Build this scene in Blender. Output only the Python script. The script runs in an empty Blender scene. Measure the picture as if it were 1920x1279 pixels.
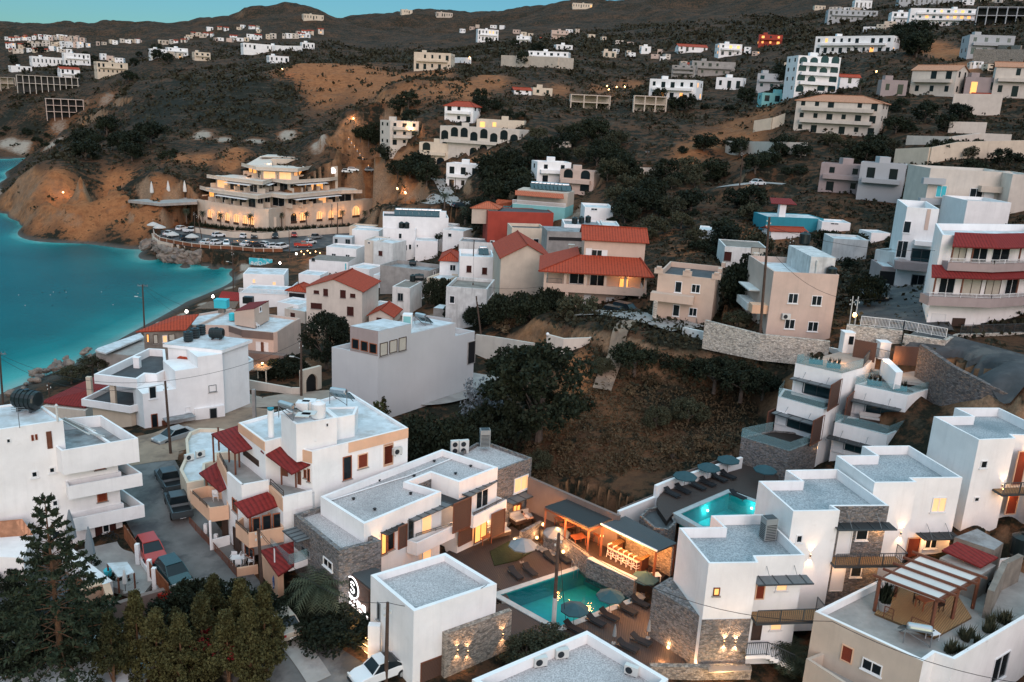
import bpy,math,random
import numpy as np
sc=bpy.context.scene
COL=sc.collection
rnd=random.Random(11)
# ---- camera
F=1600.;PT=math.radians(15.333);RL=math.radians(2.876);CZ=45.
_c,_s=math.cos(PT),math.sin(PT)
R0=np.array([1.,0,0]);U0=np.array([0,_s,_c]);FW=np.array([0,_c,-_s])
RR=math.cos(RL)*R0+math.sin(RL)*U0;UU=-math.sin(RL)*R0+math.cos(RL)*U0
CAM=np.array([0,0,CZ])
from mathutils import Matrix
cd=bpy.data.cameras.new("camera");cam=bpy.data.objects.new("camera",cd);COL.objects.link(cam)
cd.sensor_width=36;cd.lens=F*36/1920;cd.clip_start=1;cd.clip_end=20000
cam.matrix_world=Matrix(((RR[0],UU[0],-FW[0],0),(RR[1],UU[1],-FW[1],0),(RR[2],UU[2],-FW[2],CZ),(0,0,0,1)))
sc.camera=cam
# ---- sky, sun, exposure
SUN_EL,SUN_ROT=math.radians(9),math.radians(168)
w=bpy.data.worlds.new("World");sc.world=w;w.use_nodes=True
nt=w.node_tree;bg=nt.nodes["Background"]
sky=nt.nodes.new("ShaderNodeTexSky");sky.sky_type='NISHITA';sky.sun_disc=False
sky.sun_elevation=SUN_EL;sky.sun_rotation=SUN_ROT;sky.ozone_density=3.0;sky.dust_density=0.4;sky.air_density=1.0
tint=nt.nodes.new("ShaderNodeMix");tint.data_type='RGBA';tint.blend_type='MULTIPLY';tint.inputs[0].default_value=1.0
tint.inputs[7].default_value=(0.185,0.30,0.345,1)
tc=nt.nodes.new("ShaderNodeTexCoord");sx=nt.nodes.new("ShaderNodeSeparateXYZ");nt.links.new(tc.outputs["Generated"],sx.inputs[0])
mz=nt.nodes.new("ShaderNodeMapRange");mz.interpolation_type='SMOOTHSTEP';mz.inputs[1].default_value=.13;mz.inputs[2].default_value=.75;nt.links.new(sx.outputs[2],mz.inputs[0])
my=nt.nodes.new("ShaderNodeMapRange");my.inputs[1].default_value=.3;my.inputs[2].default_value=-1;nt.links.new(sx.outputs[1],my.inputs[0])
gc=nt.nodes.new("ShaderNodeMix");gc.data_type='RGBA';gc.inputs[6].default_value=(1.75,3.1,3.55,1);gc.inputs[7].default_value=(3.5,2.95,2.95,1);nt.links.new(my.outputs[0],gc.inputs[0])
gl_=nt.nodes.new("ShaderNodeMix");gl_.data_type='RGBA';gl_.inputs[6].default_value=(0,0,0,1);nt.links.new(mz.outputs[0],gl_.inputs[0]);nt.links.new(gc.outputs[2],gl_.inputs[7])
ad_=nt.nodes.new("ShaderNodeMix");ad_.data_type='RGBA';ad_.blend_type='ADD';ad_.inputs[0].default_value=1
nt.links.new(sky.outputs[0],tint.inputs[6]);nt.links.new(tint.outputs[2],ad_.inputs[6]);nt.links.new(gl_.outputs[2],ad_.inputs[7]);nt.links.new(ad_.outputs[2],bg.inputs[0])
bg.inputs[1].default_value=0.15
sl=bpy.data.lights.new("sun",'SUN');so=bpy.data.objects.new("sun",sl);COL.objects.link(so)
sl.energy=0.75;sl.angle=math.radians(35);sl.color=(1.0,0.78,0.70)
_az=SUN_ROT
sdir=np.array([math.sin(_az)*math.cos(math.radians(22)),math.cos(_az)*math.cos(math.radians(22)),math.sin(math.radians(22))])
from mathutils import Vector
so.rotation_euler=Vector(sdir).to_track_quat('Z','Y').to_euler()
sc.view_settings.view_transform='Standard';sc.view_settings.look='None'
sc.view_settings.exposure=1.15;sc.view_settings.gamma=1
sc.cycles.max_bounces=5;sc.cycles.diffuse_bounces=2;sc.cycles.glossy_bounces=2
sc.cycles.transmission_bounces=3;sc.cycles.transparent_max_bounces=6
sc.cycles.sample_clamp_indirect=3;sc.cycles.use_light_tree=True
sc.cycles.caustics_reflective=False;sc.cycles.caustics_refractive=False
# ---- photo-to-world helpers
FR=dict(a=(0,0,3),b=(640,0,3),c=(1280,0,3),d=(0,427,3),e=(640,427,3),f=(1280,427,3),g=(0,853,3),h=(480,853,3),i=(960,853,3),j=(1440,853,3),k=(1240,900,6),l=(1400,820,6),m=(1600,740,6),n=(1240,1066,6),o=(540,900,6),p=(680,800,6),q=(0,740,6),r=(600,580,6),s=(620,1040,12),t=(360,280,6),u=(260,380,6),v=(560,380,6),w=(840,340,6),x=(960,900,6),y=(1360,640,6),z=(1500,640,4.571),A=(340,730,6),B=(340,900,6),C=(1640,300,6.839),D=(1640,460,6.839),E=(1280,380,4.79),G=(380,540,5.815),H=(1400,440,5.8125),I=(700,420,5.815),J=(1780,820,5.814),K=(960,1000,4.585),L=(1300,860,9.135),M=(0,1000,4.583),N=(1640,960,4.011),P=(0,0,1),Z=(120,560,6))
def Q(s):
 """surveyed points of the place, read in one of several map frames"""
 out=[];k='P'
 for t in s.split():
  if t[0].isalpha():k=t[0];t=t[1:]
  a,b=t.split(',');o=FR[k];out.append((o[0]+float(a)/o[2],o[1]+float(b)/o[2]))
 return out
def ray(px,py):return RR*((px-960)/F)+UU*((639.5-py)/F)+FW
def P3(px,py,z):
 d=ray(px,py);return CAM+d*((z-CZ)/d[2])
def PD(px,py,D):
 d=ray(px,py);return CAM+d*(D/d[1])
def proj(p):
 v=np.asarray(p,float)-CAM;q=v@FW
 return(960+F*(v@RR)/q,639.5-F*(v@UU)/q)
def pts(s,z):return[P3(x,y,z)for x,y in Q(s)]
def q3(s,z):return P3(*Q(s)[0],z)
def ztop(b,ty):
 lo,hi=b[2]-40,b[2]+60
 for _ in range(40):
  m=(lo+hi)/2
  if proj((b[0],b[1],m))[1]>ty:lo=m
  else:hi=m
 return m
# ---- materials
MATS={}
def lin(c):
 if isinstance(c,str):
  c=[int(c[i:i+2],16)/255 for i in(0,2,4)]
  return tuple(x/12.92 if x<.04045 else((x+.055)/1.055)**2.4 for x in c)
 return tuple(c)
def mk(name,col,rough=.8,var=.18,scale=.6,bump=0.,bscale=8.,spec=.3,kind=None,col2=None,stain=0.,metal=0.,emit=None,es=0.,alpha=None,uvs=1.,sss=0,hue=0.):
 m=bpy.data.materials.new(name);m.use_nodes=True;n=m.node_tree;L=n.links
 b=n.nodes["Principled BSDF"];c=lin(col)
 b.inputs["Roughness"].default_value=rough;b.inputs["Specular IOR Level"].default_value=spec;b.inputs["Metallic"].default_value=metal
 geo=n.nodes.new("ShaderNodeNewGeometry");pos=geo.outputs["Position"]
 def N(t,**k):
  x=n.nodes.new(t)
  for a,v in k.items():setattr(x,a,v)
  return x
 def noise(s,d=3,rg=.55,vec=None):
  x=N("ShaderNodeTexNoise");x.inputs["Scale"].default_value=s;x.inputs["Detail"].default_value=d;x.inputs["Roughness"].default_value=rg
  L.new(vec or pos,x.inputs["Vector"]);return x.outputs[0]
 def mix(f,a,bb,bt='MIX'):
  x=N("ShaderNodeMix",data_type='RGBA',blend_type=bt)
  for i,v in((0,f),(6,a),(7,bb)):
   if isinstance(v,(int,float)):x.inputs[i].default_value=v
   elif isinstance(v,tuple):x.inputs[i].default_value=(*v[:3],1)
   else:L.new(v,x.inputs[i])
  return x.outputs[2]
 def ramp(f,a,bb):
  x=N("ShaderNodeMapRange");L.new(f,x.inputs[0]);x.inputs[1].default_value=a;x.inputs[2].default_value=bb;return x.outputs[0]
 def mul(v,sx,sy,sz):
  x=N("ShaderNodeVectorMath",operation='MULTIPLY');L.new(v,x.inputs[0]);x.inputs[1].default_value=(sx,sy,sz);return x.outputs[0]
 hgt=None
 out=tuple(c)
 if kind=='tile':
  uv=N("ShaderNodeUVMap").outputs[0]
  wv=N("ShaderNodeTexWave",wave_type='BANDS',bands_direction='X',wave_profile='SIN');wv.inputs["Scale"].default_value=1.05*uvs;L.new(uv,wv.inputs[0])
  w2=N("ShaderNodeTexWave",wave_type='BANDS',bands_direction='Y',wave_profile='SAW');w2.inputs["Scale"].default_value=.85*uvs;L.new(uv,w2.inputs[0])
  w2.inputs["Distortion"].default_value=0.6
  dark=tuple(x*.5 for x in c)
  out=mix(ramp(wv.outputs[1],.0,.55),dark,c)
  out=mix(ramp(w2.outputs[1],.0,.16),tuple(x*.55 for x in c),out)
  nz=noise(2.2,4);out=mix(ramp(nz,.35,.7),out,mix(.5,out,tuple(min(1,x*1.25)for x in c)))
  hgt=wv.outputs[1];bump=bump or .5
 elif kind=='stone':
  vv=mul(pos,1,1,2.1)
  vo=N("ShaderNodeTexVoronoi",feature='DISTANCE_TO_EDGE');vo.inputs["Scale"].default_value=2.4*uvs;L.new(vv,vo.inputs["Vector"])
  vc=N("ShaderNodeTexVoronoi",feature='F1');vc.inputs["Scale"].default_value=2.4*uvs;L.new(vv,vc.inputs["Vector"])
  sep=N("ShaderNodeSeparateColor");L.new(vc.outputs["Color"],sep.inputs[0])
  st=mix(sep.outputs[0],tuple(x*.45 for x in c),tuple(x*1.5 for x in c))
  st=mix(ramp(sep.outputs[1],.6,1.),st,lin(col2)if col2 else c)
  out=mix(ramp(vo.outputs[0],.015,.09),tuple(x*.55 for x in c),st)
  hgt=vo.outputs[0];bump=bump or .8
 elif kind=='slat':
  sx=N("ShaderNodeSeparateXYZ");L.new(pos,sx.inputs[0])
  wv=N("ShaderNodeTexWave",wave_type='BANDS',bands_direction='Z');wv.inputs["Scale"].default_value=2.6*uvs;L.new(pos,wv.inputs[0])
  out=mix(ramp(wv.outputs[1],.1,.45),tuple(x*.25 for x in c),c);hgt=wv.outputs[1];bump=.6
 elif kind=='plank':
  uv=N("ShaderNodeUVMap").outputs[0]
  wv=N("ShaderNodeTexWave",wave_type='BANDS',bands_direction='X');wv.inputs["Scale"].default_value=2.4*uvs;L.new(uv,wv.inputs[0])
  out=mix(ramp(wv.outputs[1],.02,.2),tuple(x*.3 for x in c),c)
  nz=noise(1,3,.6,mul(uv,6,.6,1));out=mix(ramp(nz,.3,.7),out,mix(.5,out,tuple(x*.5 for x in c)))
  hgt=wv.outputs[1];bump=.4
 elif kind=='gravel':
  nz=noise(bscale*1.6,2,.7);out=mix(ramp(nz,.36,.64),tuple(x*.62 for x in c),tuple(min(1,x*1.25)for x in c))
  n2=noise(.22,4,.6);out=mix(ramp(n2,.5,.72),out,mix(.6,out,lin(col2)if col2 else tuple(x*.5 for x in c)))
  hgt=nz;bump=bump or .35
 elif kind=='corr':
  uv=N("ShaderNodeUVMap").outputs[0]
  wv=N("ShaderNodeTexWave",wave_type='BANDS',bands_direction='X');wv.inputs["Scale"].default_value=1.6*uvs;L.new(uv,wv.inputs[0])
  out=mix(wv.outputs[1],tuple(x*.6 for x in c),c);hgt=wv.outputs[1];bump=.5
 if kind is None and var:
  nz=noise(scale,5,.6);k=1-var
  out=mix(ramp(nz,.3,.7),tuple(x*k for x in c),tuple(min(1,x*(1+var*.4))for x in c))
  if col2:out=mix(ramp(noise(scale*.6,5,.65),.48,.62),out,lin(col2))
 if stain:
  vv=mul(pos,1.6,1.6,.16);nz=noise(1.3,4,.65,vv)
  out=mix(ramp(nz,.5,.8),out,mix(stain,out,tuple(x*.42 for x in c)))
  n3=noise(.9,6,.7);out=mix(ramp(n3,.62,.74),out,mix(stain*.8,out,(.32,.27,.22)))
 if isinstance(out,tuple):b.inputs["Base Color"].default_value=(*out,1)
 else:L.new(out,b.inputs["Base Color"])
 if bump:
  if hgt is None:hgt=noise(bscale,4,.6)
  bp=N("ShaderNodeBump");bp.inputs["Strength"].default_value=bump;bp.inputs["Distance"].default_value=.06
  L.new(hgt,bp.inputs["Height"]);L.new(bp.outputs[0],b.inputs["Normal"])
 if emit is not None:
  b.inputs["Emission Color"].default_value=(*lin(emit),1);b.inputs["Emission Strength"].default_value=es
 if alpha is not None:b.inputs["Alpha"].default_value=alpha
 MATS[name]=m;return m
mk('white',(.86,.845,.835),var=.10,scale=.5,bump=.15,bscale=10,stain=.15)
mk('white_old',(.70,.70,.68),var=.2,scale=.5,bump=.15,stain=.5)
mk('white_dirty',(.62,.63,.62),var=.3,scale=.7,bump=.2,stain=.85)
mk('cream',(.66,.55,.43),var=.12,stain=.15,bump=.1)
mk('beige',(.55,.46,.38),var=.12,stain=.2,bump=.1)
mk('pale_beige',(.62,.55,.48),var=.12,stain=.22,bump=.1)
mk('sand_stone',(.58,.49,.40),var=.14,stain=.12,bump=.1)
mk('pink',(.58,.44,.37),var=.12,stain=.22,bump=.1)
mk('peach',(.72,.45,.30),var=.12,stain=.12,bump=.1)
mk('salmon',(.60,.45,.36),var=.1,stain=.12,bump=.08)
mk('mauve',(.36,.29,.28),var=.12,stain=.2)
mk('taupe',(.20,.145,.125),var=.15,stain=.2)
mk('grey_wall',(.42,.43,.44),var=.06,scale=.3,stain=.05,bump=.15,bscale=20)
mk('lilac',(.52,.52,.525),var=.06,scale=.3,stain=.08,bump=.15,bscale=20)
mk('teal_wall',(.22,.50,.50),var=.1,stain=.15)
mk('red_wall',(.36,.055,.035),var=.15,stain=.15)
mk('blue_teal',(.03,.25,.32),var=.1,stain=.2)
mk('concrete',(.34,.32,.30),var=.25,scale=.8,bump=.25,stain=.3)
mk('old_concrete',(.24,.21,.18),var=.35,scale=.8,bump=.3,stain=.5)
mk('roof_white',(.62,.66,.68),var=.25,scale=.8,bump=.15,col2=(.45,.45,.44))
mk('roof_grey',(.30,.32,.33),var=.3,scale=1.2,bump=.2,col2=(.18,.18,.18))
mk('roof_dark',(.075,.08,.085),var=.3,scale=1.2,bump=.2)
mk('gravel',(.47,.45,.45),kind='gravel',bscale=6.5)
mk('gravel_wet',(.36,.39,.41),kind='gravel',bscale=5.5,col2=(.10,.15,.17))
mk('tile_red',(.36,.052,.020),kind='tile',rough=.8,uvs=.7)
mk('tile_dark',(.19,.018,.016),kind='tile',rough=.8,uvs=.8)
mk('tile_pale',(.50,.24,.14),kind='tile',rough=.8)
mk('tile_orange',(.46,.12,.055),kind='tile',rough=.8,uvs=.7)
mk('stone_grey',(.17,.165,.165),kind='stone',col2=(.28,.22,.18),uvs=1.9)
mk('stone_warm',(.30,.26,.22),kind='stone',col2=(.42,.34,.27),uvs=1.8)
mk('stone_pale',(.46,.42,.37),kind='stone',col2=(.55,.48,.40),uvs=1.7)
mk('stone_dark',(.12,.11,.11),kind='stone',col2=(.22,.16,.13),uvs=1.5)
mk('wood_brown',(.16,.06,.035),rough=.6,var=.25,scale=2)
mk('wood_orange',(.32,.10,.045),rough=.6,var=.25,scale=2)
mk('wood_dark',(.055,.032,.024),rough=.6,var=.25,scale=2)
mk('shutter',(.30,.050,.020),kind='slat',rough=.6,uvs=2)
mk('shutter_dark',(.085,.020,.014),kind='slat',rough=.6,uvs=2)
mk('slat_brown',(.14,.075,.055),kind='slat',rough=.6,uvs=1.3)
mk('white_paint',(.78,.78,.78),rough=.5,var=.06)
mk('grey_metal',(.16,.18,.19),rough=.5,var=.15,spec=.5)
mk('dark_metal',(.045,.055,.062),rough=.5,var=.15,spec=.5)
mk('ac_white',(.60,.60,.57),rough=.5,var=.1)
mk('ac_grey',(.26,.28,.28),rough=.5,var=.1)
mk('grille',(.02,.025,.03),rough=.6,var=.1)
mk('steel',(.45,.48,.50),rough=.3,metal=.8,var=.1)
mk('black',(.012,.013,.015),rough=.5,var=0)
mk('tank_black',(.006,.012,.013),rough=.35,var=.1,spec=.5)
mk('tank_blue',(.05,.50,.58),rough=.5,var=.1)
mk('panel',(.02,.05,.06),rough=.12,var=0,spec=.8)
mk('glass',(.010,.016,.020),rough=.15,var=.3,scale=.5,spec=.35)
mk('glass_teal',(.012,.040,.048),rough=.12,var=.3,scale=.5,spec=.5)
mk('glass_rail',(.25,.42,.45),rough=.05,var=0,spec=.8,alpha=.28)
mk('curtain',(.50,.47,.40),var=.1,scale=3)
mk('lit_warm',(.8,.5,.2),emit=(1,.36,.08),es=.62)
mk('lit_soft',(.7,.5,.3),emit=(1,.44,.16),es=.40)
mk('lit_hot',(1,.8,.5),emit=(1,.50,.18),es=2.4)
mk('lit_white',(1,.95,.9),emit=(1,.90,.84),es=4)
mk('sign_white',(1,1,1),emit=(1,.95,.97),es=1.3)
mk('asphalt',(.060,.062,.066),var=.4,scale=.5,bump=.3,col2=(.11,.105,.10))
mk('asphalt_worn',(.165,.158,.152),var=.4,scale=.35,bump=.3,bscale=5,col2=(.060,.058,.060))
mk('dirt_road',(.34,.24,.17),var=.35,scale=.4,bump=.3,col2=(.17,.12,.09))
mk('paving',(.34,.32,.30),var=.2,scale=.8,bump=.15,col2=(.26,.24,.23))
mk('paving_warm',(.36,.29,.24),var=.2,scale=.8,bump=.15)
mk('cobble',(.155,.165,.17),kind='stone',uvs=1.6)
mk('deck',(.075,.052,.045),kind='plank',rough=.6)
mk('deck_light',(.38,.22,.10),kind='plank',rough=.6)
mk('coping',(.42,.45,.45),var=.2,scale=2,bump=.1)
mk('pool_tile',(.03,.46,.48),var=.12,scale=1.5,emit=(0.0,.30,.31),es=.0)
mk('grass',(.020,.030,.008),var=.4,scale=2,bump=.5)
mk('canopy_grey',(.14,.15,.155),kind='slat',rough=.7,uvs=.4)
mk('roof_slate',(.105,.115,.12),kind='corr',rough=.6,uvs=3)
mk('cloth_teal',(.035,.085,.10),rough=.9,var=.15)
mk('cloth_grey',(.22,.25,.27),rough=.9,var=.15)
mk('cloth_white',(.62,.60,.57),rough=.9,var=.12)
mk('cushion',(.50,.47,.44),rough=.9,var=.1)
mk('cushion_dark',(.02,.022,.026),rough=.9,var=.1)
mk('bark',(.14,.075,.042),rough=.9,var=.4,scale=4,bump=.4)
mk('bark_grey',(.11,.085,.07),rough=.9,var=.4,scale=3,bump=.4)
mk('pole_wood',(.085,.055,.042),rough=.9,var=.3,scale=3)
mk('rock',(.24,.19,.155),var=.45,scale=.9,bump=.6,bscale=3,col2=(.13,.11,.10))
mk('thatch',(.16,.12,.09),var=.4,scale=4,bump=.6)
mk('car_white',(.72,.74,.75),rough=.25,var=0,spec=.6);mk('car_silver',(.33,.35,.36),rough=.25,var=0,spec=.7,metal=.3)
mk('car_dark',(.010,.013,.016),rough=.2,var=0,spec=.7);mk('car_green',(.008,.034,.038),rough=.2,var=0,spec=.7)
mk('car_red',(.40,.028,.018),rough=.3,var=0,spec=.6);mk('car_grey',(.045,.055,.06),rough=.3,var=0,spec=.6);mk('car_beige',(.42,.36,.30),rough=.35,var=0,spec=.5)
mk('tyre',(.012,.012,.013),rough=.8,var=0);mk('lamp_red',(.35,.01,.01),rough=.3,var=0);mk('lamp_clear',(.7,.7,.68),rough=.2,var=0)
mk('flag_blue',(.03,.09,.25),rough=.8,col2=(.5,.55,.62),scale=4)
mk('skin',(.42,.24,.17),rough=.7,var=.05);mk('hair',(.02,.012,.01),rough=.7,var=0);mk('shirt',(.55,.50,.47),rough=.9,var=.1);mk('trousers',(.05,.05,.07),rough=.9,var=.1)
mk('mural_blue',(.05,.48,.58),var=.2,scale=1.2,col2=(.6,.68,.68));mk('rust',(.20,.075,.035),var=.4,scale=2)
mk('boat_white',(.70,.70,.68),rough=.4,var=.1)
def leafmat(name,c,c2,var=.5):
 m=bpy.data.materials.new(name);m.use_nodes=True;n=m.node_tree;L=n.links;b=n.nodes["Principled BSDF"]
 b.inputs["Roughness"].default_value=.75;b.inputs["Specular IOR Level"].default_value=.15
 geo=n.nodes.new("ShaderNodeNewGeometry");nz=n.nodes.new("ShaderNodeTexNoise");nz.inputs["Scale"].default_value=1.5;nz.inputs["Detail"].default_value=6;nz.inputs["Roughness"].default_value=.75
 L.new(geo.outputs["Position"],nz.inputs["Vector"])
 oi=n.nodes.new("ShaderNodeObjectInfo");ad=n.nodes.new("ShaderNodeMath");ad.operation='MULTIPLY_ADD';L.new(oi.outputs["Random"],ad.inputs[0]);ad.inputs[1].default_value=.45
 mr=n.nodes.new("ShaderNodeMapRange");L.new(nz.outputs[0],mr.inputs[0]);mr.inputs[1].default_value=.35;mr.inputs[2].default_value=.7;mr.inputs[4].default_value=.7
 L.new(mr.outputs[0],ad.inputs[2])
 x=n.nodes.new("ShaderNodeMix");x.data_type='RGBA';x.inputs[6].default_value=(*c,1);x.inputs[7].default_value=(*c2,1)
 L.new(ad.outputs[0],x.inputs[0]);L.new(x.outputs[2],b.inputs["Base Color"])
 MATS[name]=m
leafmat('leaf_dark',(.006,.011,.008),(.024,.030,.015))
leafmat('leaf_olive',(.020,.024,.016),(.07,.068,.038))
leafmat('leaf_pine',(.013,.017,.008),(.088,.080,.030))
leafmat('leaf_arau',(.012,.022,.014),(.045,.058,.030))
leafmat('leaf_palm',(.020,.032,.022),(.065,.075,.045))
leafmat('leaf_cyp',(.022,.030,.012),(.06,.062,.022))
leafmat('leaf_scrub',(.010,.013,.009),(.048,.042,.024))
leafmat('leaf_dry',(.040,.030,.018),(.13,.088,.048))
leafmat('leaf_flower',(.10,.12,.13),(.35,.38,.42))
leafmat('leaf_red',(.16,.010,.014),(.25,.02,.03))
# ---- mesh building
def unit(v):v=np.asarray(v,float);return v/(np.linalg.norm(v)+1e-9)
class MB:
 def __init__(s):s.v=[];s.f=[];s.uv=[];s.mi=[];s.cm=0
 def poly(s,P,uv=None):
  i=len(s.v);s.v+=[tuple(map(float,p))for p in P];s.f.append(tuple(range(i,i+len(P))));s.mi.append(s.cm)
  s.uv.append(uv or[(0,0)]*len(P));return s
 def obox(s,o,a,b,c):
  o,a,b,c=[np.asarray(x,float)for x in(o,a,b,c)]
  if np.dot(np.cross(a,b),c)<0:a,b=b,a
  p=[o,o+a,o+a+b,o+b,o+c,o+a+c,o+a+b+c,o+b+c];i=len(s.v);s.v+=[tuple(q)for q in p]
  for f in((0,3,2,1),(4,5,6,7),(0,1,5,4),(1,2,6,5),(2,3,7,6),(3,0,4,7)):
   s.f.append(tuple(i+k for k in f));s.mi.append(s.cm);s.uv.append([(0,0)]*4)
  return s
 def box(s,c,x,y,z,rz=0):
  ca,sa=math.cos(rz),math.sin(rz);a=np.array([ca*x,sa*x,0]);b=np.array([-sa*y,ca*y,0])
  return s.obox(np.asarray(c,float)-a/2-b/2,a,b,(0,0,z))
 def bar(s,p,q,w,h=None,up=(0,0,1)):
  p,q=np.asarray(p,float),np.asarray(q,float);d=q-p;h=h or w
  n=np.cross(d,up)
  if np.linalg.norm(n)<1e-6:n=np.array([1.,0,0])
  n=unit(n)*w;m=unit(np.cross(n,d))*h
  return s.obox(p-n/2-m/2,d,n,m)
 def tube(s,p,q,r0,r1=None,n=8,cap=True):
  r1=r0 if r1 is None else r1
  p,q=np.asarray(p,float),np.asarray(q,float);d=unit(q-p);a=unit(np.cross(d,(0,0,1)if abs(d[2])<.9 else(1,0,0)));b=np.cross(d,a)
  i=len(s.v)
  for c,r in((p,r0),(q,r1)):
   for k in range(n):
    t=2*math.pi*k/n;s.v.append(tuple(c+r*(math.cos(t)*a+math.sin(t)*b)))
  for k in range(n):
   s.f.append((i+k,i+(k+1)%n,i+n+(k+1)%n,i+n+k));s.mi.append(s.cm);s.uv.append([(0,0)]*4)
  if cap:
   s.f.append(tuple(i+n+k for k in range(n)));s.mi.append(s.cm);s.uv.append([(0,0)]*n)
   s.f.append(tuple(i+k for k in range(n-1,-1,-1)));s.mi.append(s.cm);s.uv.append([(0,0)]*n)
  return s
 def prism(s,P,z0,z1,bottom=True,top=True):
  P=ccw(P);n=len(P);i=len(s.v)
  z0s=z0 if hasattr(z0,'__len__')else[z0]*n
  s.v+=[(p[0],p[1],zz)for p,zz in zip(P,z0s)]+[(p[0],p[1],z1)for p in P]
  for k in range(n):
   s.f.append((i+k,i+(k+1)%n,i+n+(k+1)%n,i+n+k));s.mi.append(s.cm);s.uv.append([(0,0)]*4)
  if top:s.f.append(tuple(i+n+k for k in range(n)));s.mi.append(s.cm);s.uv.append([(0,0)]*n)
  if bottom:s.f.append(tuple(i+k for k in range(n-1,-1,-1)));s.mi.append(s.cm);s.uv.append([(0,0)]*n)
  return s
 def walls(s,P,z0,z1,ph,pt=.2):
  """outer walls with a parapet ring; open inside above z1-ph"""
  P=ccw(P);n=len(P);I=inset(P,pt);i=len(s.v)
  for zz,R in((z0,P),(z1,P),(z1,I),(z1-ph-.05,I)):s.v+=[(p[0],p[1],zz)for p in R]
  for r in range(3):
   for k in range(n):
    a,b=i+r*n+k,i+r*n+(k+1)%n;s.f.append((a,b,b+n,a+n));s.mi.append(s.cm);s.uv.append([(0,0)]*4)
  s.f.append(tuple(i+k for k in range(n-1,-1,-1)));s.mi.append(s.cm);s.uv.append([(0,0)]*n)
  return s
 def sphere(s,c,r,n=8,m=6,sz=1.):
  i=len(s.v)
  for a in range(m+1):
   t=math.pi*a/m
   for k in range(n):
    u=2*math.pi*k/n;s.v.append((c[0]+r*math.sin(t)*math.cos(u),c[1]+r*math.sin(t)*math.sin(u),c[2]+r*sz*math.cos(t)))
  for a in range(m):
   for k in range(n):
    p=i+a*n+k;q=i+a*n+(k+1)%n;s.f.append((p,p+n,q+n,q));s.mi.append(s.cm);s.uv.append([(0,0)]*4)
  return s
 def slab(s,P,t):
  """a quad/polygon given by its top corners, with thickness t downwards and plank/tile UVs in metres"""
  P=[np.asarray(p,float)for p in P]
  if np.cross(P[1]-P[0],P[2]-P[0])[2]<0:P=P[::-1]
  u=unit(P[1]-P[0]);nn=unit(np.cross(P[1]-P[0],P[2]-P[0]));v=np.cross(nn,u)
  s.poly(P,[(float((p-P[0])@u),float((p-P[0])@v))for p in P])
  B=[p-np.array([0,0,t])for p in P];s.poly(B[::-1])
  for k in range(len(P)):
   j=(k+1)%len(P);s.poly([P[k],B[k],B[j],P[j]])
  return s
 def build(s,name,mats,parent=None,org=None,smooth=False,**tagk):
  me=bpy.data.meshes.new(name)
  o=np.asarray(org if org is not None else(ORG.get(parent.name,(0,0,0))if parent else(0,0,0)),float)
  V=np.asarray(s.v,float)-o
  me.from_pydata(V.tolist(),[],s.f)
  for mm in(mats if isinstance(mats,(list,tuple))else[mats]):me.materials.append(MATS[mm])
  if any(s.mi):me.polygons.foreach_set('material_index',s.mi)
  if any(u!=[(0,0)]*len(u)for u in s.uv):
   l=me.uv_layers.new(name='UVMap');flat=[c for u in s.uv for q in u for c in q];l.data.foreach_set('uv',flat)
  if smooth:me.polygons.foreach_set('use_smooth',[True]*len(s.f))
  me.update()
  ob=bpy.data.objects.new(name,me);COL.objects.link(ob)
  if parent:ob.parent=parent;ORG[ob.name]=tuple(o)
  else:ob.location=tuple(o)
  for k_,v_ in tagk.items():ob[k_]=v_
  return ob
ORG={}
def area(P):return sum(P[k][0]*P[(k+1)%len(P)][1]-P[(k+1)%len(P)][0]*P[k][1]for k in range(len(P)))/2
def ccw(P):return list(P)if area(P)>0 else list(P)[::-1]
def inset(P,d):
 n=len(P);out=[]
 for k in range(n):
  a,b,c=[np.asarray(P[(k+j)%n][:2],float)for j in(-1,0,1)]
  e,f=unit(b-a),unit(c-b);n1=np.array([-e[1],e[0]]);n2=np.array([-f[1],f[0]]);m=n1+n2
  L=m@m;out.append(b+(m*2*d/L if L>.3 else n1*d))
 return out
def tagt(o,label,cat,group=None,kind=None):
 if label:o['label']=label
 if cat:o['category']=cat
 if group:o['group']=group
 if kind:o['kind']=kind
 return o
def thing(name,label,cat,loc,group=None,rz=0):
 o=bpy.data.objects.new(name,None);COL.objects.link(o);o.location=tuple(map(float,loc));o.rotation_euler=(0,0,rz)
 o.empty_display_size=.3;ORG[o.name]=tuple(map(float,loc))if rz==0 else(0,0,0)
 return tagt(o,label,cat,group)
def copytree(root,loc,rz=0,sc_=1.,label=None,group=None,name=None):
 r=root.copy();COL.objects.link(r);r.location=tuple(map(float,loc));r.rotation_euler=(0,0,rz);r.scale=(sc_,)*3 if not hasattr(sc_,'__len__')else sc_
 if label:r['label']=label
 if group:r['group']=group
 for ch in list(root.children):
  c=ch.copy();COL.objects.link(c);c.parent=r
  for g in list(ch.children):
   d=g.copy();COL.objects.link(d);d.parent=c
 return r
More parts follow.
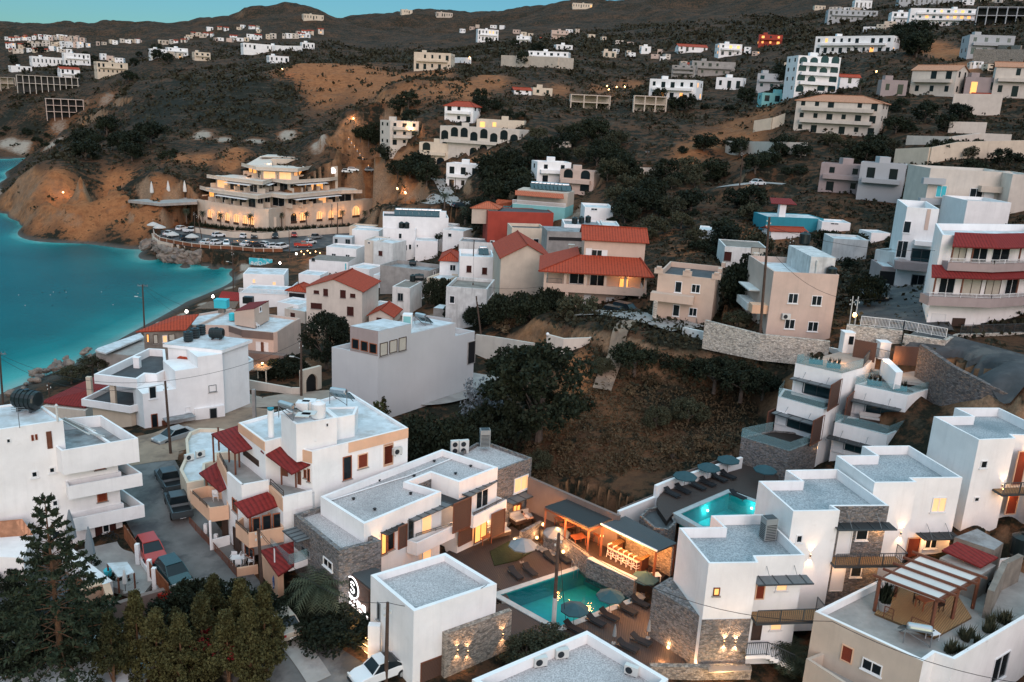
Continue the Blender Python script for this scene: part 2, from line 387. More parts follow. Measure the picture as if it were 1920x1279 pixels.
# ---- terrain
CT=[]
def cz(s,z):
 for x,y in Q(s):CT.append(P3(x,y,z))
def cdp(s,D):
 for x,y in Q(s):CT.append(PD(x,y,D))
cz('50,560 150,490 250,560 100,640 30,520 30,440 200,450 330,520 400,535 60,600',-4)
cz('250,600 170,640 110,670 330,560 20,690',-1.6);cz('300,500 360,515 430,520',-2.5)
cz('-200,500 -400,700 -300,420 -200,340 60,320 120,315 0,330',-5)
cz('12,733 60,715 120,692 190,655 240,627 290,600 350,565 400,545 440,522 452,503 470,497',0)
cz('20,775 100,745 175,705 260,655 330,605 385,575 440,545 480,520 490,497',2.0)
cz('5,373 20,402 45,424 110,429 200,434 265,443',-.2)
cz('60,298 95,298 20,298 -40,298',.2)
cz('275,470 300,487 350,497 400,498 440,500',-.5)
cz('292,462 350,476 400,482 450,487 300,450',3.2)
cz('300,440 330,425 350,440 400,450 500,462 560,468 600,465 640,450 690,435 610,440 550,440 700,420 470,445',4)
cz('520,490 560,480 600,500 640,520 560,520 700,470 740,440',4.2)
cz('380,415 440,428 520,432 600,425 650,415 700,405',6)
cdp('330,345',276);cdp('280,330 200,320 150,318',274);cdp('300,365',262);cdp('240,368',267);cdp('190,372',268);cdp('140,375',272);cz('250,395 340,395',9);cz('240,420 330,415',5)
cdp('100,322',288);cdp('65,308',302);cdp('30,335',306);cdp('12,352',322);cdp('90,380',270);cdp('50,370',280);cdp('140,296 200,290 260,290',318);cz('-10,345 10,325 30,318 45,308 75,304 -40,400 0,385',-3)
cdp('350,280 450,275 520,285',318);cdp('430,250 330,255 560,262',350);cdp('640,300 690,340',285);cdp('650,345',270);cdp('720,375 700,392',258)
cdp('640,245 600,240 700,250',350);cdp('250,235 330,225',370);cdp('150,262 200,262',395);cdp('180,240 120,245',480);cdp('60,262 20,270 -60,268',550);cdp('0,240 60,225 -80,240',585)
cdp('130,205 70,190 170,190',600);cdp('0,180 60,160 -80,180',660);cdp('200,200',480);cdp('350,180 280,170',450);cdp('420,150 350,145 260,145',500)
cdp('560,118 620,122 680,128 720,136',470);cdp('500,135',470);cdp('480,160 560,170 640,170',425);cdp('450,215 560,215 640,210',385)
cdp('120,150 200,150 60,135',700);cdp('30,125 120,122 200,130',780);cdp('50,100 150,100 240,108',880);cdp('20,78 100,75 160,77 240,76 -60,80',1050)
cdp('300,100 380,110',680);cdp('350,82 450,95 550,90 600,100',820);cdp('330,52 400,48',1100);cdp('250,71',1000);cdp('290,60',1050)
cdp('435,42 460,23 475,22 500,30',1180);cdp('518,22 535,14 550,18 575,24 600,32 625,44 640,50',1200);cdp('530,55 600,65 450,60',1000)
cdp('620,75 640,90 700,105',760);cdp('600,100 560,85',800)
cdp('655,52 665,42 683,31 720,25 750,24 790,28 830,31 870,31 905,30',1500);cdp('925,27 950,21 975,27 1000,30',1450)
cdp('660,70 740,60 820,70 900,60',1250);cdp('760,95 850,90',850);cdp('700,118 800,112',620)
cdp('1040,20 1083,7 1117,10 1150,14 1180,8 1213,2 1240,8 1260,11',1350);cdp('1060,45 1150,40 1230,45',1000)
cdp('1300,-8 1400,-20 1550,-35 1700,-50 1850,-65 2000,-70',1300);cdp('1300,40 1400,50',850)
cdp('770,145 720,155',360);cdp('850,150 900,135',385);cdp('950,130 1040,125',420);cdp('900,105 1000,100',520);cdp('1050,80 1130,85',600)
cdp('700,175 800,180 900,180',322);cdp('650,195 720,200',335);cdp('960,180 1060,190',330);cdp('1150,165 1100,150',400);cdp('1200,120',500)
cdp('850,215 780,215',292);cdp('740,245 700,270',285);cdp('950,230 1050,240',275);cdp('1150,215 1250,215',300);cdp('1250,250 1350,250',262);cdp('1400,230',272)
cdp('1240,185 1330,185 1420,190',330);cdp('1250,150 1350,150',400);cdp('1300,110 1420,95',480);cdp('1350,75 1480,80',560);cdp('1400,30 1550,25',800)
cdp('1500,180 1580,185',262);cdp('1600,160',290);cdp('1540,110 1630,115',350);cdp('1640,60 1750,60 1850,60',430);cdp('1700,20 1850,15',600)
cdp('1700,190 1760,185',245);cdp('1760,120 1700,100',320);cdp('1860,110 1900,105',300);cdp('1830,150 1900,150',262);cdp('1880,200 1820,205',235);cdp('1950,200 2050,200',230)
cdp('1560,262 1480,262 1640,258',225);cdp('1750,230 1700,225',222);cdp('1380,285 1300,280',240);cdp('1500,320 1420,310 1600,310',200);cdp('1700,300 1800,280 1900,290',190)
cdp('1350,350 1250,330',215);cdp('1150,300 1200,370',222);cdp('1050,290 980,280',245);cdp('1100,365 1000,380',220);cdp('960,340 900,350',240);cdp('830,360',255)
cdp('780,340 760,300',268);cdp('860,390 800,385',228);cdp('960,420 900,425',205);cdp('1420,350 1350,370',198);cdp('1450,345',197)
cdp('1600,385 1540,385 1680,390',172);cdp('1720,330 1880,320',172);cdp('1950,330',170)
cdp('1450,440 1350,430',160);cdp('1250,420 1180,430',172);cdp('1300,480 1420,490',140);cdp('1600,440',155);cdp('1620,480',140);cdp('1480,470',150)
cz('700,450 650,470',5);cz('740,480 700,520 620,520 560,560',6);cz('820,480 780,520',9);cz('900,490 880,540',12);cz('940,450',15);cz('960,500',15)
cz('500,560 450,590 520,640',5);cz('620,600 600,640 560,690 580,740',8);cz('700,600 760,590',9);cz('850,600 860,640',10.5)
cz('960,590',14);cz('1050,580 1000,610',15.5);cz('1110,592 1160,600',17);cz('1220,605',19);cz('1300,610',20);cz('1380,620 1440,632',21);cz('1540,645',21.5);cz('1500,560 1400,560',22)
cz('1620,640',22.5);cz('1650,580 1660,620',23);cz('1700,560',23.5);cz('1760,640 1850,665 1920,655 1980,650',23.5);cz('1920,740 1860,720',23);cz('2050,800',24)
cz('900,660 860,680',11.5);cz('820,730 760,760',9.5);cz('900,700',10.5)
cz('1100,660 1160,655 1200,650',16.3);cz('1300,655',18.5);cz('1400,680 1500,690',18);cz('1150,720 1050,700',14.2);cz('1250,760 1350,760',13.5);cz('1420,780',14);cz('1050,830 1150,850 1250,850',11.6);cz('1000,780 950,720',11.5);cz('1320,850',12.5);cz('1380,820',13.5)
cz('760,840 850,840 900,800',9.5);cz('980,880 1150,940',10.5)
cz('900,970 1000,1000 1100,1100 950,1150 1200,1250 1250,1180 1130,1180 1000,1250',8.3);cz('1000,960 1060,950 1200,1010 1250,1060',9.0)
cz('1200,960 1400,900 1300,920 1420,860',11.5)
cz('700,1250 600,1230 560,1160 500,1200 450,1150',8.1);cz('400,1090 330,1080 350,1000',8.6);cz('290,930 250,860',9.3);cz('280,820 340,810 230,815',9.3);cz('400,780 480,760',8.6)
cz('100,1100 60,1200 200,1150 120,1270 300,1270 420,1270',7.5);cz('150,1080 260,1050',8.7);cz('550,1330 300,1350 800,1350 60,1340',7.3)
cz('120,790 180,780',4.0);cz('60,760',2.6)
cz('1330,1260 1450,1250 1500,1180 1560,1200',8.0);cz('1590,1105 1650,1060',10.8);cz('1710,1050 1760,1030',13);cz('1850,980 1900,970',15.4);cz('1750,900 1830,870',16);cz('1750,760 1800,800',19);cz('1660,700 1700,710',21);cz('1560,690 1500,700',19)
cz('1500,850 1450,870',12);cz('1560,850 1600,870',13.5);cz('1800,1250 1900,1200 1950,1100 1700,1350 2000,1250',9);cz('1100,1340 1400,1350',7.5);cz('1850,1040',12.5)
CT=np.array(CT)
LS=1.6
def dom(x,y):
 r=np.maximum(np.sqrt(x*x+y*y),1.);return np.arctan2(x,y)*LS,np.log(r)
_u,_v=dom(CT[:,0],CT[:,1]);_n=len(CT)
_D=np.sqrt((_u[:,None]-_u[None])**2+(_v[:,None]-_v[None])**2+1e-6)
_A=np.zeros((_n+3,_n+3));_A[:_n,:_n]=_D+np.eye(_n)*-0.004;_A[:_n,_n]=1;_A[:_n,_n+1]=_u;_A[:_n,_n+2]=_v;_A[_n,:_n]=1;_A[_n+1,:_n]=_u;_A[_n+2,:_n]=_v
_W=np.linalg.solve(_A,np.concatenate([CT[:,2],[0,0,0]]))
def rbf(x,y):
 u,v=dom(x,y);out=_W[_n]+_W[_n+1]*u+_W[_n+2]*v
 for k in range(_n):out=out+_W[k]*np.sqrt((u-_u[k])**2+(v-_v[k])**2+1e-6)
 return out
_rng=np.random.default_rng(3);_LAT=_rng.random((256,256))
def vnoise(x,y,s):
 x=x/s;y=y/s;xi=np.floor(x).astype(int);yi=np.floor(y).astype(int);fx=x-xi;fy=y-yi;fx=fx*fx*(3-2*fx);fy=fy*fy*(3-2*fy)
 g=lambda a,b:_LAT[a%256,b%256]
 return(g(xi,yi)*(1-fx)+g(xi+1,yi)*fx)*(1-fy)+(g(xi,yi+1)*(1-fx)+g(xi+1,yi+1)*fx)*fy
def fbm(x,y,s,o=4):
 t=0;a=1;n=0
 for k in range(o):t=t+a*vnoise(x+k*37.1,y-k*17.3,s/2**k);n+=a;a*=.5
 return t/n
NA,NR=520,520
TH=np.linspace(-math.radians(44),math.radians(44),NA);LR=np.linspace(math.log(24),math.log(3000),NR)
_TT,_RR=np.meshgrid(TH,np.exp(LR),indexing='ij');GX=_RR*np.sin(_TT);GY=_RR*np.cos(_TT)
GZ=rbf(GX,GY)
far=np.clip((_RR-170)/200,0,1)
GZ=GZ+far*((fbm(GX,GY,90,5)-.5)*9*np.clip(_RR/700,.15,2.2))*np.clip((GZ+1)/6,0,1)
GZ=GZ+(fbm(GX,GY,14,3)-.5)*np.clip((_RR-110)/120,0,1)*1.6*np.clip((GZ-1)/4,0,1)
rock_=np.clip(1-np.abs(_RR-290)/45,0,1)*np.clip((-.19-_TT)/.08,0,1)*np.clip((GZ-1)/5,0,1);GZ=GZ+rock_*((np.abs(fbm(GX,GY,16,4)-.5)*-2+.35)*9+(fbm(GX,GY,5,3)-.5)*3)
GZ=GZ+np.clip((_RR-850)/400,0,1)*((np.abs(fbm(GX+77,GY,160,5)-.5)*-2+.25)*34)
PADS=[]
ROADS=[]
def road(name,mat,px,width,zz=.12,grade=True):
 W_=[G(x,y)for x,y in px];W_=[np.array(p)for p in W_];P=[]
 for a,b in zip(W_[:-1],W_[1:]):
  for k in range(12):P.append(a+(b-a)*k/12)
 P.append(W_[-1]);P=np.array(P)
 for _ in range(30):P[1:-1]=(P[:-2]+2*P[1:-1]+P[2:])/4
 if grade:
  for p in P[::1]:
   d=np.hypot(GX-p[0],GY-p[1]);h=width/2+.8;m=d<h*2.2;t=np.clip((d[m]-h)/(h*1.2),0,1);GZ[m]=(p[2])*(1-t)+GZ[m]*t
 ROADS.append((name,mat,P,width,zz))
def inpoly(x,y,P):
 c=np.zeros(np.shape(x),bool);n=len(P)
 for k in range(n):
  x0,y0=P[k][0],P[k][1];x1,y1=P[(k+1)%n][0],P[(k+1)%n][1]
  cond=((y0>y)!=(y1>y))&(x<(x1-x0)*(y-y0)/((y1-y0)if abs(y1-y0)>1e-9 else 1e-9)+x0);c^=cond
 return c
def pad(s,z,dz=0.):
 P=pts(s,z)if isinstance(s,str)else s
 PADS.append((P,z));m=inpoly(GX,GY,P);GZ[m]=z+dz
def hgt(x,y):
 r=math.hypot(x,y);ti=(math.atan2(x,y)-TH[0])/(TH[1]-TH[0]);ri=(math.log(max(r,24.1))-LR[0])/(LR[1]-LR[0])
 ti=min(max(ti,0),NA-1.001);ri=min(max(ri,0),NR-1.001);a,b=int(ti),int(ri);f,g=ti-a,ri-b
 return(GZ[a,b]*(1-f)+GZ[a+1,b]*f)*(1-g)+(GZ[a,b+1]*(1-f)+GZ[a+1,b+1]*f)*g
def G(px,py,sea=True):
 """where the line of sight meets the ground"""
 d=ray(px,py);h=math.hypot(d[0],d[1]);r=26.;pr=r
 while r<2900:
  p=CAM+d*(r/h);z=hgt(p[0],p[1])
  if sea:z=max(z,0)
  if p[2]<=z:
   lo,hi=pr,r
   for _ in range(18):
    m=(lo+hi)/2;q=CAM+d*(m/h);zz=hgt(q[0],q[1])
    if q[2]<=max(zz,0):hi=m
    else:lo=m
   q=CAM+d*(hi/h);return np.array([q[0],q[1],q[2]])
  pr=r;r*=1.006
 return CAM+d*(1200/h)
def settle(P,z,mg=1.2):
 P=inset(ccw([np.array(p[:2])for p in P]),-mg);th=[math.atan2(p[0],p[1])for p in P];i0=int((min(th)-TH[0])/(TH[1]-TH[0]))-1;i1=int((max(th)-TH[0])/(TH[1]-TH[0]))+2;i0=max(i0,0)
 m=inpoly(GX[i0:i1],GY[i0:i1],P);S_=GZ[i0:i1];S_[m]=np.minimum(S_[m],z)
def gz(p):return np.array([p[0],p[1],hgt(p[0],p[1])])
POOL1='P938,1118 1096,1066 1194,1120 1046,1178';POOL2='P1276,966 1368,926 1425,947 1400,985 1318,990'
pad('K-700,250 -400,60 0,-60 300,120 625,285 1090,540 1250,640 1500,1000 1480,1130 1150,1150 640,835 430,980 -200,900 -420,640',8.0)
pad('x830,860 1400,1130 1700,1200 1900,1000 1700,760 1190,420 660,200 200,330 330,560 600,760',8.3)
pad('i815,245 910,140 1290,20 1400,160 1370,300 1150,430 940,330 820,300',11.7)
pad('P890,1118 1096,1045 1240,1120 1046,1225',6.2);pad('P1245,966 1368,905 1470,947 1420,1012 1318,1020',10.3)
pad('P700,400 640,410 560,425 480,432 400,425 350,415 300,432 292,450 350,466 420,474 500,482 560,490 620,470 700,430',4.0)
for r_ in(('street','asphalt_worn',[(640,1330),(560,1262),(500,1215),(440,1160),(390,1090),(345,1020),(300,945),(262,880),(255,845)],6.4,.06,False),('dirt_road','dirt_road',[(262,872),(270,838),(330,826),(385,800),(440,782),(470,765)],7.0,.09,False),('alley','paving_warm',[(420,745),(480,760),(560,745),(620,742),(660,760)],5.0,.10,False),('uphill_road','paving',[(652,247),(658,265),(668,285),(683,305),(697,320)],8.0),('village_road','paving',[(745,392),(790,390),(825,385),(860,388),(905,378)],7),('village_road','paving',[(860,388),(835,360),(818,335)],4),('hillside_road','paving',[(1350,366),(1390,356),(1430,349),(1470,346)],5),('field_path','dirt_road',[(1175,642),(1160,668),(1140,700),(1128,735)],2.2,.35,False),('upper_road','asphalt',[(1690,648),(1760,668),(1840,690),(1960,735)],8,.6,False),('courtyard_drive','asphalt',[(1660,545),(1690,600),(1700,625)],9,.55,False),('house_drive','paving',[(1090,600),(1150,605),(1215,612),(1290,622)],6,.4),('sidewalk','paving',[(600,1279),(560,1220),(510,1165),(470,1130)],1.6,.12,False),('coast_path','dirt_road',[(170,215),(195,212),(222,200)],5),('mule_track','paving',[(900,690),(860,720),(800,745),(770,742)],8,.35)):road(*r_)
TPAD=[P3(*Q(s)[0],z)for s,z in(('y180,1075',15.1),('y595,620',18.3),('y790,245',21.5),('y1320,140',21.5),('y1700,190',21.5),('z845,270',20.2),('z1277,365',20.2))]
pad(TPAD+[TPAD[-1]+np.array([1.5,-6,0]),P3(*Q('z800,980')[0],13),P3(*Q('y720,1240')[0],14)],12.4)
# ---- terrain mesh and sea
ZN=np.zeros((NA,NR,3))
ZN[...,0]=.35;ZN[...,1]=.55
def patch(s,rad,r=None,g=None,b=None,asp=1.6):
 for x,y in Q(s):
  c=G(x,y);D=math.hypot(c[0],c[1]);ra=D*rad/F;dx=GX-c[0];dy=GY-c[1]
  ux,uy=c[0]/D,c[1]/D;al=dx*ux+dy*uy;ac=dx*uy-dy*ux
  w_=np.exp(-(ac/ra)**2-(al/(ra*asp))**2)*(.6+.8*fbm(GX,GY,max(ra*.5,4),3));w_=np.clip(w_*1.3,0,1)
  for k,v in enumerate((r,g,b)):
   if v is not None:ZN[...,k]=ZN[...,k]*(1-w_)+v*w_
patch('560,125 620,140 680,135 600,160 720,150 540,150',40,.95,.12,0,3)
patch('760,150 820,140 860,155 920,150 700,175 760,180 820,165 880,175',32,.95,.15,0,3)
patch('400,200 340,190 300,210 470,200 520,190 450,170 360,160',45,.25,.75,0,3)
patch('1050,170 1130,170 1180,160',24,.8,.2,0,3);patch('1380,240 1330,260 1430,215 1400,270 1290,290',30,.75,.12,.15,3)
patch('1780,100 1740,90 1800,130',26,1,.02,.25,3);patch('1860,115',30,.5,.2,.5)
patch('420,262 480,265 540,255 600,262 380,255',18,.6,.1,.8,2);patch('380,300 430,310 330,300 440,285',20,.9,.15,.2,2)
patch('700,340 740,360 690,360 670,330 770,360',18,.75,.15,.25,2)
patch('150,200 110,235 180,215 200,185',16,.6,.25,.5,2);patch('40,275 100,270 15,268',16,.5,.05,.8,2);patch('60,240 20,215 130,260 170,255',18,.3,.85,0)
patch('1280,180 1330,100 1400,60 1250,60 1450,60',40,.4,.6,0,3);patch('1560,120 1620,130',20,.5,.6,0,3)
patch('1280,470 1400,440 1450,450 1560,430 1560,500',26,.6,.35,.1,3);patch('1130,420 1250,440',25,.6,.4,0)
patch('1080,700 1060,760 1100,720 1030,800',26,.85,.1,.25,3);patch('1150,760 1200,800 1120,850 1250,830 1180,880',32,.45,.3,.12,3);patch('1180,690 1140,700',22,.3,.2,.35,2)
patch('1300,690 1380,700 1250,680 1440,700 1350,740',38,.2,.8,0,3)
patch('290,830 250,850 260,830 330,845 240,880',16,.7,0,.75,1.5);patch('150,760 100,760 40,745 200,720',16,.3,0,.9,1.5)
patch('460,500 450,520 470,510 430,540 380,570 340,590',10,.3,0,.9,2);patch('900,640 960,600',22,.9,.2,.1)
patch('600,500 650,470 700,500 750,460 800,520 850,500 900,560 560,560 620,620 700,600 760,600 820,600 500,600 460,640 560,690 640,560 940,480 1000,430 1080,400',34,.4,.02,.55,2)
patch('60,360 110,360 160,370 210,380 260,400 300,370 90,400 150,400 220,350',26,.95,.08,0,2)
patch('100,1100 200,1200 300,1200',60,.3,.1,.5);patch('500,1270 440,1250',30,.6,.1,.6)
def terrain_material():
 m=bpy.data.materials.new('ground');m.use_nodes=True;n=m.node_tree;L=n.links;b=n.nodes["Principled BSDF"];b.inputs["Roughness"].default_value=.95;b.inputs["Specular IOR Level"].default_value=.1
 geo=n.nodes.new("ShaderNodeNewGeometry");at=n.nodes.new("ShaderNodeAttribute");at.attribute_name='zone';sp=n.nodes.new("ShaderNodeSeparateColor");L.new(at.outputs["Color"],sp.inputs[0])
 sep=n.nodes.new("ShaderNodeSeparateXYZ");L.new(geo.outputs["Normal"],sep.inputs[0])
 def noise(s,d,rg=.6):
  x=n.nodes.new("ShaderNodeTexNoise");x.inputs["Scale"].default_value=s;x.inputs["Detail"].default_value=d;x.inputs["Roughness"].default_value=rg;L.new(geo.outputs["Position"],x.inputs["Vector"]);return x.outputs[0]
 def mr(f,a,c,o0=0.,o1=1.):
  x=n.nodes.new("ShaderNodeMapRange");L.new(f,x.inputs[0])
  for i,v in((1,a),(2,c),(3,o0),(4,o1)):x.inputs[i].default_value=v
  return x.outputs[0]
 def mix(f,a,c):
  x=n.nodes.new("ShaderNodeMix");x.data_type='RGBA'
  for i,v in((0,f),(6,a),(7,c)):
   if isinstance(v,tuple):x.inputs[i].default_value=(*v,1)
   elif isinstance(v,float):x.inputs[i].default_value=v
   else:L.new(v,x.inputs[i])
  return x.outputs[2]
 def mth(op,a,c):
  x=n.nodes.new("ShaderNodeMath");x.operation=op
  for i,v in((0,a),(1,c)):
   if isinstance(v,(int,float)):x.inputs[i].default_value=v
   else:L.new(v,x.inputs[i])
  return x.outputs[0]
 nA,nB,nC=noise(.05,8,.68),noise(.45,7,.7),noise(2.5,4,.7)
 soil=mix(mr(nB,.3,.7),(.055,.031,.020),(.15,.074,.038))
 dry=mix(mr(nB,.35,.65),(.18,.070,.030),(.36,.15,.062))
 c=mix(mr(mth('ADD',sp.outputs[0],mth('MULTIPLY',mth('SUBTRACT',nA,.5),1.3)),.35,.85),soil,dry)
 pale=mix(mr(nC,.3,.7),(.24,.20,.165),(.38,.32,.26))
 sc_=mth('ADD',sp.outputs[1],mth('MULTIPLY',mth('SUBTRACT',nB,.5),2.4));sc_=mth('ADD',sc_,mth('MULTIPLY',mth('SUBTRACT',nA,.5),1.2))
 scr=mix(mr(nC,.3,.7),(.007,.009,.007),(.028,.025,.016))
 c=mix(mr(sc_,.35,.62),c,scr)
 c=mix(mr(mth('ADD',sp.outputs[2],mth('MULTIPLY',mth('SUBTRACT',nB,.5),.8)),.35,.75),c,pale)
 rk=mix(mr(nB,.3,.7),(.060,.034,.022),(.40,.185,.080));rk=mix(mr(nA,.4,.62),rk,mix(mr(nC,.3,.7),(.12,.085,.06),(.34,.22,.14)))
 steep=mr(mth('ADD',sep.outputs[2],mth('MULTIPLY',mth('SUBTRACT',nB,.5),.25)),.62,.78,1.,0.)
 c=mix(mth('MULTIPLY',steep,mr(sp.outputs[1],.9,.7)),c,rk)
 pz=n.nodes.new("ShaderNodeSeparateXYZ");L.new(geo.outputs["Position"],pz.inputs[0])
 wet=mr(pz.outputs[2],.1,1.0,.0,1.);c=mix(wet,mix(mr(nB,.3,.7),(.05,.05,.045),(.12,.11,.10)),c)
 cw=mth('ADD',pz.outputs[2],mth('MULTIPLY',nA,9.0));cw=mth('PINGPONG',cw,1.9);tr_=mth('MULTIPLY',mr(cw,.0,.28,1.,0.),mr(nB,.42,.62));tr_=mth('MULTIPLY',tr_,mr(pz.outputs[2],14.,24.));c=mix(mth('MULTIPLY',tr_,.55),c,mix(mr(nC,.3,.7),(.05,.035,.025),(.27,.20,.14)))
 L.new(c,b.inputs["Base Color"])
 bp=n.nodes.new("ShaderNodeBump");bp.inputs["Strength"].default_value=.9;bp.inputs["Distance"].default_value=.5;L.new(nB,bp.inputs["Height"]);L.new(bp.outputs[0],b.inputs["Normal"])
 return m
def grid_mesh(name,X,Y,Zz,mat,attr=None,aname='zone'):
 na,nr=X.shape;V=np.stack([X,Y,Zz],-1).reshape(-1,3);i=np.arange(na*nr).reshape(na,nr)
 f=np.stack([i[:-1,:-1],i[:-1,1:],i[1:,1:],i[1:,:-1]],-1).reshape(-1,4)
 me=bpy.data.meshes.new(name);me.vertices.add(len(V));me.vertices.foreach_set('co',V.ravel());me.loops.add(f.size);me.loops.foreach_set('vertex_index',f.ravel())
 me.polygons.add(len(f));me.polygons.foreach_set('loop_start',np.arange(0,f.size,4));me.polygons.foreach_set('loop_total',np.full(len(f),4));me.polygons.foreach_set('use_smooth',np.ones(len(f),bool));me.update(calc_edges=True)
 me.materials.append(mat)
 if attr is not None:
  a=me.color_attributes.new(aname,'FLOAT_COLOR','POINT');q=np.ones((len(V),4));q[:,:attr.shape[-1]]=attr.reshape(len(V),-1);a.data.foreach_set('color',q.ravel())
 ob=bpy.data.objects.new(name,me);COL.objects.link(ob);return ob
gnd=grid_mesh('ground',GX,GY,GZ,terrain_material(),ZN);gnd['kind']='structure'
def sea_material():
 m=bpy.data.materials.new('sea');m.use_nodes=True;n=m.node_tree;L=n.links;b=n.nodes["Principled BSDF"];b.inputs["Roughness"].default_value=.22;b.inputs["IOR"].default_value=1.33;b.inputs["Specular IOR Level"].default_value=.08
 at=n.nodes.new("ShaderNodeAttribute");at.attribute_name='depth';cr=n.nodes.new("ShaderNodeValToRGB");L.new(at.outputs["Fac"],cr.inputs[0]);e=cr.color_ramp.elements
 e[0].position=0;e[0].color=(.24,.40,.37,1);e[1].position=1;e[1].color=(.0,.10,.115,1)
 for p,c in((.12,(.06,.34,.32)),(.35,(.0,.18,.185)),(.7,(.0,.12,.13))):q=e.new(p);q.color=(*c,1)
 geo=n.nodes.new("ShaderNodeNewGeometry");nz=n.nodes.new("ShaderNodeTexNoise");nz.inputs["Scale"].default_value=.035;nz.inputs["Detail"].default_value=6;L.new(geo.outputs["Position"],nz.inputs["Vector"])
 mr=n.nodes.new("ShaderNodeMapRange");L.new(nz.outputs[0],mr.inputs[0]);mr.inputs[1].default_value=.42;mr.inputs[2].default_value=.68;mr.inputs[4].default_value=.7
 x=n.nodes.new("ShaderNodeMix");x.data_type='RGBA';L.new(mr.outputs[0],x.inputs[0]);L.new(cr.outputs[0],x.inputs[6]);x.inputs[7].default_value=(.0,.08,.092,1);L.new(x.outputs[2],b.inputs["Base Color"])
 n2=n.nodes.new("ShaderNodeTexNoise");n2.inputs["Scale"].default_value=.9;n2.inputs["Detail"].default_value=7;n2.inputs["Roughness"].default_value=.65;L.new(geo.outputs["Position"],n2.inputs["Vector"])
 bp=n.nodes.new("ShaderNodeBump");bp.inputs["Strength"].default_value=.45;bp.inputs["Distance"].default_value=.35;L.new(n2.outputs[0],bp.inputs["Height"]);L.new(bp.outputs[0],b.inputs["Normal"])
 return m
sa=slice(0,330,2);SX,SY=GX[sa,::2],GY[sa,::2];dep=np.clip(-GZ[sa,::2]/4.5,0,1)[...,None].repeat(3,-1)
sea=grid_mesh('sea',SX,SY,np.zeros(SX.shape),sea_material(),dep,'depth');sea['kind']='structure'
for name,mat,P,width,zz in ROADS:
 m_=7;X=np.zeros((len(P),m_));Y=X.copy();Zz=X.copy()
 for i in range(len(P)):
  d=unit((P[min(i+1,len(P)-1)]-P[max(i-1,0)])[:2]);nn=np.array([-d[1],d[0]])
  for j in range(m_):q=P[i][:2]+nn*width*(j/(m_-1)-.5);X[i,j],Y[i,j]=q;Zz[i,j]=hgt(*q)+zz
 ob=grid_mesh(name,X,Y,Zz,MATS[mat]);ob['kind']='structure'
# ---- building kit
def w2(P):return[np.array(p[:2])for p in P]
class PL:
 """a vertical wall plane through two points"""
 def __init__(s,A,B):
  s.A=np.array(A[:2],float);s.B=np.array(B[:2],float);s.L=np.linalg.norm(s.B-s.A);s.u=(s.B-s.A)/s.L
  s.n=np.array([-s.u[1],s.u[0]])
  if(CAM[:2]-s.A)@s.n<0:s.n=-s.n
  s.U=np.array([*s.u,0]);s.N=np.array([*s.n,0])
 def on(s,px,py):
  d=ray(px,py);k=((s.A-CAM[:2])@s.n)/(d[:2]@s.n);p=CAM+d*k;return(p[:2]-s.A)@s.u,p[2]
 def at(s,u,z,o=0.):q=s.A+s.u*u+s.n*o;return np.array([q[0],q[1],z])
def blk(T,P,zt,zb,mat='white',ph=.9,roof='gravel',name='wall',pt=.22,label=None):
 P=ccw(w2(P))
 m=MB()
 if ph>0:m.walls(P,zb,zt,ph,pt)
 else:m.prism(P,zb,zt)
 ob=m.build(name,mat,T)
 if roof:
  I=inset(P,pt-.02)if ph>0 else inset(P,.03);zr=zt-ph if ph>0 else zt+.02
  r=MB().poly([(p[0],p[1],zr)for p in I]).build('roof',roof,T)
 if label:ob['label']=label
 return ob
KIN=dict(glass=('white_paint','glass'),dark=('dark_metal','glass'),teal=('dark_metal','glass_teal'),lit=('white_paint','lit_soft'),litd=('wood_brown','lit_warm'),shut=('wood_orange','shutter'),shutd=('shutter_dark','shutter_dark'),doorw=('white_paint','white_paint'),doorb=('wood_brown','wood_brown'),doord=('wood_dark','wood_dark'),open=('concrete','black'),peach=('peach','shutter'),shutw=('white_paint','white_paint'),grey=('grey_metal','glass'),orange=('wood_orange','glass'),hole=('white','black'),slat=('wood_brown','slat_brown'),litw=('grey_metal','lit_warm'),curt=('wood_dark','curtain'),vent=('grey_metal','grille'),bluep=('white_paint','tank_blue'))  # open, hole: a black pane paints in the shade of an opening
def winr(T,pl,u0,z0,u1,z1,kind='glass',name='window',mull=None,fr=.07,pr=.07,sill=True,label=None):
 if u1<u0:u0,u1=u1,u0
 if z1<z0:z0,z1=z1,z0
 fm,pm=KIN[kind];U=pl.U;Nn=pl.N;Zv=np.array([0,0,1.])
 m=MB();w_,h=u1-u0,z1-z0;fr=min(fr,w_*.2,h*.2)
 m.obox(pl.at(u0,z0,-.02),U*fr,Zv*h,Nn*(pr+.02));m.obox(pl.at(u1-fr,z0,-.02),U*fr,Zv*h,Nn*(pr+.02))
 m.obox(pl.at(u0+fr,z0,-.02),U*(w_-2*fr),Zv*fr,Nn*(pr+.02));m.obox(pl.at(u0+fr,z1-fr,-.02),U*(w_-2*fr),Zv*fr,Nn*(pr+.02))
 if mull is None:mull=w_>1.0 and name=='window' and kind not in('open','hole')
 if mull:m.obox(pl.at((u0+u1)/2-.03,z0+fr,-.02),U*.06,Zv*(h-2*fr),Nn*(pr))
 f=m.build(name,fm,T)
 if label:f['label']=label
 MB().obox(pl.at(u0+fr,z0+fr,-.01),U*(w_-2*fr),Zv*(h-2*fr),Nn*.025).build('panel' if name=='door' else 'pane',pm,f)
 if sill and name=='window' and h>.5 and kind not in('open','teal','dark'):
  MB().obox(pl.at(u0-.08,z0-.08,-.02),U*(w_+.16),Zv*.07,Nn*.16).build('sill','concrete' if fm!='white_paint' else 'white_paint',f)
 return f
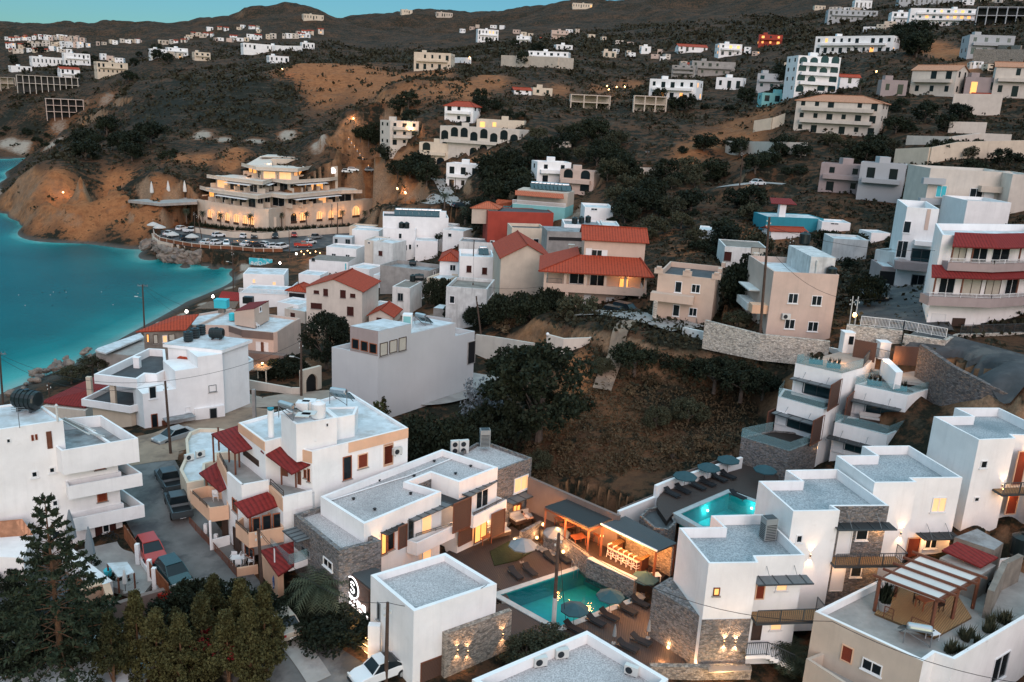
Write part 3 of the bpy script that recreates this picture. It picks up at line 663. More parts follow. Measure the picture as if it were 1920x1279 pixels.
def W(T,pl,s,kind='glass',name='window',**k):
 q=Q(s)
 for a,b in zip(q[::2],q[1::2]):
  u0,z1=pl.on(*a);u1,z0=pl.on(*b);winr(T,pl,u0,z0,u1,z1,kind,name,**k)
def D(T,pl,s,kind='doorb',**k):W(T,pl,s,kind,'door',mull=False,**k)
def rail(T,P,h=1.0,kind='bars',mat='dark_metal',sp=.14,name='railing'):
 m=MB();P=[np.asarray(p,float)for p in P];Z=np.array([0,0,1.])
 for a,b in zip(P[:-1],P[1:]):
  L=np.linalg.norm(b-a);n=max(1,int(L/(1.4 if kind!='balu' else 99)))
  if kind=='glass':
   m.obox(a,b-a,Z*h,unit(np.cross(b-a,Z))*.02)
  else:
   m.bar(a+Z*h,b+Z*h,.05)
   if kind=='rails':
    for q in(.3,.6):m.bar(a+Z*h*q,b+Z*h*q,.03)
   for k in range(n+1):p=a+(b-a)*k/n;m.bar(p,p+Z*h,.05)
   if kind=='bars':
    m.bar(a+Z*.1,b+Z*.1,.03);c=int(L/sp)
    for k in range(1,c):p=a+(b-a)*k/c;m.bar(p+Z*.1,p+Z*h,.025)
   if kind=='balu':
    m.bar(a+Z*h,b+Z*h,.16,.12);m.bar(a+Z*.05,b+Z*.05,.16,.1);c=max(2,int(L/.25))
    for k in range(c+1):p=a+(b-a)*k/c;m.bar(p+Z*.05,p+Z*h,.1)
 return m.build(name,'glass_rail' if kind=='glass' else mat,T)
def canopy(T,s,z,mat='canopy_grey',t=.08,zs=None,ribs=3,name='canopy',rods=None):
 P=pts(s,z)if isinstance(s,str)else s
 if zs is not None:P=[P3(*q,zz)for q,zz in zip(Q(s),zs)]
 o=MB().slab(P,t).build(name,mat,T)
 if ribs:
  m=MB()
  for k in range(ribs+2):
   f=k/(ribs+1);a=P[0]+(P[3]-P[0])*f;b=P[1]+(P[2]-P[1])*f;m.bar(a+np.array([0,0,.03]),b+np.array([0,0,.03]),.07,.05)
  m.build('rib','dark_metal',o)
 return o,P
def gable(T,P,ze,rh,mat='tile_red',over=.4,along=0,wallmat=None):
 """P: 4 footprint corners; ridge runs parallel to edge (along, along+1)"""
 P=[np.array([*p[:2],ze])for p in P];P=P[along:]+P[:along];c=sum(P)/4
 E=[p+unit((p-c)*[1,1,0])*over*1.3 for p in P]
 r0=(E[0]+E[3])/2+[0,0,rh];r1=(E[1]+E[2])/2+[0,0,rh];dz=np.array([0,0,-over*rh/(np.linalg.norm(P[0]-P[3])/2)])
 E=[e+dz*.5 for e in E]
 m=MB();m.slab([E[0],E[1],r1,r0],.12);m.slab([E[2],E[3],r0,r1],.12);m.bar(r0+[0,0,.05],r1+[0,0,.05],.22,.14);o=m.build('roof',mat,T)
 if wallmat:
  g=MB();a0,a1=(P[0]+P[3])/2+[0,0,rh*.93],(P[1]+P[2])/2+[0,0,rh*.93];g.poly([P[3],P[0],a0]);g.poly([P[1],P[2],a1]);g.build('gable',wallmat,T)
 return o
def hip(T,P,ze,rh,mat='tile_red',over=.45,rl=.45,name='roof'):
 P=[np.array([*p[:2],ze])for p in P];c=sum(P)/len(P);E=[p+unit((p-c)*[1,1,0])*over*1.3 for p in P]
 m=MB()
 if len(P)==4:
  if np.linalg.norm(P[0]-P[1])<np.linalg.norm(P[1]-P[2]):E=E[1:]+E[:1]
  a=(E[0]+E[3])/2;b=(E[1]+E[2])/2;r0=c+(a-c)*rl+[0,0,rh];r1=c+(b-c)*rl+[0,0,rh]
  m.slab([E[0],E[1],r1,r0],.1);m.slab([E[1],E[2],r1],.1);m.slab([E[2],E[3],r0,r1],.1);m.slab([E[3],E[0],r0],.1)
  m.bar(r0+[0,0,.05],r1+[0,0,.05],.2,.12)
  for e,r in((E[0],r0),(E[3],r0),(E[1],r1),(E[2],r1)):m.bar(e+[0,0,.05],r+[0,0,.05],.18,.12)
 else:
  ap=c+[0,0,rh]
  for k in range(len(P)):m.slab([E[k],E[(k+1)%len(P)],ap],.1);m.bar(E[k]+[0,0,.05],ap+[0,0,.05],.16,.1)
 return m.build(name,mat,T)
def shed(T,s,zs,mat='tile_red',t=.12,name='roof',posts=None,pz=None,pmat='wood_brown',pr=.12):
 P=[P3(*q,z)for q,z in zip(Q(s),zs)]if isinstance(s,str)else s
 o=MB().slab(P,t).build(name,mat,T)
 if posts:
  for k in posts:
   p=P[k]*.94+sum(P)/len(P)*.06;MB().box((p[0],p[1],pz),pr,pr,p[2]-pz-t*.6).build('post',pmat,T)
 return o
def rectf(A,B,dep):
 """footprint from the front edge A-B and a depth away from the viewer"""
 A,B=np.array(A[:2],float),np.array(B[:2],float);u=unit(B-A);n=np.array([-u[1],u[0]])
 if n@(A-CAM[:2])<0:n=-n
 return[A,B,B+n*dep,A+n*dep]
def house(label,s,zb,ty,dep,mat='white',name='house',cat='house',group=None,roof='roof_white',ph=.5,wins=None,side=None,rt=None,rh=1.6,rmat='tile_red',below=5,along=0):
 """front base corners in s, ground height zb, ty = top edge of the front-left corner; wins/side: [(string, kind, 'w'|'d'), ...]"""
 g=G(*Q(s)[0]);h=G(*Q(s)[1]);zb=max(zb,g[2],h[2])if max(g[2],h[2])>zb+.5 else zb
 A,B=pts(s,zb);zt=ztop(A,ty);P=rectf(A,B,dep);settle(P,zb);T=thing(name,label,cat,((A[0]+B[0])/2,(A[1]+B[1])/2,zb),group)
 if rt:blk(T,P,zt,zb-below,mat,0,None);(gable(T,P,zt,rh,rmat,wallmat=mat,along=along)if rt=='gable' else hip(T,P,zt,rh,rmat))
 else:blk(T,P,zt,zb-below,mat,ph,roof)
 F0=PL(P[0],P[1]);cl,cr=(P[0]+P[3])/2,(P[1]+P[2])/2
 S=PL(P[1],P[2])if np.dot(CAM[:2]-P[1],(P[1]-P[0]))>0 else PL(P[3],P[0])
 for st,kd,*r in(wins or[]):(D if r and r[0]=='d' else W)(T,F0,st,kd)
 for st,kd,*r in(side or[]):(D if r and r[0]=='d' else W)(T,S,st,kd)
 return T,P,zt,F0,S
# ---- small things built once and copied
ROOTS={}
def proto(name,label,cat):
 o=thing(name,label,cat,(0,0,0));ROOTS[name]=[o,False];return o
def put(name,loc,rz,label,group=None,scl=1.):
 r,used=ROOTS[name]
 if not used:ROOTS[name][1]=True;r.location=tuple(map(float,loc));r.rotation_euler=(0,0,rz);r.scale=(scl,)*3;r['label']=label;(group and r.__setitem__('group',group));return r
 c=copytree(r,loc,rz,scl,label)
 if group:c['group']=group
 elif 'group' in c:del c['group']
 return c
def cyl_h(mb,c,r,L,n=14,seg=None):
 x=L/2;pr=[(-x,r*.6),(-x*.94,r*.9),(-x*.8,r),(x*.8,r),(x*.94,r*.9),(x,r*.6)]
 for(a,ra),(b,rb)in zip(pr[:-1],pr[1:]):mb.tube((c[0]+a,c[1],c[2]),(c[0]+b,c[1],c[2]),ra,rb,n,True)
t=proto('water_tank','','water tank');m=MB();cyl_h(m,(0,0,.75),.62,1.7);[m.tube((x,0,.75),(x+.05,0,.75),.66,.66,14)for x in(-.5,-.18,.14,.46)];m.build('tank','tank_black',t,smooth=False)
MB().box((-.45,0,0),.12,.9,.25).box((.45,0,0),.12,.9,.25).build('cradle','dark_metal',t);MB().tube((0,0,1.3),(0,0,1.45),.2,.18,10).build('cap','tank_black',t)
t=proto('drum_tank','','water tank');m=MB();[m.tube((0,0,.05+a),(0,0,.05+b),ra,rb,16)for a,ra,b,rb in((0,.55,.12,.6),(.12,.6,1.15,.6),(1.15,.6,1.35,.3))];m.build('tank','tank_black',t);MB().tube((0,0,1.38),(0,0,1.5),.18,.16,10).build('cap','tank_black',t)
t=proto('white_tank','','water tank');m=MB();[m.tube((0,0,a),(0,0,b),ra,rb,16)for a,ra,b,rb in((0,.5,.1,.58),(.1,.58,1.25,.58),(1.25,.58,1.4,.35))];m.build('tank','white_paint',t);MB().tube((0,0,1.4),(0,0,1.5),.2,.2,10).build('cap','white_paint',t)
t=proto('solar_heater','','solar heater');m=MB();cyl_h(m,(0,.55,1.25),.27,1.5,12);m.build('tank','steel',t)
MB().slab([(-.95,-.75,.25),(-.02,-.75,.25),(-.02,.35,1.15),(-.95,.35,1.15)],.08).slab([(.02,-.75,.25),(.95,-.75,.25),(.95,.35,1.15),(.02,.35,1.15)],.08).build('collector','panel',t)
m=MB();[m.bar((x,-.7,0),(x,.6,1.05),.05)for x in(-.8,.8)];[m.bar((x,.6,0),(x,.6,1.05),.05)for x in(-.8,.8)];m.bar((-.8,.6,.1),(.8,.6,.9),.04);m.build('stand','grey_metal',t)
t=proto('ac_unit','','air conditioner');MB().box((0,0,.05),.85,.34,.6).build('case','ac_white',t);m=MB();m.tube((-.12,-.17,.36),(-.12,-.20,.36),.22,.22,14);g=m.build('fan','grille',t);MB().box((-.3,0,0),.08,.36,.05).box((.3,0,0),.08,.36,.05).build('foot','dark_metal',t)
t=proto('tall_ac_unit','','air conditioner');MB().box((0,0,.1),.95,.75,1.65).build('case','ac_grey',t);m=MB()
for k in range(9):m.box((0,-.385,.2+k*.13),.8,.03,.05)
for k in range(9):m.box((-.48,0,.2+k*.13),.03,.6,.05)
m.build('grille','grille',t);MB().box((0,0,1.75),.75,.6,.05).build('fan_cover','dark_metal',t)
t=proto('twin_fan_unit','','air conditioner');MB().box((0,0,.08),.9,.35,1.3).build('case','ac_white',t);[MB().tube((-.08,-.175,z),(-.08,-.205,z),.24,.24,14).build('fan','grille',t)for z in(.4,1.02)]
t=proto('satellite_dish','','satellite dish');m=MB();n=14
for k in range(n):
 a,b=2*math.pi*k/n,2*math.pi*(k+1)/n
 for r0,r1,d0,d1 in((0,.3,0,.03),(.3,.6,.03,.14)):
  m.poly([(r0*math.cos(a),-d0,.9+r0*math.sin(a)),(r1*math.cos(a),-d1,.9+r1*math.sin(a)),(r1*math.cos(b),-d1,.9+r1*math.sin(b)),(r0*math.cos(b),-d0,.9+r0*math.sin(b))]);m.poly([(r0*math.cos(b),-d0+.02,.9+r0*math.sin(b)),(r1*math.cos(b),-d1+.02,.9+r1*math.sin(b)),(r1*math.cos(a),-d1+.02,.9+r1*math.sin(a)),(r0*math.cos(a),-d0+.02,.9+r0*math.sin(a))])
m.build('dish','ac_white',t);MB().tube((0,.05,0),(0,.05,.9),.03).tube((0,0,.6),(0,-.5,.8),.015).build('arm','grey_metal',t)
def umb(name,mat,r=1.7,sides=8,h=2.3):
 t=proto(name,'','parasol');m=MB();n=sides
 for k in range(n):
  a,b=2*math.pi*k/n,2*math.pi*(k+1)/n;A=(r*math.cos(a),r*math.sin(a),h-.1);B=(r*math.cos(b),r*math.sin(b),h-.1);A1=(.5*r*math.cos(a),.5*r*math.sin(a),h+.33);B1=(.5*r*math.cos(b),.5*r*math.sin(b),h+.33)
  m.poly([A,B,B1,A1]);m.poly([A1,B1,(0,0,h+.62)]);m.poly([A,(A[0],A[1],A[2]-.14),(B[0],B[1],B[2]-.14),B])
 m.build('canopy',mat,t);MB().tube((0,0,0),(0,0,h+.6),.03).build('pole','wood_dark',t);MB().box((0,0,0),.5,.5,.07).build('base','concrete',t)
umb('dark_parasol','cloth_teal');umb('grey_parasol','cloth_grey',1.6);umb('straw_parasol','cushion',1.5,10,2.2)
def cumb(name,mat,h=2.5):
 t=proto(name,'','parasol');m=MB();pr=[(.9,.10),(1.0,.25),(1.5,.22),(2.1,.12),(h,.03)]
 for(a,ra),(b,rb)in zip(pr[:-1],pr[1:]):m.tube((0,0,a),(0,0,b),ra,rb,9)
 m.build('canopy',mat,t);MB().tube((0,0,0),(0,0,1),.03).build('pole','wood_dark',t);MB().tube((0,0,0),(0,0,.12),.3,.25,12).build('base','concrete',t)
cumb('closed_grey_parasol','cloth_grey');cumb('closed_white_parasol','cloth_white')
t=proto('sun_lounger','','sun lounger');MB().box((0,-.3,.22),.68,1.35,.08).slab([(-.34,.38,.30),(.34,.38,.30),(.34,.95,.62),(-.34,.95,.62)],.08).build('mattress','cushion_dark',t)
MB().box((0,0,.14),.72,1.9,.07).build('frame','dark_metal',t);[MB().box((x,y,0),.06,.06,.15).build('leg','dark_metal',t)for x in(-.32,.32)for y in(-.85,.85)]
t=proto('bar_stool','','stool');MB().box((0,0,.68),.38,.38,.05).build('seat','cushion',t);[MB().bar((x*.17,y*.17,.68),(x*.22,y*.22,0),.035).build('leg','white_paint',t)for x in(-1,1)for y in(-1,1)]
m=MB();[m.bar((-.2,y,z),(.2,y,z),.025)for y in(-.2,.2)for z in(.25,.45)];[m.bar((x,-.2,z),(x,.2,z),.025)for x in(-.2,.2)for z in(.25,.45)];m.build('foot_rail','white_paint',t)
MB().bar((-.18,.18,.7),(-.18,.2,1.0),.03).bar((.18,.18,.7),(.18,.2,1.0),.03).bar((-.18,.2,.98),(.18,.2,.98),.03,.1).build('backrest','white_paint',t)
def chair(name,mat):
 t=proto(name,'','chair');MB().box((0,0,.43),.45,.45,.05).build('seat',mat,t);MB().box((0,.21,.5),.45,.05,.4).build('backrest',mat,t);[MB().box((x,y,0),.04,.04,.43).build('leg',mat,t)for x in(-.19,.19)for y in(-.19,.19)]
 MB().box((-.22,0,.62),.04,.4,.04).box((.22,0,.62),.04,.4,.04).build('armrest',mat,t)
chair('white_chair','white_paint');chair('dark_chair','wood_dark')
def table(name,mat,x=1.0,y=.8):
 t=proto(name,'','table');MB().box((0,0,.7),x,y,.05).build('tabletop',mat,t);[MB().box((a*(x/2-.08),b*(y/2-.08),0),.06,.06,.7).build('leg',mat,t)for a in(-1,1)for b in(-1,1)]
table('wooden_table','wood_orange',1.1,.8);table('white_table','white_paint',1.1,.8)
t=proto('garden_sofa','','sofa');MB().box((0,0,.1),1.9,.8,.28).build('seat','wood_dark',t);MB().box((0,-.02,.38),1.8,.72,.12).build('cushion','cushion',t);MB().box((0,.36,.4),1.9,.14,.42).build('backrest','cushion',t)
t=proto('planter_box','','planter');MB().box((0,0,0),1.3,.45,.45).build('box','blue_teal',t)
def tuft(mb,c,r,h,n,seed,w=.05):
 R=random.Random(seed)
 for k in range(n):
  a=R.uniform(0,6.28);t=R.uniform(0,1);p=np.array([c[0]+R.uniform(-.3,.3)*r,c[1]+R.uniform(-.3,.3)*r,c[2]]);q=p+np.array([math.cos(a)*r*t,math.sin(a)*r*t,h*R.uniform(.5,1)]);s_=np.array([-math.sin(a),math.cos(a),0])*w
  mb.poly([p-s_,p+s_,q])
m=MB();[tuft(m,(x,0,.4),.35,.75,26,k)for k,x in enumerate((-.45,0,.45))];m.build('foliage','leaf_dark',t)
t=proto('potted_plant','','plant');MB().tube((0,0,0),(0,0,.5),.2,.3,10).build('pot','concrete',t);m=MB();tuft(m,(0,0,.45),.6,1.2,60,5,.06);tuft(m,(0,0,.9),.5,.6,60,6,.06);m.build('foliage','leaf_dark',t)
def glow(loc,e,col=(1,.50,.20),r=.12,name='light'):
 l=bpy.data.lights.new(name,'POINT');l.energy=e;l.color=col;l.shadow_soft_size=r;o=bpy.data.objects.new(name,l);COL.objects.link(o);o.location=tuple(map(float,loc));return o
def lamp_ball(loc,label,e=60,r=.14,group=None,mat='lit_hot',col=(1,.50,.20),pole=0.):
 T=thing('garden_lamp',label,'lamp',loc,group);z=pole
 if pole:MB().tube(loc,np.asarray(loc)+[0,0,pole],.04,.03).build('pole','dark_metal',T)
 else:MB().tube(loc,np.asarray(loc)+[0,0,.08],.1).build('base','dark_metal',T)
 MB().sphere(np.asarray(loc)+[0,0,z+r+.05],r,10,8).build('globe',mat,T,smooth=True)
 l=glow(np.asarray(loc)+[0,0,z+2*r+.25],e,col);l.parent=T;l.location=(0,0,z+2*r+.25)
def wall_lamp(pl,px,label,e=30,group='wall lamps of the villas',col=(1,.55,.28)):
 u,z=pl.on(*px);p=pl.at(u,z,.10);T=thing('wall_lamp',label,'wall lamp',p,group)
 MB().tube(p-[0,0,.1],p+[0,0,.1],.05,.05,8).build('housing','dark_metal',T)
 MB().tube(p+[0,0,.1],p+[0,0,.115],.045,.045,8).build('lens','lit_hot',T);MB().tube(p-[0,0,.115],p-[0,0,.1],.045,.045,8).build('lens','lit_hot',T)
 for s_ in(-1,1):
  l=bpy.data.lights.new('light','SPOT');l.energy=e;l.color=col;l.spot_size=math.radians(75);l.spot_blend=.8;l.shadow_soft_size=.04
  o=bpy.data.objects.new('light',l);COL.objects.link(o);o.parent=T;o.location=(*(pl.n*.12),s_*.14)
  d=Vector((-pl.n[0]*.25,-pl.n[1]*.25,s_));o.rotation_euler=d.to_track_quat('-Z','Y').to_euler()
# == the near villas on the right
def c3(P):return sum(np.asarray(p[:2],float)for p in P)/len(P)
def villa(label,s,zt,zb,roof='gravel_wet'):
 P=pts(s,zt);c=c3(P);T=thing('villa',label,'villa',(c[0],c[1],zb),'white cubic villas stepping up the slope');blk(T,P,zt,zb-1,'white',.75,roof,pt=.16);return T,P
def skin(T,A,B,z0,z1,mat='stone_grey',th=.06,name='stone_cladding'):
 pl=PL(A,B);MB().obox(pl.at(-.0,z0,0),pl.U*pl.L,(0,0,z1-z0),pl.N*th).build(name,mat,T);return PL(pl.at(0,0,th),pl.at(pl.L,0,th))
def ledge(T,A,B,z0,d=1.1,t=.08,mat='canopy_grey',rods=2):
 """flat metal canopy standing out from the wall A-B"""
 pl=PL(A,B);U=pl.U;Nn=pl.N;o=MB().obox(pl.at(0,z0,.0),U*pl.L,Nn*d,(0,0,t)).build('canopy',mat,T);m=MB()
 for k in range(4):p=pl.at(pl.L*(k+.5)/4,z0+t+.02,0);m.bar(p,p+Nn*d,.06,.05)
 m.bar(pl.at(0,z0+.04,d),pl.at(pl.L,z0+.04,d),.07,.1);m.build('rib','dark_metal',o)
 for k in range(rods):p=pl.at(pl.L*(k+.5)/rods,z0+t,d*.9);MB().tube(p,pl.at(pl.L*(k+.5)/rods,z0+t+.75,.02),.02,n=5).build('tie_rod','grey_metal',T)
def lerp(a,b,t):return np.asarray(a,float)+(np.asarray(b,float)-np.asarray(a,float))*t
def zq(pl,q):return pl.on(*Q(q)[0])[1]
T1,P1=villa('white cubic villa with a stone ground floor, nearest of its row to the pool','k535,938 200,535 705,530 560,398 1145,385 1620,846 1060,860 1095,930',16.5,8.5)
fr=PL(P1[0],P1[7]);lf=PL(P1[1],P1[0]);rt_=PL(P1[6],P1[5])
zs=12.25
skin(T1,P1[0],P1[7],7.5,zs);e=unit(w2([P1[1]])[0]-w2([P1[0]])[0])
A=w2([P1[0]])[0]-fr.u*.06+fr.n*.06;sp_=w2(pts('n458,552 i792,748 i885,690',zs))
MB().prism([sp_[0],sp_[0]+fr.u*2.5,sp_[2]+fr.u*2.5,sp_[2],sp_[1]],7.2,zs).build('stone_base','stone_grey',T1)
W(T1,fr,'k588,1210 650,1300','litd',mull=False);W(T1,rt_,'k1298,1120 1410,1245','lit');W(T1,rt_,'n1235,555 1345,690','lit');D(T1,rt_,'k1075,1125 1150,1340','peach');D(T1,rt_,'n1035,570 1110,800','doord')
ledge(T1,rt_.at(-.1,0),rt_.at(rt_.L+.3,0),zq(rt_,'k1350,1085'));q0=rt_.at(0,11.3,0)
def gallery(T,pl,u0,u1,z,d=1.5,mat='dark_metal',floor='deck_light'):
 U=pl.U;Nn=pl.N;MB().obox(pl.at(u0,z-.2,0),U*(u1-u0),Nn*d,(0,0,.14)).build('gallery',mat,T)
 MB().slab([pl.at(u0+.05,z-.02,.03),pl.at(u1-.05,z-.02,.03),pl.at(u1-.05,z-.02,d-.05),pl.at(u0+.05,z-.02,d-.05)],.035).build('deck',floor,T)
 return rail(T,[pl.at(u0,z-.06,0),pl.at(u0,z-.06,d),pl.at(u1,z-.06,d),pl.at(u1,z-.06,0)][1:],1.0)
gallery(T1,rt_,0.02,rt_.L+1.4,zq(rt_,'n1300,470'),1.4)
wall_lamp(fr,(1378,1204),'lower left twin-beam lamp on the stone wall of the front villa',110);wall_lamp(fr,(1357,1203),'lower right twin-beam lamp on the stone wall of the front villa',110)
wall_lamp(lf,(1293,1196),'lamp on the pool side of the stone villa wall',110)
put('tall_ac_unit',(*P3(1438,1011,15.75)[:2],15.75),.3,'tall grey air conditioner with grille on the roof of the front villa')
st=thing('outdoor_stair','white stair with railing rising beside the stone villa wall','stair',P3(1440,1240,8.6));m=MB();a0=q3('n950,985',9.9);a1=q3('n1180,975',9.9);m.slab([a0,a1,a1+np.array([.4,1.6,0]),a0+np.array([.4,1.6,0])],.25)
for k in range(7):p=a1+np.array([.30*k,.05*k,-.17*k]);m.obox(p-[0,0,.3],(.32,0,0),(.4,1.5,0),(0,0,.3))
m.build('steps','white',st);rail(st,[a0,a1,a1+np.array([2.1,.3,-1.1])],1.0)
T2,P2=villa('white cubic villa with a stone end wall and grey gravel roof, second of its row','l525,833 135,490 612,485 440,368 1025,356 1600,768 972,772 1052,822',18.53,9.8)
f2=PL(P2[0],P2[7]);r2=PL(P2[6],P2[5]);W(T2,f2,'k1520,618 1578,705','glass',mull=False);r2s=skin(T2,P2[6],P2[5],9.0,18.5)
W(T2,r2s,'j498,415 555,478','glass');W(T2,r2s,'j470,612 520,685','glass');D(T2,r2s,'j398,418 455,560','doorw');D(T2,r2s,'j362,628 415,765','doorw')
ledge(T2,r2s.at(.02,0),r2s.at(r2s.L+.2,0),zq(r2s,'j530,385'));zg2=zq(r2s,'j540,570');gallery(T2,r2s,.1,r2s.L+1.2,zg2,1.3);wall_lamp(f2,(1518.5,1041),'twin-beam lamp on the white front of the second villa',45)
u,z=r2s.on(*Q('j625,425')[0]);glow(r2s.at(u,zg2+2.3,.5),40);u,z=r2s.on(*Q('j590,640')[0]);glow(r2s.at(u,zg2-.5,.6),40);glow(r2s.at(1.2,zg2-.5,.9),25)
T3,P3_=villa('tall white cubic villa with two lamps and a lit window, third of its row','m240,990 l1010,205 1460,200 1300,97 1830,92 m1230,933 655,940 718,985',19.36,11.8)
r3=PL(P3_[0],P3_[7]);r3b=PL(P3_[6],P3_[5]);W(T3,r3b,'j928,238 992,320','lit');D(T3,r3b,'j788,465 835,605','peach');W(T3,r3b,'j888,458 945,525','glass');ledge(T3,r3b.at(1.2,0),r3b.at(r3b.L+.1,0),zq(r3b,'j930,440'))
wall_lamp(r3,(1688,999),'twin-beam lamp on the white front of the third villa',45);glow(r3b.at(2.2,zq(r3b,'j850,470'),.6),30);glow(r3b.at(r3b.L+.4,zq(r3b,'j1040,470'),.6),25)
T4,P4=villa('tall white cubic villa at the right edge, topmost of its row','m1415,508 905,245 1335,238 1140,147 1640,147 P1985,818 1897,815 1905,822',22.0,14.2)
r4=PL(P4[0],P4[7]);W(T4,r4,'m1438,742 1495,825','glass',mull=False);W(T4,r4,'J272,650 318,700','glass',mull=False);wall_lamp(r4,(1878,910),'twin-beam lamp on the white front of the topmost villa',45)
D(T4,r4,'J755,150 780,520','peach');D(T4,r4,'J650,595 715,835','peach');gallery(T4,PL(r4.at(r4.L-1.2,0),r4.at(r4.L+5,0)),0,6,zq(r4,'J690,545'),1.1)
glow(r4.at(r4.L+.5,zq(r4,'J690,600'),.6),30);glow(r4.at(r4.L+1.5,zq(r4,'J790,200'),.6),20)
# == the terraced villas above (glass balconies)
def terr(label,roofs,zt,zb):
 P=pts(roofs,zt);c=c3(P);T=thing('terraced_villa',label,'villa',(c[0],c[1],zb));return T,P
TU,PU=terr('white terraced villa with glass balconies, left of the upper pair','y790,245 1315,365 1555,298 1700,172 1320,112',21.5,12)
blk(TU,PU,21.5,11.5,'white',0,'paving_warm');f=PL(PU[0],PU[1]);W(TU,f,'y885,425 1180,655','teal','window');W(TU,f,'y800,410 880,585','shutw',mull=False)
ledge(TU,f.at(.0,0),f.at(f.L,0),20.0,1.0);D(TU,PL(f.at(f.L,0,1.),f.at(f.L,0,0)),'y1190,490 1270,710','slat')
Pm=pts('y595,620 1110,765 1250,718 1180,640 655,530',18.3);blk(TU,Pm,18.3,11.5,'white',.12,'deck',name='terrace');rail(TU,[np.array([*p[:2],18.3])for p in(Pm[4],Pm[0],Pm[1],Pm[2])],.9,'glass')
fm=PL(Pm[0],Pm[1]);W(TU,fm,'y700,810 985,1045','teal');W(TU,fm,'y605,785 690,950','shutw',mull=False);ledge(TU,fm.at(0,0),fm.at(fm.L,0),16.7,1.0);D(TU,PL(fm.at(fm.L,0,1.2),fm.at(fm.L,0,0)),'y990,890 1075,1110','slat')
D(TU,PL(fm.at(-.4,0,1.6),fm.at(-.4,0,.1)),'y480,790 600,970','slat')
Pb=pts('y180,1075 720,1235 1050,1110 980,1040 530,1000',15.1);blk(TU,Pb,15.1,9.5,'stone_grey',.12,'deck',name='lower_terrace');rail(TU,[np.array([*p[:2],15.1])for p in(Pb[4],Pb[0],Pb[1],Pb[2])],.9,'glass')
rail(TU,[P3(*q,21.52)for q in Q('y880,235 800,245 1315,358 1540,292')],.9,'glass');rail(TU,[P3(*q,21.52)for q in Q('y1550,285 1640,170 1900,235')],1.)
TV,PV=terr('white terraced villa with glass balconies, right of the upper pair','z475,370 925,465 1277,360 845,264',20.2,12.5)
blk(TV,PV,20.2,11.5,'white',.25,'gravel_wet');f=PL(PV[0],PV[1]);W(TV,f,'z560,520 820,720','teal');W(TV,f,'z478,505 555,630','shutw',mull=False);ledge(TV,f.at(0,0),f.at(f.L*.93,0),18.7,1.)
D(TV,PL(f.at(0,0,1.),f.at(0,0,0)),'z405,480 470,650','slat');sd=PL(PV[1],PV[2])
W(TV,sd,'z1050,535 1105,700','litw',mull=False);ledge(TV,sd.at(sd.L*.38,0),sd.at(sd.L*.75,0),19.0,1.)
Pm=pts('z300,690 752,803 878,752 820,700 400,640',17.1);blk(TV,Pm,17.1,11,'white',.12,'deck',name='terrace');rail(TV,[np.array([*p[:2],17.1])for p in(Pm[4],Pm[0],Pm[1],Pm[2])],.9,'glass')
fm=PL(Pm[0],Pm[1]);W(TV,fm,'z380,850 560,975','teal');W(TV,fm,'z292,825 375,960','shutw',mull=False);ledge(TV,fm.at(-.3,0),fm.at(fm.L*.9,0),15.6,1.)
Ps=pts('z900,745 1115,800 1115,740 960,700',17.4);blk(TV,Ps,17.4,12,'white',.3,'paving',name='side_terrace');Pc=pts('z830,840 1080,890 1110,860 940,810',15.4);MB().slab(Pc,.1).build('canopy','canopy_grey',TV)
rail(TV,[P3(*q,20.2)for q in Q('z845,262 475,368 925,462 1260,362')],.8,'glass')
pg=thing('garden_canopy','small flat canopy over the lit passage between the terraced villas','canopy',P3(1565,800,14));MB().slab(pts('y1110,865 1235,905 1400,880 1210,828',16.6),.1).build('slab','canopy_grey',pg);[MB().tube(P3(*q,14.0),P3(*q,16.5),.04).build('post','dark_metal',pg)for q in Q('y1130,1110 1240,1080')]
MB().obox(q3('y1120,1130',14.0),q3('y1215,1110',14.0)-q3('y1120,1130',14.0),(0,.1,0),(0,0,2.2)).build('screen','cream',pg)
for q,z,e_ in(('y1165,1000',15.3,260),('y1380,760',17.2,90),('y1010,1210',14.2,60),('z1080,730',17.0,60),('l560,300',12.6,300)):glow(q3(q,z),e_)
for k,(q,s_)in enumerate((('y1015,255','on the left terraced roof, nearer the hedge'),('y1215,300','on the left terraced roof, nearer the glass rail'),('z635,375','on the right terraced roof, by its left corner'),('z850,420','on the right terraced roof, by its front corner'))):
 p=q3(q,21.5 if k<2 else 20.0);put('planter_box',p,-.25,'teal planter box of spiky plants '+s_,'planters on the terraced roofs')
for q,z,s_ in(('y950,610',18.2,'upper left'),('y750,990',15.0,'lower left'),('z590,690',17.0,'right')):put('garden_sofa',q3(q,z),-.35,'pale cushioned sofa on the %s glass balcony'%s_,'balcony sofas')
def wallseg(name,label,cat,s,z0,z1,th,mat,zs=None,coping=None,group=None):
 A=[P3(*q,z1 if zs is None else zs[k])for k,q in enumerate(Q(s))];T=thing(name,label,cat,(A[0][0],A[0][1],z0),group);m=MB();cm=MB()
 for a,b in zip(A[:-1],A[1:]):
  n=unit(np.cross(b-a,(0,0,1)))*th
  for(p,q)in((a,b),):
   B0=[np.array([p[0],p[1],z0]),np.array([q[0],q[1],z0])]
   m.poly([B0[0],B0[1],q,p]);m.poly([B0[1]-n,B0[0]-n,p-n,q-n]);m.poly([p,q,q-n,p-n]);m.poly([B0[0],p,p-n,B0[0]-n]);m.poly([q,B0[1],B0[1]-n,q-n])
   if coping:cm.bar(p-n/2+[0,0,.03],q-n/2+[0,0,.03],th+.08,.06)
 m.build('wall',mat,T)
 if coping:cm.build('coping',coping,T)
 return T
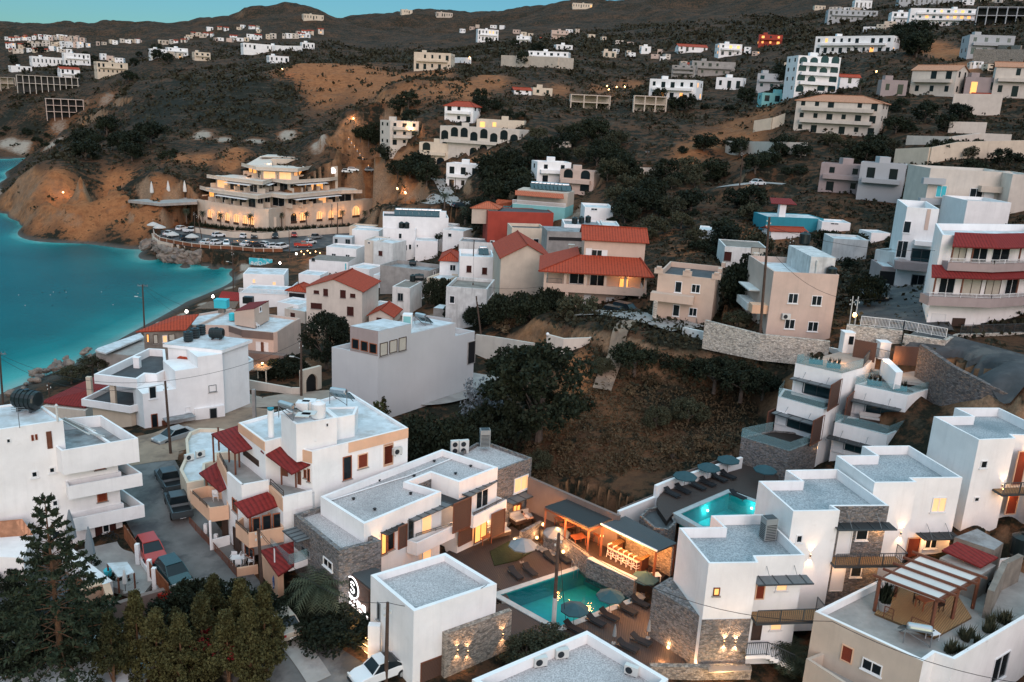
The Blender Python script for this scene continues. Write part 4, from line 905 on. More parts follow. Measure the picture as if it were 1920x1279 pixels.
for s_,lab in(('f900,610 965,595 945,705','white gate pillar with a window, left of the two by the terraced villas'),('f1100,635 1180,650 1150,735','white gate pillar, right of the two by the terraced villas')):
 q=Q(s_);a=P3(*q[2],21.5);zt_=ztop(a,q[1][1]);T=thing('gate_pillar',lab,'pillar',a,'gate pillars of the villa terrace');MB().box((a[0]-.4,a[1]+.5,21.4),1.1,1.2,zt_-21.4).build('shaft','white',T);MB().box((a[0]-.4,a[1]+.5,zt_),1.2,1.3,.08).build('cap','white',T)
 if 'window' in lab:MB().box((a[0]-.2,a[1]-.115,zt_-1.2),.5,.03,.9).build('pane','glass',T)
wallseg('wooden_gate','brown slatted wooden gate between the two white pillars','gate','f970,628 1095,650',21.3,23.4,.08,'slat_brown')
wallseg('wooden_gate','brown slatted wooden gate right of the pillars, lit orange','gate','f1195,665 1330,672',21.3,23.3,.08,'slat_brown');glow(q3('f1210,745',22),60);glow(q3('f890,720',22.4),60);glow(q3('f1140,745',22.3),60)
wallseg('retaining_wall','long dark rubble-stone retaining wall descending right of the terraced villas','wall','f1335,655 1500,770 1690,870 1920,975 2100,1060',15,24,.5,'stone_dark',zs=[24,23.6,23,22.2,21.5])
ramp=thing('ramp_wall','low white stair wall beside the terrace gate','wall',P3(1860,700,21));MB().prism(pts('f1120,735 1160,735 1240,810 1200,815',22.2),20.5,22.2).build('wall','white',ramp)
MB().slab(pts('f1010,780 1210,820 1345,800 1560,905 1230,860',20.6),.3).build('terrace_paving','paving',None,kind='structure')
# == bottom right house with roof pergola
TB=thing('house','cream corner house with a canvas pergola on its roof terrace','house',P3(1700,1250,8));PB=pts('j265,880 873,1160 940,1112 1050,1150 1640,800 1480,560 1180,600 620,705',13.6)
blk(TB,PB,13.6,6.5,'white',.55,'concrete');f=PL(PB[0],PB[1]);skin(TB,f.at(0,0),f.at(f.L,0),6.5,13.59,'beige',.05,'facade')
f=PL(f.at(0,0,.05),f.at(f.L,0,.05));W(TB,f,'j535,1135 635,1250','glass');sd=PL(PB[3],PB[4]);W(TB,sd,'j1275,1150 1330,1240','glass')
blk(TB,pts('j215,1145 420,1278 560,1400 700,1300 430,1060',10.9),10.9,6.5,'beige',.9,'paving','balcony');D(TB,f,'j420,1060 470,1180','peach')
pz=13.05;PG=thing('pergola','wooden pergola with pale canvas over a plank deck on the cream house roof','pergola',P3(1760,1120,pz));dk=pts('N0,760 450,945 730,790 620,620 180,540',pz+.15)
MB().slab(dk,.15).build('deck','deck_light',PG);C4=[P3(*q,15.5)for q in Q('N40,505 465,665 785,490 335,330')]
MB().slab([lerp(C4[0],C4[1],.02),lerp(C4[0],C4[1],.97),lerp(C4[3],C4[2],.97),lerp(C4[3],C4[2],.02)],.03).build('canvas','cloth_white',PG)
for k in range(5):a,b=lerp(C4[0],C4[3],k/4),lerp(C4[1],C4[2],k/4);d_=unit(b-a)*.5;MB().bar(a-d_+[0,0,.12],b+d_+[0,0,.12],.12,.16).build('beam','wood_brown',PG)
for a,b in((C4[0],C4[3]),(C4[1],C4[2])):MB().bar(a-[0,0,.1],b-[0,0,.1],.14,.2).build('beam','wood_brown',PG)
for p in(C4[0],lerp(C4[0],C4[3],.5),C4[3],C4[1],lerp(C4[1],C4[2],.5),C4[2]):MB().box((p[0],p[1],pz),.18,.18,15.4-pz).build('post','wood_brown',PG)
rail(PG,[np.array([*lerp(dk[0],dk[1],t)[:2],pz+.15])for t in(.15,.3)],.8,'rails','wood_brown');rail(PG,[np.array([*lerp(dk[0],dk[1],t)[:2],pz+.15])for t in(.6,.95)],.8,'rails','wood_brown')
put('solar_heater',P3(1715,1200,pz),2.9,'silver solar water heater on the cream house roof below the pergola');put('potted_plant',q3('N60,750',pz),0,'tall potted shrub in a white pot beside the pergola',None,1.5)
put('wooden_table',q3('N370,720',pz+.15),.4,'wooden table under the canvas pergola');put('dark_chair',q3('N310,690',pz+.15),1.2,'dark chair left of the pergola table','pergola chairs');put('dark_chair',q3('N480,740',pz+.15),-1.2,'dark chair right of the pergola table','pergola chairs')
put('white_table',q3('N430,960',pz),.4,'small white table outside the pergola deck',None,.7)
for k,q in enumerate(Q('N590,1060 720,960 850,870 1000,830')):
 p=P3(*q,pz);T=thing('roof_shrub',('lowest','second','third','highest')[k]+' shrub along the right parapet of the pergola roof','shrub',p,'shrubs along the parapet');m=MB();[tuft(m,p+np.array([rnd.uniform(-.5,.5),rnd.uniform(-.5,.5),0]),.6,.9,40,k*7+j,.07)for j in range(4)];m.build('foliage','leaf_olive',T)
sh=thing('shed','old concrete shed with a dark red tiled roof behind the pergola','shed',P3(1850,1070,10));sP=pts('N795,425 N925,345 N640,225 N500,290',15.6);blk(sh,sP,15.0,9,'concrete',0,None);shed(sh,'N800,415 930,340 620,222 505,285',[15.3,15.5,15.9,15.7],'tile_dark')
sh2=thing('shed','low grey flat-roofed shed behind the red tiled one','shed',P3(1850,1020,10));blk(sh2,pts('N600,190 900,290 970,235 770,125',15.2),15.2,9,'old_concrete',0,'roof_grey');put('drum_tank',q3('N1090,330',14.3),0,'black drum tank at the right edge by the sheds',None,1.3)
put('drum_tank',q3('N850,600',pz),0,'dark barrel beside the red-roofed shed',None,.6);wallseg('old_wall','weathered concrete wall right of the red-roofed shed','wall','N900,600 1000,390 1123,330',9,15.2,.4,'old_concrete')
# == bottom centre roof
TR=thing('house','white flat roof with three air conditioners at the bottom edge','house',P3(1070,1270,8));PR_=pts('P885,1274 K645,836 1345,1252 P1120,1420',12.6);blk(TR,PR_,12.6,7,'white',.7,'gravel',pt=.3)
for q,a,l in(('K240,1140',.35,'left'),('K425,1070',.35,'middle'),('K1025,1215',-.5,'right')):put('ac_unit',q3(q,11.9),a,'white air conditioner, %s of the three on the bottom roof'%l,'air conditioners on the bottom roof')
# == hotel block left of the pool
HB=thing('hotel_building','long white hotel block with grey gravel roofs and slate canopies beside the pool','hotel',P3(750,1020,8));hz=14.9
PH=pts('o855,495 365,185 p895,253 1522,455 1085,625 770,515 510,620 885,730',hz);blk(HB,PH,hz,7.4,'white',.55,'gravel',pt=.26)
fm=PL(PH[0],PH[7]);fs=PL(PH[4],PH[3]);fr_=PL(PH[5],PH[6])
W(HB,fm,'o1045,600 1105,820','litd',mull=False);W(HB,fm,'o1115,590 1190,770','orange');W(HB,fm,'o1345,450 1410,650','grey',mull=False);W(HB,fm,'o1500,420 1610,630','lit',mull=False);W(HB,fm,'o1615,380 1715,570','shutw',mull=False)
W(HB,fs,'p1275,740 1405,880','glass');W(HB,fs,'p1215,770 1270,930','shutw',mull=False)
skin(HB,PH[6],PH[5],11,14.3);MB().slab(pts('p510,640 770,640 1215,800 1010,890 880,845',13.3),.1).build('canopy','canopy_grey',HB)
canopy(HB,'o1000,578 1115,618 1338,510 1225,465',13.6);canopy(HB,'o1322,428 1420,465 1850,275 1735,240',13.7,ribs=4);canopy(HB,'p1090,750 1210,790 1518,610 1440,590',13.7,ribs=4)
for s_,z in(('o1240,530 1335,740',0),('p1020,870 1210,1110',0)):
 pl=PL(fm.at(0,0,1.15),fm.at(5,0,1.15));D(HB,pl,s_,'slat',label='slatted brown sliding screen')
Pq=pts('o1340,680 1450,712 1880,512 1850,470',12.0);blk(HB,Pq,12.0,10.9,'white',.95,'deck','balcony',pt=.15);Pq2=pts('p1215,1000 1250,1012 1622,822 1480,775 1200,900',12.0);blk(HB,Pq2,12.0,10.9,'white',.95,'deck','balcony',pt=.15)
Pq3=pts('o1060,975 1405,820 1340,790 1065,880',10.2);blk(HB,Pq3,10.2,7.6,'white',.9,'deck','balcony',pt=.12)
lowf=PL(fm.at(0,0,.3),fm.at(5,0,.3));W(HB,lowf,'p1260,1080 1390,1250','litd');D(HB,lowf,'p1080,1180 1225,1278','slat');D(HB,PL(fs.at(0,0,1.2),fs.at(5,0,1.2)),'p1450,985 1590,1190','slat')
W(HB,lowf,'o1510,790 1610,880','lit',mull=False)
for q in('o1560,760','p1150,1170','p1400,1080','p1590,960','o1060,760','o1790,350'):glow(q3(q,12.9 if q in('o1060,760','o1790,350')else 10.0),28)
for s_ in('o1440,640 1880,505','p1250,1000 1620,815'):rail(HB,[P3(*q,12.02)for q in Q(s_)],.25,'rails')
HS=thing('stone_building','dark stone block with a gravel roof and glass balcony, left end of the hotel','building',P3(620,1080,8));PS=pts('o65,385 570,798 1052,682 850,575 380,290',13.7);blk(HS,PS,13.7,7.2,'stone_grey',.35,'gravel',pt=.35)
sl_=PL(PS[0],PS[1]);W(HS,sl_,'o400,850 505,1035','glass');W(HS,sl_,'o150,720 250,880','grey');ledge(HS,sl_.at(.3,0),sl_.at(2.6,0),12.7,1.1,rods=0)
u,z=sl_.on(*Q('o40,1020')[0]);MB().obox(sl_.at(u-.3,10.3,0),sl_.U*3.1,sl_.N*1.6,(0,0,.55)).build('balcony','white',HS);rail(HS,[sl_.at(u-.3,10.85,1.55),sl_.at(u+2.8,10.85,1.55),sl_.at(u+2.8,10.85,0)],.9,'glass')
sf=PL(PS[1],PS[2]);HA=thing('stone_building','stone block with a lit window, right end of the hotel','building',P3(970,960,8));PA_=pts('p1522,492 1062,312 1280,180 1440,183 1905,350',14.1);blk(HA,PA_,14.1,7.6,'stone_grey',.3,'gravel',pt=.2)
sa_=PL(PA_[0],PA_[4]);W(HA,sa_,'p1705,590 1855,690','lit');ledge(HA,sa_.at(.9,0),sa_.at(sa_.L+1,0),10.9,1.2,rods=0);W(HA,PL(sa_.at(0,0,.03),sa_.at(5,0,.03)),'p1690,890 1765,1060','litd');W(HA,PL(sa_.at(0,0,.03),sa_.at(5,0,.03)),'x50,285 95,450','litd',mull=False)
put('tall_ac_unit',q3('p1370,225',14.1),.2,'tall grey air conditioner on the stone block at the right end of the hotel');put('twin_fan_unit',q3('p1040,310',13.6),.35,'white twin-fan unit, left of the pair on the hotel roof','twin-fan units');put('twin_fan_unit',q3('p1135,305',13.7),.35,'white twin-fan unit, right of the pair on the hotel roof','twin-fan units')
pp=thing('roof_pipe','thin white pipe running along the hotel gravel roof','pipe',P3(720,930,14.4));m=MB();qq=[P3(*q,14.45)for q in Q('o470,230 1200,0 p500,560 800,440 1050,340')];[m.tube(a,b,.05,n=6)for a,b in zip(qq[:-1],qq[1:])];m.build('pipe','white_paint',pp)
for k,q in enumerate(Q('o737,220 975,338 1380,160 p185,612 540,762 580,560 1045,535 1215,452 805,395 r0,0')[:9]):
 p=P3(*q,14.36);T=thing('roof_vent','small black vent cap on the hotel gravel roof','vent',p,'vent caps on the hotel roof');MB().tube(p,p+[0,0,.12],.1,.1,8).tube(p+[0,0,.12],p+[0,0,.16],.16,.12,8).build('cap','black',T)
EP=thing('entrance_porch','slatted brown entrance porch carrying a lit white round sign','porch',P3(660,1110,8));PE=pts('s215,212 885,765 1140,372 700,82',11.6);MB().prism(w2(PE),10.0,11.5).build('body','canopy_grey',EP);MB().slab([np.array([*p[:2],11.62])for p in PE],.1).build('roof','roof_slate',EP)
se=PL(PE[0],PE[1]);MB().obox(se.at(0,9.0,.0),se.U*se.L,(0,0,2.5),se.N*.12).build('sign_wall','slat_brown',EP);sg=PL(se.at(0,0,.14),se.at(se.L,0,.14))
u0,z0=sg.on(*Q('s515,730')[0]);Ns=sg.N
def disc(pl,u,z,r0,r1,o,th,mat,name,T,n=28):
 m=MB()
 for k in range(n):
  a,b=2*math.pi*k/n,2*math.pi*(k+1)/n;f_=lambda r,t:pl.at(u+r*math.cos(t),z+r*math.sin(t),o+th)
  m.poly([f_(r0,a),f_(r1,a),f_(r1,b),f_(r0,b)]if r0 else[pl.at(u,z,o+th),f_(r1,a),f_(r1,b)])
  m.poly([f_(r1,a),f_(r1,a)-Ns*th,f_(r1,b)-Ns*th,f_(r1,b)])
 return m.build(name,mat,T)
SG=thing('hotel_sign','round illuminated emblem with an S above bright white lettering','sign',sg.at(u0,z0));R_=.84;disc(sg,u0,z0,0,R_*.92,.02,.05,'black','disc',SG);disc(sg,u0,z0,R_*.91,R_,.05,.05,'sign_white','ring',SG)
def stroke(pl,L,w_,o,mat,name,T):
 m=MB()
 for a,b in zip(L[:-1],L[1:]):
  a_,b_=pl.at(*a,o),pl.at(*b,o);d_=unit(b_-a_);nn=np.cross(d_,Ns)*w_/2;m.poly([a_-nn-d_*w_*.3,b_-nn+d_*w_*.3,b_+nn+d_*w_*.3,a_+nn-d_*w_*.3]);
 return m.build(name,mat,T)
S_=[(.24,.30),(.12,.40),(-.12,.40),(-.25,.27),(-.20,.10),(.18,-.08),(.26,-.24),(.13,-.39),(-.12,-.40),(-.26,-.28)];sgn=1 if sg.u[0]>0 else -1
stroke(sg,[(u0+sgn*a,z0+b)for a,b in S_],.12,.09,'sign_white','letter',SG)
zl=z0-1.18;u_a=u0-1.5;rr=random.Random(4)
for k in range(8):
 x=u_a+k*.42;L=[[(x,zl),(x,zl+.42)],[(x+.28,zl),(x+.28,zl+.42)],[(x,zl+.42),(x+.28,zl+.42)],[(x,zl+.2),(x+.26,zl+.2)],[(x,zl),(x+.28,zl)]]
 pick=[L[0],L[3]]+[L[i]for i in(1,2,4)if rr.random()>.4]
 if k==0:pick=[[(x+.26,zl+.38),(x+.05,zl+.42),(x,zl+.26),(x+.26,zl+.16),(x+.24,zl+.02),(x,zl)]]
 T_=MB()
 for l in pick:
  for a,b in zip(l[:-1],l[1:]):
   a_,b_=sg.at(*a,.06),sg.at(*b,.06);nn=np.cross(unit(b_-a_),Ns)*.05;T_.poly([a_-nn,b_-nn,b_+nn,a_+nn])
 T_.build('letter','sign_white',SG)
m=MB()
for k in range(14):m.obox(sg.at(u_a+k*.26,zl-.38,.05),sg.U*.17,(0,0,.2),Ns*.03)
m.build('small_lettering','sign_white',SG);glow(sg.at(u0,zl+.1,.8),12,(1,.93,.92),.4);glow(sg.at(u0+1.3,zl-.1,.7),10,(1,.93,.92),.4)
WB=thing('white_building','plain white box building with a gravel roof behind the bottom street','building',P3(800,1200,8));PW=pts('h888,880 645,675 1065,550 1355,725',13.6);blk(WB,PW,13.6,7.3,'white',.5,'gravel',pt=.28)
wl=PL(PW[0],PW[1]);W(WB,wl,'h685,825 700,935','vent',mull=False);wf=PL(PW[0],PW[3]);D(WB,wf,'h925,1170 1055,1320','slat')
pw_=PL(wf.at(0,0,.4),wf.at(9,0,.4));ua,za_=pw_.on(*Q('h1065,1010')[0]);ub=pw_.on(*Q('h1441,870')[0])[0];ps=PL(pw_.at(ua,0),pw_.at(ub,0));GW=thing('garden_wall','lit rubble-stone wall standing against the white box building','wall',ps.at(0,7.5));MB().obox(ps.at(0,7.0,0),ps.U*ps.L,(0,0,za_-7),-ps.N*.38).build('wall','stone_warm',GW)
for k,q in enumerate(Q('h1130,1100 1188,1105 1385,1010')):wall_lamp(ps,q,('left','middle','right')[k]+' lamp of the three on the stone garden wall',45)
pl_=thing('gate_post','white gate post lit from below beside the entrance steps','pillar',q3('h665,1160',7.8));p=q3('h665,1160',7.8);MB().box(p,.8,.5,2.9).build('shaft','white',pl_);glow(p+np.array([-.6,-.5,.3]),30);glow(q3('h870,1230',7.6)+np.array([0,-.3,.2]),30)
stp=thing('entrance_steps','stone steps with light strips under each tread, left of the white box building','steps',P3(680,1210,7.8))
for k in range(7):
 a,b=P3(*lerp(*Q('h500,1140 640,1000'),k/6),7.85+k*.16),P3(*lerp(*Q('h575,1190 690,1040'),k/6),7.85+k*.16);d_=unit(np.cross(b-a,(0,0,1)))*.55
 if d_[1]<0:d_=-d_
 MB().slab([a,b,b+d_,a+d_],.16).build('step','paving_warm',stp);MB().bar(a-[0,0,.07]-d_*.03,b-[0,0,.07]-d_*.03,.03,.05).build('light_strip','lit_hot',stp)
for t_ in(.2,.6,1.0):glow(P3(*lerp(*Q('h540,1150 660,1010'),t_),8.9),14,(1,.55,.18))
glow(q3('h560,930',8.8),60,(1,.5,.2))
# == pools, decks, bar
def basin(label,s,z,name='swimming_pool',cw=.5,depth=1.5):
 P=pts(s,z);c=c3(P);T=thing(name,label,'pool',(c[0],c[1],z-depth));I=ccw(w2(P));O=inset(I,-cw);m=MB();n=len(I)
 m.poly([(p[0],p[1],z-depth)for p in I])
 for k in range(n):a,b=I[k],I[(k+1)%n];m.poly([(a[0],a[1],z-depth),(b[0],b[1],z-depth),(b[0],b[1],z+.12),(a[0],a[1],z+.12)])
 m.build('basin','pool_tile',T);m=MB()
 for k in range(n):
  j=(k+1)%n;m.poly([(*I[k],z+.14),(*I[j],z+.14),(*O[j],z+.14),(*O[k],z+.14)]);m.poly([(*O[k],z+.14),(*O[j],z+.14),(*O[j],z-.5),(*O[k],z-.5)]);m.poly([(*I[k],z+.14),(*I[j],z+.14),(*I[j],z+.05),(*I[k],z+.05)])
 m.build('coping','coping',T);MB().poly([(p[0],p[1],z)for p in I]).build('water','pool_water',T);return T,I
m_=bpy.data.materials.new('pool_water');m_.use_nodes=True;n_=m_.node_tree;n_.nodes.clear();o_=n_.nodes.new('ShaderNodeOutputMaterial');mx=n_.nodes.new('ShaderNodeMixShader');tr=n_.nodes.new('ShaderNodeBsdfTransparent');gl=n_.nodes.new('ShaderNodeBsdfGlossy');fn=n_.nodes.new('ShaderNodeFresnel')
tr.inputs[0].default_value=(.42,.88,.88,1);gl.inputs['Roughness'].default_value=.06;fn.inputs[0].default_value=1.33;nz=n_.nodes.new('ShaderNodeTexNoise');nz.inputs['Scale'].default_value=3;bp=n_.nodes.new('ShaderNodeBump');bp.inputs['Strength'].default_value=.25;bp.inputs['Distance'].default_value=.05
ge=n_.nodes.new('ShaderNodeNewGeometry');n_.links.new(ge.outputs['Position'],nz.inputs['Vector']);n_.links.new(nz.outputs[0],bp.inputs['Height']);n_.links.new(bp.outputs[0],gl.inputs['Normal']);n_.links.new(fn.outputs[0],mx.inputs[0]);n_.links.new(tr.outputs[0],mx.inputs[1]);n_.links.new(gl.outputs[0],mx.inputs[2]);n_.links.new(mx.outputs[0],o_.inputs[0]);MATS['pool_water']=m_
PT1,PI1=basin('rectangular teal swimming pool lit from within, beside the bar',POOL1,8.25);PT2,PI2=basin('smaller teal pool on the upper terrace behind the front villa',POOL2,12.3)
def plight(T,p,e):l=glow(p,e*1.1,(.75,1,1),.15);d=MB().sphere(p,.11,10,8).build('pool_lamp','lit_white',T)
for q in('i205,728',):plight(PT1,q3(q,7.75),70)
for q in('L245,890',):plight(PT2,q3(q,11.8),45)
plight(PT2,q3('L1000,850',12.0),40)
def deck(name,s,z,mat='deck',th=.25,kind='structure'):
 o=MB().slab([np.array([*p[:2],z])for p in pts(s,z)],th).build(name,mat,None);o['kind']=kind;return o
deck('pool_terrace','K-700,250 -400,60 0,-60 300,120 625,285 580,270 -40,505',8.34);deck('pool_terrace','K-40,600 350,830 640,835 430,980 -200,900 -420,640',8.33)
deck('pool_terrace','K640,750 1090,560 1250,640 1500,1000 1480,1130 1150,1150 640,835 400,815',8.35);deck('pool_terrace','i0,850 -200,760 -260,700 -120,640 -20,800',8.3)
deck('bar_terrace','x830,860 1400,1130 1600,1200 1800,1000 1500,760 1190,420 660,200 200,330 330,560 600,760',9.35,'deck',.9)
deck('upper_pool_terrace','i815,245 910,140 1290,20 1500,120 P1440,945 1368,916 1258,966 i870,372 820,300',12.38,'deck',.6)
wallseg('pool_wall','low grey wall topped with white stone along the bar side of the pool','wall','x845,885 1375,1135',7.8,9.9,.45,'stone_grey',coping='coping');wallseg('garden_wall','grey stone wall between the lawn and the bar terrace','wall','x360,560 640,700 860,870',8.0,10.0,.4,'stone_grey')
wallseg('garden_wall','low stone wall left of the pergola seating','wall','x120,590 350,470',8.2,9.6,.35,'stone_grey')
wallseg('boundary_wall','tall brown rendered wall behind the bar pergola, by the dry field','wall','i90,125 600,345',8.5,12.6,.3,'taupe');wallseg('boundary_wall','white rendered wall stepping up between the field and the upper pool','wall','i605,320 815,235 815,175 900,140 1300,15',9,14.0,.3,'white',zs=[11.6,12.1,13.2,13.3,13.5])
wallseg('boundary_wall','brown slatted fence above the white wall by the upper pool','fence','i610,300 830,210 850,140 1240,0',10,14,.08,'taupe',zs=[11.5,12.0,13.2,13.4])
BP=thing('bar_pergola','grey pergola roof on timber posts over the dining tables','pergola',P3(1085,1000,9.3));zc=12.1;Pc=[P3(*q,zc)for q in Q('x370,298 870,538 1205,410 665,198')];MB().slab(Pc,.12).build('roof','canopy_grey',BP)
for p in(Pc[0],lerp(Pc[0],Pc[1],.48),Pc[1],Pc[2],Pc[3]):q=lerp(p,sum(Pc)/4,.03);MB().box((q[0],q[1],9.3),.16,.16,zc-9.4).build('post','wood_brown',BP)
MB().bar(Pc[0]-[0,0,.2],Pc[1]-[0,0,.2],.12,.18).bar(Pc[1]-[0,0,.2],Pc[2]-[0,0,.2],.12,.18).build('beam','wood_brown',BP)
BR=thing('bar_roof','dark slate roof with a pale gutter over the bar counter','roof',P3(1200,1000,9.3));Pd=[P3(*q,12.2)for q in Q('x1000,500 1632,805 1855,708 1275,405')];MB().slab(Pd,.12).build('roof','roof_slate',BR);MB().bar(Pd[0]+[0,0,.05],Pd[1]+[0,0,.05],.14,.12).build('gutter','white_paint',BR)
for p in(Pd[0],Pd[1],Pd[2],Pd[3]):q=lerp(p,sum(Pd)/4,.05);MB().box((q[0],q[1],9.3),.18,.18,2.75).build('post','wood_brown',BR)
MB().obox(lerp(Pd[3],Pd[0],.1)-[0,0,2.85],Pd[2]-Pd[3],unit(np.cross(Pd[2]-Pd[3],(0,0,1)))*.2,(0,0,2.6)).build('back_wall','stone_warm',BR)
BC=thing('bar_counter','L-shaped timber bar counter glowing under the slate roof','counter',P3(1190,1035,9.35));zc=10.45
for s_ in('x1085,712 1462,905 1560,850 1530,835 1450,875 1180,740','x1085,712 1180,740 1265,690 1215,655'):MB().slab([np.array([*p[:2],zc])for p in pts(s_,zc)],.1).build('top','deck_light',BC);MB().prism(inset(ccw(w2(pts(s_,zc))),.08),9.35,zc-.1).build('body','wood_brown',BC)
sh_=thing('bar_shelf','lit back bar shelf with bottles and glasses','shelf',q3('x1330,745',9.35));a,b=q3('x1220,700',9.9),q3('x1480,800',9.9);MB().bar(a,b,.45,1.0).build('cabinet','wood_dark',sh_)
for k in range(12):p=lerp(a,b,(k+.5)/12)+np.array([0,0,.5]);T=thing('bottle','glass bottle standing on the lit back bar shelf','bottle',p,'bottles on the bar shelf');MB().tube(p,p+[0,0,.22],.05,.05,7).tube(p+[0,0,.22],p+[0,0,.34],.02,.02,6).build('glass',rnd.choice(['glass_teal','lit_soft','cushion']),T)  # some bottles glow by material, shelf light put into their colour
for k in range(6):p=P3(*lerp(*Q('x1110,870 1395,1015'),k/5),9.35);put('bar_stool',p,.6,('first','second','third','fourth','fifth','sixth')[k]+' white bar stool from the pergola end of the counter','bar stools',1.15)
for k,q in enumerate(Q('x740,730 560,520 900,610 1000,700 620,600')):put('wooden_table',P3(*q,9.35),.5,'wooden dining table %s the grey pergola'%('at the front edge of','at the back left under','at the back right under','at the bar side of','in the middle under')[k],'dining tables',1.1)
for k,q in enumerate(Q('x720,690 790,650 880,710 930,590 960,570 540,560 620,500 1000,640 680,620 590,570 1560,1110 1620,1080')):put('dark_chair',P3(*q,9.35),rnd.uniform(0,6),'dark dining chair on the lit bar terrace','dining chairs under the pergola')
put('white_table',q3('x1600,1140',9.35),.3,'small round-edged table at the pool corner of the bar terrace',None,.8)
for q,e_ in(('x700,600',110),('x930,640',90),('x1180,680',80),('x1380,790',110),('x560,500',60),('x1560,960',50),('x1250,760',60)):glow(q3(q,11.6),e_*1.8,(1,.38,.09),.2)
lampz=[('x350,512',9.6,'by the low stone wall'),('x190,600',8.5,'on the lawn corner'),('x45,740',8.5,'on the lawn beside the grey parasol'),('x30,685',8.5,'at the end of the lawn wall'),('x575,820',9.0,'behind the pool ladder'),('x1010,640',10.6,'hanging in the bar pergola'),('x515,590',10.2,'beside the pergola post'),('x280,660',8.5,'next to the stepping stones')]
for q,z,l in lampz:lamp_ball(q3(q,z)-[0,0,.1],'round glowing garden lamp '+l,22,.14,'glowing garden lamps')
for q,z,l in(('i825,1222',8.2,'left of the two on the low stone wall at the bottom'),('i1020,1215',8.3,'right of the two on the low stone wall at the bottom'),('i878,1095',8.3,'at the foot of the stone villa wall')):lamp_ball(q3(q,z),'round glowing path lamp '+l,25,.12,'glowing garden lamps')
glow(q3('i800,960',8.8),50,(1,.5,.2));glow(q3('i850,1140',8.7),40,(1,.5,.2));glow(q3('i1200,1240',9.2),90,(1,.6,.25));glow(q3('i800,860',9.6),35)
wallseg('garden_wall','low stone wall below the sun deck at the bottom','wall','i780,1190 1050,1195 1350,1195',7.6,8.9,.4,'stone_warm')
bn=thing('slab_table','long pale stone table with steel legs below the twin wall lamps','table',q3('i1210,1215',8.2));MB().slab(pts('i1100,1190 1310,1180 1350,1210 1110,1222',9.1),.08).build('top','paving_warm',bn);[MB().tube(P3(*q,9.05),P3(*q,8.0),.04).build('leg','dark_metal',bn)for q in Q('i1120,1215 1220,1212 1335,1205')]
for q,z,l,nm in(('i545,885',8.35,'right of the two at the near pool edge','dark_parasol'),('i345,960',8.35,'left of the two at the near pool edge','dark_parasol'),('i965,200',12.4,'leftmost of the row by the upper pool wall','dark_parasol'),('i1098,150',12.4,'second of the row by the upper pool wall','dark_parasol'),('i1208,105',12.4,'third of the row by the upper pool wall','dark_parasol'),('L1200,430',12.4,'nearest the terraced villas','dark_parasol'),('i740,780',8.4,'over the deck beyond the far pool corner','dark_parasol'),('x110,930',8.3,'over the lawn beside the glowing lamps','grey_parasol'),('x490,790',8.4,'behind the pool by the stone wall','grey_parasol')):
 put(nm,q3(q,z),rnd.uniform(0,.7),('dark teal' if nm[0]=='d' else 'grey')+' open parasol '+l,'open parasols',.64 if nm[0]=='d' else .75)
for q,l in(('i765,1030','by the stone villa wall'),('i572,1060','in the middle of the lower sun deck')):put('closed_grey_parasol',q3(q,8.35),0,'folded dark parasol '+l,'folded parasols',.62)
ls=[('i470,945',8.36,.85),('i545,915',8.36,.85),('i650,880',8.36,.85),('i720,840',8.36,.85),('i345,985',8.36,.85),('i650,1090',8.36,.95),('i725,1055',8.36,.95),('i20,680',8.36,.6),('i100,660',8.36,.6),('i220,590',8.36,.6),('i290,590',8.36,.6),('i900,225',12.4,.7),('i960,205',12.4,.7),('i1045,185',12.4,.7),('i1100,165',12.4,.7),('i1165,140',12.4,.7),('i1215,125',12.4,.7),('i1270,240',12.4,.7)]
ln=['second from the left at the near pool edge','third from the left at the near pool edge','fourth from the left at the near pool edge','last from the left at the near pool edge','leftmost at the near pool edge','nearer the bottom roof on the lower sun deck','nearer the stone villa on the lower sun deck','left of the pair before the lawn','right of the pair before the lawn','left of the pair by the pool stone wall','right of the pair by the pool stone wall','first in the row by the upper pool wall','second in the row by the upper pool wall','third in the row by the upper pool wall','fourth in the row by the upper pool wall','fifth in the row by the upper pool wall','last in the row by the upper pool wall','alone beside the upper pool']
for(q,z,a),l in zip(ls,ln):put('sun_lounger',q3(q,z),a,'dark cushioned sun lounger, '+l,'dark sun loungers',.82)
put('garden_sofa',q3('x120,470',8.6),.6,'low sofa under the lit terrace of the hotel',None,1.2);put('garden_sofa',q3('p1530,1230',8.6),.6,'dark-backed sofa beside the hotel slatted screen',None,1.1);put('wooden_table',q3('h1290,495',8.5),.5,'low wooden table on the hotel terrace',None,.9)
deck('lawn','x-250,800 -40,690 150,650 330,740 60,900 -200,960',8.42,'grass',.1)
for k in range(9):p=P3(*lerp(*Q('x60,660 460,830'),k/8),8.46);T=thing('stepping_stone','square pale stepping stone on the lawn path','stepping stone',p,'stepping stones across the lawn');MB().box(p-[0,0,.03],.75,.55,.06,.5).build('slab','paving',T)
ld=thing('pool_ladder','steel ladder at the far side of the large pool','ladder',q3('x690,990',8.4));
for q in Q('x670,1000 715,990'):p=P3(*q,8.3);MB().tube(p,p+[0,0,.9],.025,n=6).tube(p+[0,0,.9],p+np.array([.15,-.5,.8]),.025,n=6).tube(p+np.array([.15,-.5,.8]),p+np.array([.15,-.5,-.6]),.025,n=6).build('rail','steel',ld)
rk=thing('rock_garden','rounded stone-walled planting bed between the bar roof and upper pool','planting bed',P3(1210,975,10));pr_=pts('i720,340 760,300 830,285 900,320 925,380 880,420 800,410',12.2);blk(rk,pr_,12.2,9,'stone_grey',.3,'roof_dark')
